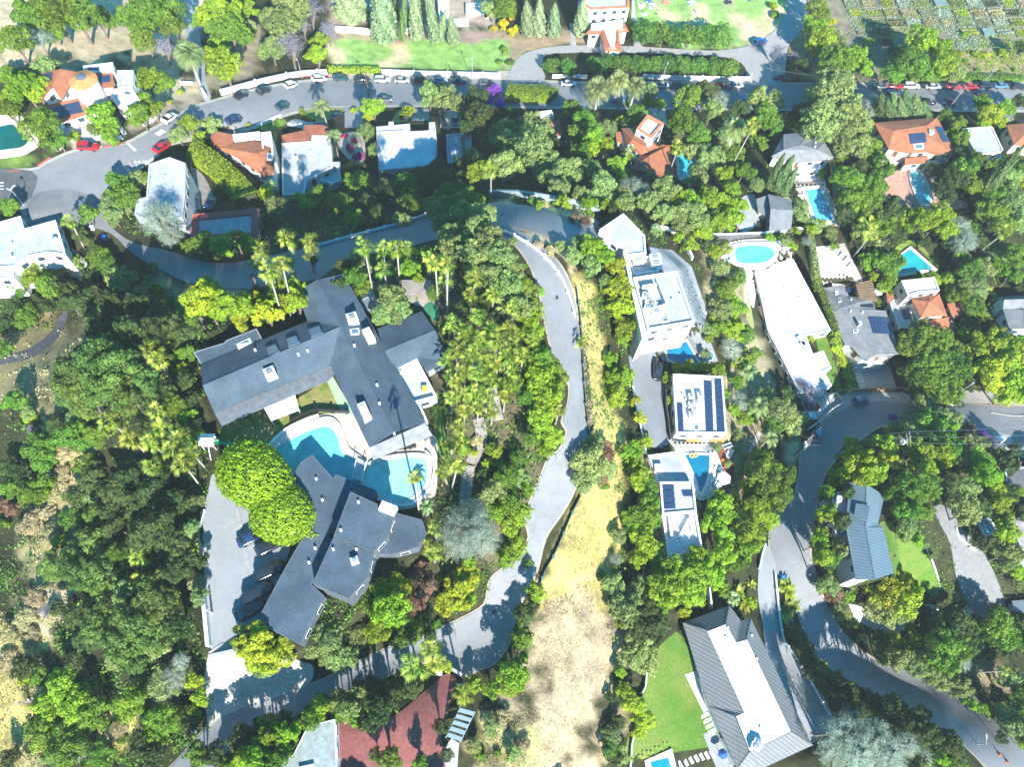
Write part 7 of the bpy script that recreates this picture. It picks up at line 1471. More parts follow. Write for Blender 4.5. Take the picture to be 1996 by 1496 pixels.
    for x, y in ((-.9, -.8), (.9, -.8), (.9, .8), (-.9, .8)): tube('post', (x, y, 0), (x, y, 2.4), .07, wh, r, 6)
    boxm('platform', (0, 0, 1.2), 1.9, 1.7, .1, wdn, r)
    link('canopy_roof', mesh('canopy_roof', [(-1.1, -1, 2.4), (1.1, -1, 2.4), (1.1, 1, 2.4), (-1.1, 1, 2.4), (-1.1, 0, 3.1), (1.1, 0, 3.1)], [(0, 1, 5, 4), (2, 3, 4, 5), (0, 4, 3), (1, 2, 5)]), wh, r)
    link('slide', mesh('slide', [(.9, -.3, 1.25), (.9, .3, 1.25), (3.6, .3, .2), (3.6, -.3, .2), (.9, -.3, 1.5), (.9, .3, 1.5), (3.6, .3, .45), (3.6, -.3, .45)], [(0, 1, 2, 3), (0, 3, 7, 4), (1, 5, 6, 2)]), plain('green_plastic', (.01, .32, .14), .4), r)
    tube('ladder', (0, -.8, 1.2), (.3, -2.6, .1), .08, wh, r, 6)
    # trampoline
    g = G(720, 597); r = empty('trampoline', g); tag(r, 'round grey trampoline beside the rambling house wall', 'trampoline'); N_ = 22
    for nm, ra, rb, z, m in (('bed', 0, 1.15, .8, plain('trampoline_bed', (.13, .16, .19), .6)), ('padding', 1.15, 1.45, .83, plain('trampoline_pad', (.28, .34, .38), .6))):
        V = [(rr*math.cos(6.2832*i/N_), rr*math.sin(6.2832*i/N_), z) for rr in (ra or .01, rb) for i in range(N_)]; link(nm, mesh(nm, V, [(i, (i+1) % N_, N_+(i+1) % N_, N_+i) for i in range(N_)]), m, r)
    for k in range(4): a = 1.57*k+.5; tube('leg', (1.35*math.cos(a), 1.35*math.sin(a), 0), (1.35*math.cos(a), 1.35*math.sin(a), .8), .04, dk, r, 5)
    # umbrella terrace furniture
    def umbrella(u, v, rr, m, lab, hh=2.4, grp='sun umbrellas'):
        p = over(u, v, hh); z = Z(p.x, p.y); r = empty('sun_umbrella', (p.x, p.y, z)); tag(r, lab, 'umbrella', grp); n = 6
        V = [(rr*math.cos(6.2832*i/n+.3), rr*math.sin(6.2832*i/n+.3), hh-.3) for i in range(n)]+[(0, 0, hh+.15)]; link('canopy', mesh('canopy', V, [(i, (i+1) % n, n) for i in range(n)]), m, r)
        tube('pole', (0, 0, 0), (0, 0, hh), .04, dk, r, 6); tube('base', (0, 0, 0), (0, 0, .1), .35, dk, r, 12)
    umbrella(1412, 932, 1.45, wh, 'white hexagonal sun umbrella on the red deck'); umbrella(1706, 575, 1.2, wh, 'white sail umbrella over the slatted pergola', 3.2)
    umbrella(1410, 1471, .9, plain('navy_canvas', (.02, .10, .30), .8), 'blue sun umbrella on the shaded patio at the bottom edge')
    def table(u, v, rr, m, lab, hgt=.72):
        g = G(u, v, .2); r = empty('garden_table', g); tag(r, lab, 'table', 'garden tables'); tube('table_top', (0, 0, hgt-.04), (0, 0, hgt), rr, m, r, 16); tube('pedestal', (0, 0, 0), (0, 0, hgt-.04), .06, dk, r, 6)
    def chair(u, v, rz, m, lab, grp='outdoor chairs'):
        g = G(u, v, .2); r = empty('outdoor_chair', g, rz); tag(r, lab, 'chair', grp)
        boxm('seat', (0, 0, .38), .6, .6, .1, m, r); boxm('backrest', (-.28, 0, .48), .08, .6, .45, m, r)
        for x in (-.25, .25):
            for y in (-.25, .25): tube('leg', (x, y, 0), (x, y, .38), .03, dk, r, 5)
    def lounger(u, v, rz, m, lab):
        g = G(u, v, .25); r = empty('sun_lounger', g, rz); tag(r, lab, 'sun lounger', 'sun loungers by the pools')
        boxm('seat', (.25, 0, .3), 1.35, .65, .1, m, r); link('backrest', mesh('backrest', [(-.4, -.32, .36), (-.4, .32, .36), (-1.0, .32, .7), (-1.0, -.32, .7), (-.42, -.32, .28), (-.42, .32, .28), (-1.05, .32, .62), (-1.05, -.32, .62)], [(0, 1, 2, 3), (4, 7, 6, 5), (0, 4, 5, 1), (2, 6, 7, 3), (0, 3, 7, 4), (1, 5, 6, 2)]), m, r)
        for x in (-.3, .8):
            for y in (-.27, .27): tube('leg', (x, y, 0), (x, y, .3), .03, dk, r, 5)
    orange = plain('orange_cushion', (.75, .22, .03), .8); wc = plain('white_cushion', (.75, .76, .76), .8); red_ = plain('red_cushion', (.6, .06, .04), .8)
    table(1402, 918, .5, wh, 'round white table just west of the hexagonal umbrella'); table(1400, 948, .55, plain('glass_top', (.4, .5, .55), .1), 'round glass table below the hexagonal umbrella'); table(1416, 902, .4, mat('brown_boards', (.2, .15, .11)), 'square-ish brown table among orange chairs')
    for k, (u, v, rz, m, lab) in enumerate(((1407, 900, .3, orange, 'orange cushioned chair at the west of the deck'), (1412, 912, 1.2, red_, 'red cushioned chair nearest the round white table'), (1424, 908, 3, orange, 'orange cushioned chair at the east deck edge'), (1396, 955, .5, wc, 'white chair below the round glass table'), (1404, 958, 2, red_, 'small red chair below the glass table'), (1392, 948, 0, wc, 'white chair at the pool side of the glass table'))): chair(u, v, rz, m, lab)
    sofa_m = plain('grey_cushion', (.45, .46, .48), .8)
    for (u, v, rz, lab) in ((1415, 872, 1.9, 'grey L-ended sofa at the back of the red deck'), (1420, 886, 2.6, 'grey two-seat sofa beside the deck rail')):
        g = G(u, v, .2); r = empty('outdoor_sofa', g, rz); tag(r, lab, 'sofa', 'sofas on the red deck'); boxm('seat', (0, 0, .05), 1.0, 2.0, .38, sofa_m, r); boxm('backrest', (-.45, 0, .42), .2, 2.0, .4, sofa_m, r)
        for y in (-.95, .95): boxm('armrest', (0, y, .42), 1.0, .15, .2, sofa_m, r)
    for u, v, rz, lab in ((1556, 372, .2, 'white lounger at the shallow end of the long pale pool'), (1560, 384, .2, 'white lounger halfway along the long pale pool'), (1638, 500, .8, 'white lounger on the stone mosaic'), (1648, 508, .8, 'second white lounger on the mosaic, nearer the trees'), (1655, 520, .8, 'white lounger lowest on the stone mosaic'), (1365, 692, 1.1, 'pale lounger beside the plunge pool'), (1830, 385, .5, 'pale lounger among the rocks by the narrow pool'), (1818, 350, .4, 'blue-white lounger at the narrow pool')): lounger(u, v, rz, wc, lab)
    # hot tub, pool floats
    g = G(1380, 695, .3); r = empty('hot_tub', g); tag(r, 'round blue hot tub in the deck beside the plunge pool', 'hot tub'); tube('shell', (0, 0, -.3), (0, 0, .25), 1.25, stucco, r, 22); tube('water', (0, 0, .2), (0, 0, .27), 1.05, plain('tub_water', (.05, .30, .45), .1, .7), r, 22)
    def torus(name, R0, r0, m, loc, parent=None):
        V = []; n, k = 18, 6
        for i in range(n):
            for j in range(k): a, b = 6.2832*i/n, 6.2832*j/k; V.append(((R0+r0*math.cos(b))*math.cos(a), (R0+r0*math.cos(b))*math.sin(a), r0*math.sin(b)))
        return link(name, mesh(name, V, [(i*k+j, ((i+1) % n)*k+j, ((i+1) % n)*k+(j+1) % k, i*k+(j+1) % k) for i in range(n) for j in range(k)], True), m, parent, loc)
    for u, v, lab in ((1347, 890, 'yellow ring float at the shallow end of the fan-shaped pool'), (1354, 889, 'second yellow ring float, the one nearer the deck')): tag(torus('pool_float', .38, .14, plain('yellow_vinyl', (.8, .62, .15), .3), G(u, v, .52)), lab, 'pool float', 'ring floats in the pool')
    # bins, small props
    for u, v, c, lab in ((205, 466, (.02, .10, .45), 'blue bin at the side of the shaded lane'), (182, 447, (.6, .62, .65), 'white sack beside the shaded lane'), (857, 1314, (.7, .72, .74), 'white rounded post at the top of the terracotta paving'), (896, 1340, (.7, .72, .74), 'white box beside the grey gate'), (1524, 1128, (.02, .2, .55), 'blue tank among the banana leaves'), (382, 1425, (.35, .55, .7), 'pale blue box at the shaded roadside'), (1185, 94, (.5, .6, .7), 'grey bin at the chapel steps')):
        g = G(u, v); r = empty('bin', g); tag(r, lab, 'bin', 'bins and boxes'); m = plain('plastic_%d' % int(u), c, .5); boxm('tub', (0, 0, 0), .75, .65, .95, m, r); boxm('lid', (0, 0, .953), .82, .72, .09, m, r)
    for u, v, lab in ((1946, 1472, 'upper orange roadwork cone by the corner hedge'), (1961, 1486, 'orange roadwork barrel nearest the picture corner')):
        g = G(u, v); r = empty('traffic_cone', g); tag(r, lab, 'traffic cone', 'orange road markers'); boxm('base', (0, 0, 0), .7, .7, .08, plain('black_rubber', (.03, .03, .03), .8), r); tube('cone', (0, 0, .08), (0, 0, 1.0), .3, plain('orange_plastic', (.85, .12, .01), .5), r, 12, .06)
    # stepping stones
    for k in range(7):
        t = k/6; u, v = 1326+t*62, 1492-t*20-3*math.sin(t*3.1); g = G(u, v, .06); o = boxm('stepping_stone', (0, 0, 0), .6, 1.3, .08, stone_(), None, .45); o.location = g
        tag(o, ('first', 'second', 'third', 'fourth', 'fifth', 'sixth', 'seventh', 'eighth', 'ninth')[k]+' pale stepping stone counting east from the blue lap pool', 'stepping stone', 'stepping stones by the lap pool')
    for k in range(4):
        u, v = 1373+k*5, 1396+k*10; g = G(u, v, .06); o = boxm('stepping_stone', (0, 0, 0), 1.6, .6, .08, stone_(), None, .4); o.location = g; tag(o, ('topmost', 'second', 'third', 'lowest')[k]+' pale slab of the short stair below the square patio', 'stepping stone', 'slabs below the patio')
    # allotment plots
    rs = random.Random(5); wdm = mat('bed_boards', (.22, .20, .15), .9, fine=3); soil = mat('bed_soil', (.20, .15, .10), .95, fine=4, bump=.4); netm = mat('grey_green_netting', (.16, .24, .22), .8, fine=6); grn = [LM['green'], LM['olive'], LM['dark'], LM['lime'], LM['silver'], LM['dry']]
    frame = mesh('plot_frame', [], []); V = []; Fc = []
    for (x0, x1, y0, y1) in ((-2.4, 2.4, -1.75, -1.6), (-2.4, 2.4, 1.6, 1.75), (-2.4, -2.25, -1.6, 1.6), (2.25, 2.4, -1.6, 1.6)):
        b = len(V)
        for z in (-.3, .3): V += [(x0, y0, z), (x1, y0, z), (x1, y1, z), (x0, y1, z)]
        Fc += [(b+4, b+5, b+6, b+7), (b, b+1, b+5, b+4), (b+1, b+2, b+6, b+5), (b+2, b+3, b+7, b+6), (b+3, b, b+4, b+7)]
    frame = mesh('plot_frame', V, Fc); frame.materials.append(wdm); soilm = mesh('plot_soil', [(-2.25, -1.6, .12), (2.25, -1.6, .12), (2.25, 1.6, .12), (-2.25, 1.6, .12)], [(0, 1, 2, 3)]); soilm.materials.append(soil)
    crops = []
    for k in range(7):
        r_ = np.random.RandomState(200+k); n = 560; rows = r_.randint(3, 6); rr = r_.randint(0, rows, n); y = -1.5+3.0*(rr+.5)/rows+r_.normal(0, .14, n) if k < 5 else r_.uniform(-1.5, 1.5, n); x = r_.uniform(-2.2, 2.2, n); hgt = r_.uniform(.3, .9 if k % 2 else 1.5)
        z = .15+r_.uniform(0, 1, n)*hgt*(.5+.5*np.sin(rr*2.1+k)); crops.append(leafmesh('plot_crops', np.c_[x, y, z], r_.normal(size=(n, 3))*.7+[0, 0, .8], .16*r_.uniform(.6, 1.5, n), r_.uniform(0, 1, n), 1, r_)); crops[-1].materials.append(grn[0])
    net = mesh('plot_net', [(-1.9, -1.3, .9), (1.9, -1.3, .9), (1.9, 1.3, .9), (-1.9, 1.3, .9), (-1.9, -1.3, .1), (1.9, -1.3, .1), (1.9, 1.3, .1), (-1.9, 1.3, .1)], [(0, 1, 2, 3), (0, 4, 5, 1), (1, 5, 6, 2), (2, 6, 7, 3), (3, 7, 4, 0)]); net.materials.append(netm)
    words = ('leafy', 'sparse', 'tall-cropped', 'mixed', 'dry', 'grey-green', 'bushy'); colw = ('bright green', 'olive', 'dark green', 'yellow-green', 'silvery', 'straw-coloured')
    ordn = ('westernmost', 'second', 'third', 'fourth', 'fifth', 'sixth', 'seventh', 'eighth', 'ninth', 'tenth', 'eleventh', 'twelfth'); rown = ('topmost', 'second', 'third', 'fourth', 'fifth', 'sixth')
    for ri, v in enumerate((-8, 9, 27, 46, 65, 84)):
        k = 0
        for ci in range(15):
            u = 1622+34*ci+.45*v
            if u > 2010 or (v > 45 and u < 1680) or (v > 55 and 1745 < u < 1860) or (v > 80 and u > 1850) or u < 1640: continue
            g = G(u, v, .1); o = empty('garden_plot', g, .10+rs.uniform(-.07, .07)); o.scale = (rs.uniform(.85, 1.08), rs.uniform(.85, 1.1), 1); j = rs.randrange(7); cc = rs.randrange(6)
            link('frame', frame, None, o); link('soil', soilm, None, o); hasnet = rs.random() < .1
            if hasnet: link('netting', net, None, o)
            else:
                c = link('crops', crops[j], None, o); c.material_slots[0].link = 'OBJECT'; c.material_slots[0].material = grn[cc]
            tag(o, ('netted garden plot, ' if hasnet else '%s %s garden plot, ' % (words[j], colw[cc]))+'%s in the %s row of the allotment' % (ordn[min(k, 11)], rown[ri]), 'garden plot', 'plots of the allotment'); k += 1
    # people on the park lawn
    build_people()
def stone_(): return mat('pale_stone_paving', (.58, .56, .53), .85)
def build_people():
    poses = {
     'sit': [((0, 0, .12), .15), ((-.05, 0, .35), .14), ((-.1, 0, .58), .15), ((-.1, 0, .70), .06), ((-.08, 0, .84), .10), ((.22, .10, .16), .09), ((.42, .12, .34), .065), ((.62, .12, .08), .05), ((.74, .12, .08), .04), ((.22, -.10, .16), .09), ((.45, -.14, .12), .065), ((.82, -.16, .08), .05), ((.94, -.16, .08), .04), ((-.12, .22, .60), .06), ((-.2, .28, .36), .045), ((-.12, .3, .12), .035), ((-.12, -.22, .60), .06), ((.02, -.28, .38), .045), ((.2, -.24, .3), .035)],
     'lie': [((0, 0, .12), .15), ((-.22, 0, .13), .14), ((-.45, 0, .14), .15), ((-.58, 0, .13), .06), ((-.72, 0, .14), .10), ((.25, .10, .11), .09), ((.52, .12, .09), .065), ((.82, .12, .07), .05), ((.9, .12, .12), .04), ((.25, -.10, .11), .09), ((.5, -.14, .22), .065), ((.75, -.16, .07), .05), ((.85, -.16, .07), .04), ((-.45, .22, .12), .06), ((-.3, .36, .08), .045), ((-.1, .4, .06), .035), ((-.45, -.22, .12), .06), ((-.6, -.38, .1), .045), ((-.78, -.3, .1), .035)],
     'stand': [((0, 0, .92), .15), ((0, 0, 1.15), .14), ((0, 0, 1.40), .15), ((0, 0, 1.52), .06), ((.02, 0, 1.66), .10), ((0, .10, .85), .09), ((.06, .12, .48), .065), ((.02, .12, .08), .05), ((.14, .12, .05), .04), ((0, -.10, .85), .09), ((-.06, -.12, .48), .065), ((-.12, -.12, .08), .05), ((0, -.12, .05), .04), ((0, .22, 1.40), .06), ((.02, .28, 1.12), .045), ((.12, .28, .88), .035), ((0, -.22, 1.40), .06), ((-.02, -.28, 1.12), .045), ((.1, -.28, .88), .035)]}
    E = [(0, 1), (1, 2), (2, 3), (3, 4), (0, 5), (5, 6), (6, 7), (7, 8), (0, 9), (9, 10), (10, 11), (11, 12), (2, 13), (13, 14), (14, 15), (2, 16), (16, 17), (17, 18)]
    M = {}
    for nm, J in poses.items():
        me = bpy.data.meshes.new('person_'+nm); me.from_pydata([j[0] for j in J], E, []); o = bpy.data.objects.new('tmp', me); COL.objects.link(o)
        md = o.modifiers.new('s', 'SKIN'); sv = me.skin_vertices[0].data
        for i, j in enumerate(J): sv[i].radius = (j[1], j[1])
        sv[0].use_root = True; o.modifiers.new('u', 'SUBSURF').levels = 1
        dg = bpy.context.evaluated_depsgraph_get(); r = bpy.data.meshes.new_from_object(o.evaluated_get(dg)); r.name = 'person_'+nm
        bpy.data.objects.remove(o); Jp = np.array([j[0] for j in J]); part = [1, 1, 1, 0, 3, 2, 2, 2, 2, 2, 2, 2, 2, 1, 0, 0, 1, 0, 0]
        for k in range(4): r.materials.append(None)
        for p in r.polygons:
            c = np.array(p.center); i = int(np.argmin(np.linalg.norm(Jp-c, axis=1))); s = part[i]
            if s == 3: s = 3 if (c[2] > Jp[4][2]+.0 or nm == 'lie' and c[0] < Jp[4][0]) else 0
            p.material_index = s; p.use_smooth = True
        M[nm] = r
    skin = [plain('skin_light', (.55, .33, .23), .6), plain('skin_tan', (.38, .20, .12), .6), plain('skin_dark', (.14, .07, .045), .6)]
    shirts = {'white': (.75, .75, .75), 'blue': (.05, .15, .5), 'black': (.02, .02, .025), 'red': (.5, .06, .04), 'yellow': (.8, .6, .03), 'grey': (.3, .32, .34), 'green': (.05, .3, .15), 'pale blue': (.4, .55, .7)}
    hair = [plain('hair_dark', (.02, .015, .01), .6), plain('hair_brown', (.10, .05, .03), .6), plain('hair_fair', (.4, .28, .12), .6)]
    L_ = [(1243, 3, 'sit', 'pale blue', 'blue', 'by the chapel corner at the top edge', 1.2), (1250, 9, 'sit', 'black', 'grey', 'with a white blanket below the top pair', 2.0), (1262, 4, 'lie', 'white', 'blue', 'near the top edge beside a blue blanket', .4), (1266, 1, 'sit', 'blue', 'black', 'just inside the top edge', 4.0), (1254, 14, 'lie', 'white', 'grey', 'stretched out on the west of the lawn', 1.0),
     (1270, 12, 'sit', 'grey', 'black', 'on the pale round blanket', 3.0), (1275, 16, 'lie', 'white', 'black', 'beside the pale round blanket', 2.2), (1254, 28, 'sit', 'blue', 'white', 'alone by the folded white blanket', .5), (1280, 28, 'sit', 'blue', 'black', 'alone in the middle of the west lawn', 2.5), (1301, 4, 'lie', 'red', 'white', 'on the orange blanket near the top edge', 1.0), (1341, 3, 'sit', 'black', 'black', 'in the group at the top middle', .0), (1346, 8, 'sit', 'white', 'black', 'facing the group at the top middle', 3.3), (1352, 8, 'lie', 'pale blue', 'black', 'on the round blanket at the top middle', 1.9),
     (1355, 22, 'sit', 'grey', 'blue', 'alone below the top middle group', 5.1), (1370, 38, 'sit', 'yellow', 'black', 'in yellow beside the hedge trees', 2.8), (1366, 39, 'sit', 'white', 'green', 'next to the one in yellow by the hedge trees', .3), (1256, 44, 'stand', 'grey', 'black', 'standing at the west end of the hedge trees', 1.0), (1418, 2, 'sit', 'black', 'grey', 'with a dark blanket in the east of the lawn', .6), (1424, 6, 'lie', 'black', 'black', 'lying in the east of the lawn', 2.0), (1461, 2, 'sit', 'black', 'blue', 'at the north-east lawn corner', 3.6)]
    g_ = 'people resting on the park lawn'
    for i, (u, v, pose, top, bot, where, rz) in enumerate(L_):
        p = G(u, v, .02); o = link('person', M[pose], None, None, p); o.rotation_euler = (0, 0, rz)
        ms = (skin[i % 3], plain('shirt_'+top.replace(' ', '_'), shirts[top], .8), plain('trousers_'+bot, shirts[bot], .8), hair[i % 3])
        for k in range(4): o.material_slots[k].link = 'OBJECT'; o.material_slots[k].material = ms[k]
        tag(o, '%s %s person %s' % ({'sit': 'seated', 'lie': 'lying', 'stand': 'upright'}[pose], top+'-shirted', where), 'person', g_)
    for u, v, c, lab, s in ((1252, 12, (.75, .75, .78), 'white blanket near the chapel corner', 1.5), (1265, 3, (.04, .16, .55), 'blue blanket at the top edge', 1.2), (1272, 13, (.62, .68, .74), 'pale round-looking blanket west on the lawn', 1.5), (1257, 28, (.78, .78, .8), 'white folded blanket by the seated person in blue', 1.1), (1301, 6, (.7, .25, .12), 'orange blanket near the top edge', 1.5), (1350, 7, (.55, .68, .75), 'pale blue blanket at the top middle', 1.6), (1369, 41, (.2, .5, .35), 'green blanket beside the hedge trees', 1.0), (1419, 4, (.03, .03, .04), 'dark blanket in the east of the lawn', 1.4), (1361, 24, (.7, .72, .7), 'small white cloth below the top middle group', .7)):
        p = G(u, v, .03); n = 8; V = []; rr = random.Random(int(u))
        for i in range(n+1):
            for j in range(n+1): V.append(((i/n-.5)*2*s, (j/n-.5)*1.6*s, .02+.03*rr.random()))
        o = link('picnic_blanket', mesh('picnic_blanket', V, [(i*(n+1)+j, (i+1)*(n+1)+j, (i+1)*(n+1)+j+1, i*(n+1)+j+1) for i in range(n) for j in range(n)]), plain('blanket_%d' % u, c, .9), None, p); o.rotation_euler = (0, 0, rr.random()*3); tag(o, lab, 'blanket', 'picnic blankets on the park lawn')
# ------------------------------------------------------------------ scattered stuff
def scatter_stuff():
    """dense low growth between the trees, and straw tufts on the open slopes: each kind one object"""
    def pick(n, zones, avoid, seed):
        rs = np.random.RandomState(seed); P = []
        ar = []
        for z in zones:
            a = np.array(z); lo, hi = a.min(0), a.max(0); ar.append((hi-lo).prod())
        ar = np.array(ar)/sum(ar)
        for z, f in zip(zones, ar):
            a = np.array(z); lo, hi = a.min(0), a.max(0); k = int(n*f); u = rs.uniform(lo[0], hi[0], k); v = rs.uniform(lo[1], hi[1], k); ok = inpoly(u, v, z)
            for q in avoid:
                b = np.array(q); l2, h2 = b.min(0), b.max(0); m = ok & (u > l2[0]) & (u < h2[0]) & (v > l2[1]) & (v < h2[1])
                if m.any(): ok[m] &= ~inpoly(u[m], v[m], q)
            P.append(np.c_[u[ok], v[ok]])
        return np.concatenate(P), rs
    def clumps(name, zones, n, per, rad, hgt, ls, lm, lab, seed, avoid=USED, asp=1.0, up=.7):
        P, rs = pick(n, zones, avoid, seed); C_ = []; T = []
        for u, v in P:
            if rs.uniform() > .5+.5*math.sin(u/37+seed)*math.sin(v/29+seed*2): continue
            g = G(u, v); s = rs.uniform(.5, 1.4); q = rs.normal(size=(per, 3))*[rad*s*.55, rad*s*.55, 0]; q[:, 2] = np.abs(rs.normal(size=per))*hgt*s*.6; t0 = rs.uniform(0, .6)
            C_.append(np.array(g)+q); T.append(t0+rs.uniform(0, .4, per))
        C_ = np.concatenate(C_); T = np.concatenate(T); n_ = len(C_)
        me = leafmesh(name, C_, rs.normal(size=(n_, 3))*.6+[0, 0, up], ls*rs.uniform(.5, 1.5, n_), T, asp, rs); o = link(name, me, LM[lm]); tag(o, lab, 'undergrowth', None, 'stuff'); return o
    wild = [pp('-70,440 130,500 250,520 370,570 520,580 420,650 380,700 380,800 420,900 400,1000 395,1200 400,1290 420,1400 330,1500 -70,1560'),
            pp('590,560 700,520 850,480 960,460 1030,520 1060,620 1080,760 1100,850 1040,960 1020,1080 950,1150 860,1210 850,1000 860,800 870,700 740,640'),
            pp('200,340 620,380 950,340 1050,390 1200,400 1450,440 1400,520 1480,700 1540,820 1500,900 1560,900 1490,1060 1300,1190 1200,1300 1180,1130 1230,1000 1160,900 1100,700 1150,480 950,420 830,420 620,470 400,505 240,450'),
            pp('1290,200 1520,200 1540,400 1440,440 1350,400 1300,360'), pp('880,200 1220,200 1220,400 880,400'), pp('640,330 940,300 950,400 640,460'),
            pp('1630,300 1996,220 2060,820 1860,760 1760,760 1700,560 1640,460'), pp('1560,0 1720,100 1880,140 1720,170 1520,170'), pp('1600,200 1720,210 1720,440 1640,440'),
            pp('1570,860 1700,830 2060,900 2060,1500 1960,1440 1820,1330 1640,1230 1590,1100'), pp('1520,1180 1560,1240 1660,1360 1850,1460 1900,1560 1600,1560 1600,1400'), pp('440,1480 600,1400 700,1360 860,1290 850,1330 740,1400 640,1405 480,1540'),
            pp('580,1260 640,1160 820,1090 900,1110 900,1200 700,1270'), pp('960,1280 1040,1160 1040,1260 1000,1340'), pp('0,120 80,150 80,300 0,300'), pp('200,220 300,180 300,220 200,270')]
    LEFT = [pp('-70,650 130,640 230,665 130,765 60,790 -70,780'), pp('-70,1170 50,1200 120,1330 90,1500 -70,1560'), pp('105,840 165,860 155,1050 90,1140 110,1250 40,1260 60,1100 90,980')]
    clumps('undergrowth', LEFT, 1500, 10, .8, .5, .16, 'dry', 'dry brush and straw on the open parts of the west slope', 21, [])
    USED.extend(LEFT)
    clumps('undergrowth', wild, 26000, 12, .9, .7, .20, 'oak', 'dense low green undergrowth between the trees of the hillside', 11)
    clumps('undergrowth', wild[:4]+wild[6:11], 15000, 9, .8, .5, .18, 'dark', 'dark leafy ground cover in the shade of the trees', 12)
    clumps('undergrowth', [wild[0], wild[1], wild[9], wild[2]], 7000, 9, .7, .5, .17, 'olive', 'pale olive scrub scattered through the hillside', 15)
    clumps('allotment_weeds', [pp('1630,-20 2010,-20 2010,100 1860,96 1850,60 1760,70 1680,90')], 5200, 10, .8, .5, .17, 'silver', 'grey-green weeds and crops between the allotment plots', 17, [])
    clumps('allotment_weeds', [pp('1630,-20 2010,-20 2010,100 1860,96 1850,60 1760,70 1680,90'), pp('1860,100 2010,100 2010,160 1860,160')], 4200, 9, .7, .5, .17, 'green', 'bright green crops and weeds scattered over the allotment', 18, [])
    dry = [pp('1112,530 1150,560 1172,620 1178,690 1170,710 1205,800 1222,900 1215,1000 1195,1100 1215,1200 1040,1200 1050,1140 1100,1040 1130,980 1150,890 1140,750'), pp('-80,1180 80,1200 100,1500 -80,1500'), pp('950,1380 1050,1380 1020,1500 930,1500')]
    clumps('dry_grass', dry, 20000, 7, .45, .35, .10, 'dry', 'tufted straw-yellow dry grass on the open slopes', 13, [], .5, .3)
    clumps('dry_grass', [pp('1045,1140 1200,1140 1225,1260 1195,1340 1130,1420 1000,1420 1030,1300'), pp('950,1400 1140,1400 1130,1540 940,1540')], 2600, 7, .45, .3, .09, 'dry', 'sparse dry tufts scattered over the cleared tan slope', 23, [], .5, .3)
    cl = [pp('1045,1160 1190,1170 1215,1240 1195,1340 1160,1440 1140,1540 960,1540 1010,1390 1040,1300')]
    clumps('brush', cl, 2600, 5, .35, .15, .09, 'rust', 'dark dead brush strewn over the cleared tan slope', 14, [], .4, .3)
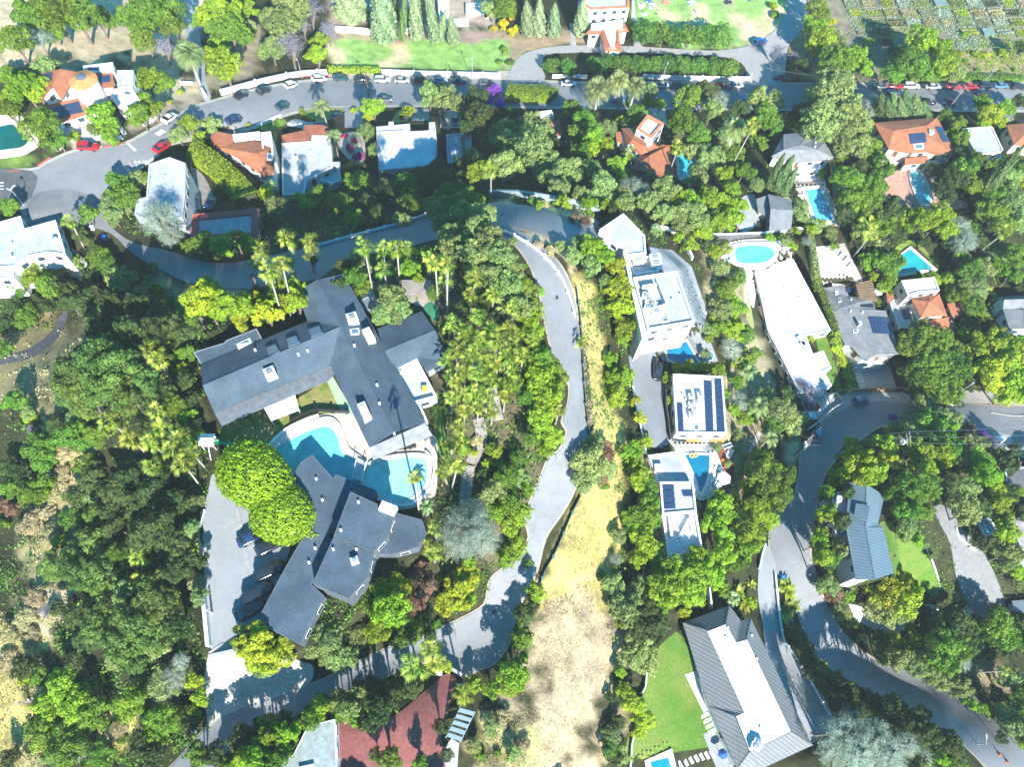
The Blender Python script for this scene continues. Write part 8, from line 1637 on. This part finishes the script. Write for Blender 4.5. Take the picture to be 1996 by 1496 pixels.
# ------------------------------------------------------------------ labels from what stands nearby
MARKS = [(620, 690, 'the rambling slate-roofed house'), (600, 880, 'the kidney-shaped pool'), (770, 930, 'the rounded pool'), (670, 1080, 'the guest house'), (515, 960, 'the clipped ficus'), (440, 1120, 'the upper drive'), (480, 1310, 'the drive gate'), (912, 1030, 'the great silvery tree'),
 (1085, 620, 'the sunlit bend of the ridge road'), (1115, 850, 'the narrow of the ridge road'), (1060, 1040, 'the ridge road below the fence'), (950, 1230, 'the lower ridge road'), (740, 1290, 'the shaded lower drive'), (760, 1450, 'the terracotta paving'), (895, 1415, 'the greenhouse'), (1100, 1330, 'the cleared tan slope'), (1140, 1080, 'the dry grass tongue'),
 (1190, 800, 'the straw slope'), (1290, 590, 'the modern house'), (1365, 790, 'the solar house'), (1320, 960, 'the split-level pool house'), (1412, 932, 'the white umbrella'), (1540, 600, 'the long white house'), (1470, 495, 'the pale kidney pool'), (1680, 640, 'the grey solar house'), (1630, 510, 'the stone patio'), (1800, 600, 'the courtyard villa'), (1780, 512, 'the square teal pool'),
 (1975, 610, 'the blue-grey house at the edge'), (1595, 400, 'the long pale pool'), (1565, 290, 'the grey gabled house'), (1520, 415, 'the shingle annex'), (1785, 270, 'the mission villa'), (1790, 365, 'the narrow pool'), (1915, 275, 'the pale flat house'), (1260, 300, 'the tower house'), (1345, 325, 'the pool by the tower house'), (1078, 250, 'the small cottage'), (795, 285, 'the square white roof'), (605, 310, 'the stepped brown tile front'), (475, 300, 'the terracotta villa'), (310, 380, 'the whitish house at the fork'), (438, 440, 'the red-rimmed garage'),
 (60, 480, 'the big white house'), (160, 180, 'the turret house'), (25, 265, 'the dark green pool'), (175, 291, 'the red car'), (300, 520, 'the shaded lane bend'), (560, 520, 'the lane by the palms'), (760, 465, 'the lane rail'), (1060, 440, 'the upper lane'), (1180, 50, 'the chapel'), (1380, 30, 'the park lawn'), (1250, 150, 'the white hedge wall'), (1020, 130, 'the park drive mouth'), (1500, 110, 'the park drive bend'), (1820, 50, 'the allotment'), (1830, 180, 'the red cars'), (1600, 180, 'the shaded stretch of valley road'),
 (850, 110, 'the pale lawn'), (750, 45, 'the terraced garden'), (690, 180, 'the valley road'), (895, 245, 'the tiled drive'), (700, 270, 'the peach terrace'), (380, 80, 'the park path'), (200, 60, 'the straw field'), (500, 215, 'the inner bend'), (60, 700, 'the dark footpath'), (100, 1000, 'the scrubby west slope'), (30, 1400, 'the yellow grass corner'), (250, 620, 'the shaded hollow'), (270, 1350, 'the south-west thicket'), (815, 560, 'the small pergola'), (940, 700, 'the upper boardwalk'), (930, 860, 'the crooked boardwalk'), (870, 540, 'the tall palm trunks'),
 (1680, 1040, 'the metal-roofed house'), (1780, 1100, 'the curved lawn'), (1900, 1090, 'the eastern driveway'), (1560, 870, 'the corner pole'), (1610, 790, 'the beige forecourt wall'), (1768, 850, 'the treetop pole'), (1856, 791, 'the black car on the east road'), (1540, 1040, 'the winding east road'), (1630, 1270, 'the shaded lower road'), (1900, 1400, 'the road end by the cones'), (1450, 1340, 'the metal-skirted house'), (1310, 1370, 'the big green lawn'), (1550, 1330, 'the private lane'), (1500, 1150, 'the head of the private lane'), (1975, 1040, 'the brownish edge house'), (1980, 920, 'the dark edge roof'), (1985, 1195, 'the ribbed shed'), (1450, 790, 'the hillside garden steps'), (1716, 1366, 'the pole with two crossarms')]
DIRS = ('east of', 'south-east of', 'south of', 'south-west of', 'west of', 'north-west of', 'north of', 'north-east of')
def label_plants():
    by = {}
    for o, x, y, k, r in PLANTS:
        ms = sorted(MARKS, key=lambda m: (m[0]-x)**2+(m[1]-y)**2); m = ms[0]; dx, dy = x-m[0], y-m[1]; d = math.hypot(dx, dy)
        a = int(round(math.degrees(math.atan2(dy, dx))/45)) % 8; where = ('right at ' if d < 14 else 'close ' if d < 45 else 'some way ')+('' if d < 14 else DIRS[a]+' ')+m[2]
        by.setdefault((k, where), []).append((o, x, y, r))
    ords = ('first', 'second', 'third', 'fourth', 'fifth', 'sixth', 'seventh', 'eighth', 'ninth', 'tenth')
    for (k, where), L_ in by.items():
        look = KINDS[k][3]
        if len(L_) == 1: o = L_[0][0]; o['label'] = look+' '+where
        elif len(L_) == 2:
            dx, dy = abs(L_[0][1]-L_[1][1]), abs(L_[0][2]-L_[1][2])
            if abs(L_[0][3]-L_[1][3]) >= 6: L_.sort(key=lambda t: t[3]); w_ = ('smaller', 'larger')
            elif dx > dy: L_.sort(key=lambda t: t[1]); w_ = ('western', 'eastern')
            else: L_.sort(key=lambda t: t[2]); w_ = ('upper', 'lower')
            for t, q in zip(L_, w_): t[0]['label'] = q+' '+look+' '+where
        else:
            sx, sy = np.ptp([t[1] for t in L_]), np.ptp([t[2] for t in L_])
            L_.sort(key=lambda t: t[1] if sx > sy else t[2]); e_ = 'from the west' if sx > sy else 'from the top'
            for i, t in enumerate(L_): t[0]['label'] = (ords[i] if i < 10 else 'last')+' '+e_+', '+look+' '+where
        for t in L_: t[0]['group'] = KINDS[k][3].split(' with ')[0]+'s of the hillside'
    for o, x, y, k, r in PLANTS:   # keep within sixteen words
        w_ = o['label'].split()
        while len([q for q in w_ if q]) > 15: w_.pop(next(i for i, q in enumerate(w_) if q in ('dense', 'tall', 'broad', 'leafy', 'the', 'some', 'with')))
        o['label'] = ' '.join(w_)
# ------------------------------------------------------------------ build
build_terrain()
for h_ in HOUSES: h_.build()
build_sheets(); build_pools()
PT = setup_plants()
for q in TREES:
    plant(q[0], *[float(a) for a in q[1:]], P=PT[0], T_=PT[1], TP=PT[2])
for x_, y_, r_, k_ in ((496, 928, 68, 1.2), (549, 1002, 60, 1.05)):
    o_ = plant('F', x_, y_, r_, P=PT[0], T_=PT[1], TP=PT[2])
    for c_ in o_.children:
        if c_.name.startswith('crown'): c_.rotation_euler = (0, 0, math.radians(-40)); c_.scale = (c_.scale.x*k_, c_.scale.x*(.98 if k_ < 1.1 else .93), c_.scale.z)
label_plants()
PLANTS[-2][0]['label'] = 'larger upper half of the twin clipped bright green ficus'; PLANTS[-1][0]['label'] = 'smaller lower one of the twin clipped ficus, above the parked black cars'
build_street(); build_cars(); build_misc(); scatter_stuff()
def haze():
    m = bpy.data.materials.new('haze_air'); m.use_nodes = True; t = m.node_tree; t.nodes.clear()
    o = t.nodes.new('ShaderNodeOutputMaterial'); v = t.nodes.new('ShaderNodeVolumePrincipled'); v.inputs['Color'].default_value = (.92, .96, 1, 1); v.inputs['Density'].default_value = HAZE
    v.inputs['Anisotropy'].default_value = 0.0
    t.links.new(v.outputs[0], o.inputs['Volume'])
    g = bpy.data.objects['ground']; V = np.array([tuple(q.co) for q in g.data.vertices]); lo, hi = V.min(0)-5, V.max(0)+5; lo[2] = V[:, 2].min()-1; hi[2] = max(CAM_H+2, V[:, 2].max()+15)
    P = [(x, y, z) for z in (lo[2], hi[2]) for x, y in ((lo[0], lo[1]), (hi[0], lo[1]), (hi[0], hi[1]), (lo[0], hi[1]))]
    ob = link('haze', mesh('haze', P, [(0, 3, 2, 1), (4, 5, 6, 7), (0, 1, 5, 4), (1, 2, 6, 5), (2, 3, 7, 6), (3, 0, 4, 7)]), m); tag(ob, 'thin pale summer haze lying over the whole valley', 'haze', None, 'stuff')
HAZE = 0.00016
haze()
def woodland():
    """the wooded slopes go on past the picture's edges: one mass of far-off crowns"""
    rs = np.random.RandomState(77); srcs = []
    for me in PT[0]['bush']:
        c = np.empty(len(me.vertices)*3); me.vertices.foreach_get('co', c); t = np.empty(len(me.polygons)); me.attributes['tint'].data.foreach_get('value', t); srcs.append((c.reshape(-1, 3), t))
    V = []; T = []
    for k in range(900):
        u, v = rs.uniform(-330, 2330), rs.uniform(-170, 1760)
        if -70 < u < 2066 and -60 < v < 1575 or 130 < v < 240 or (u > 2000 and 760 < v < 900) or (u > 1880 and v > 1480 and u < 2100): continue
        if any(inpoly(np.array([u]), np.array([v]), q)[0] for q in USED): continue
        g = G(u, v); r = rs.uniform(2.2, 4.6); c, t = srcs[rs.randint(3)]; a = rs.uniform(0, 6.28); ca, sa = math.cos(a), math.sin(a)
        q = np.c_[c[:, 0]*ca-c[:, 1]*sa, c[:, 0]*sa+c[:, 1]*ca, c[:, 2]]*r+np.array([g.x, g.y, g.z+r*.8]); V.append(q); T.append(np.clip(t*.7+rs.uniform(-.1, .3), 0, 1))
    me = quads('woodland', np.concatenate(V), np.concatenate(T)); tag(link('woodland', me, LM['oak']), 'continuous green woodland beyond the houses on every side', 'woodland', None, 'stuff')
woodland()
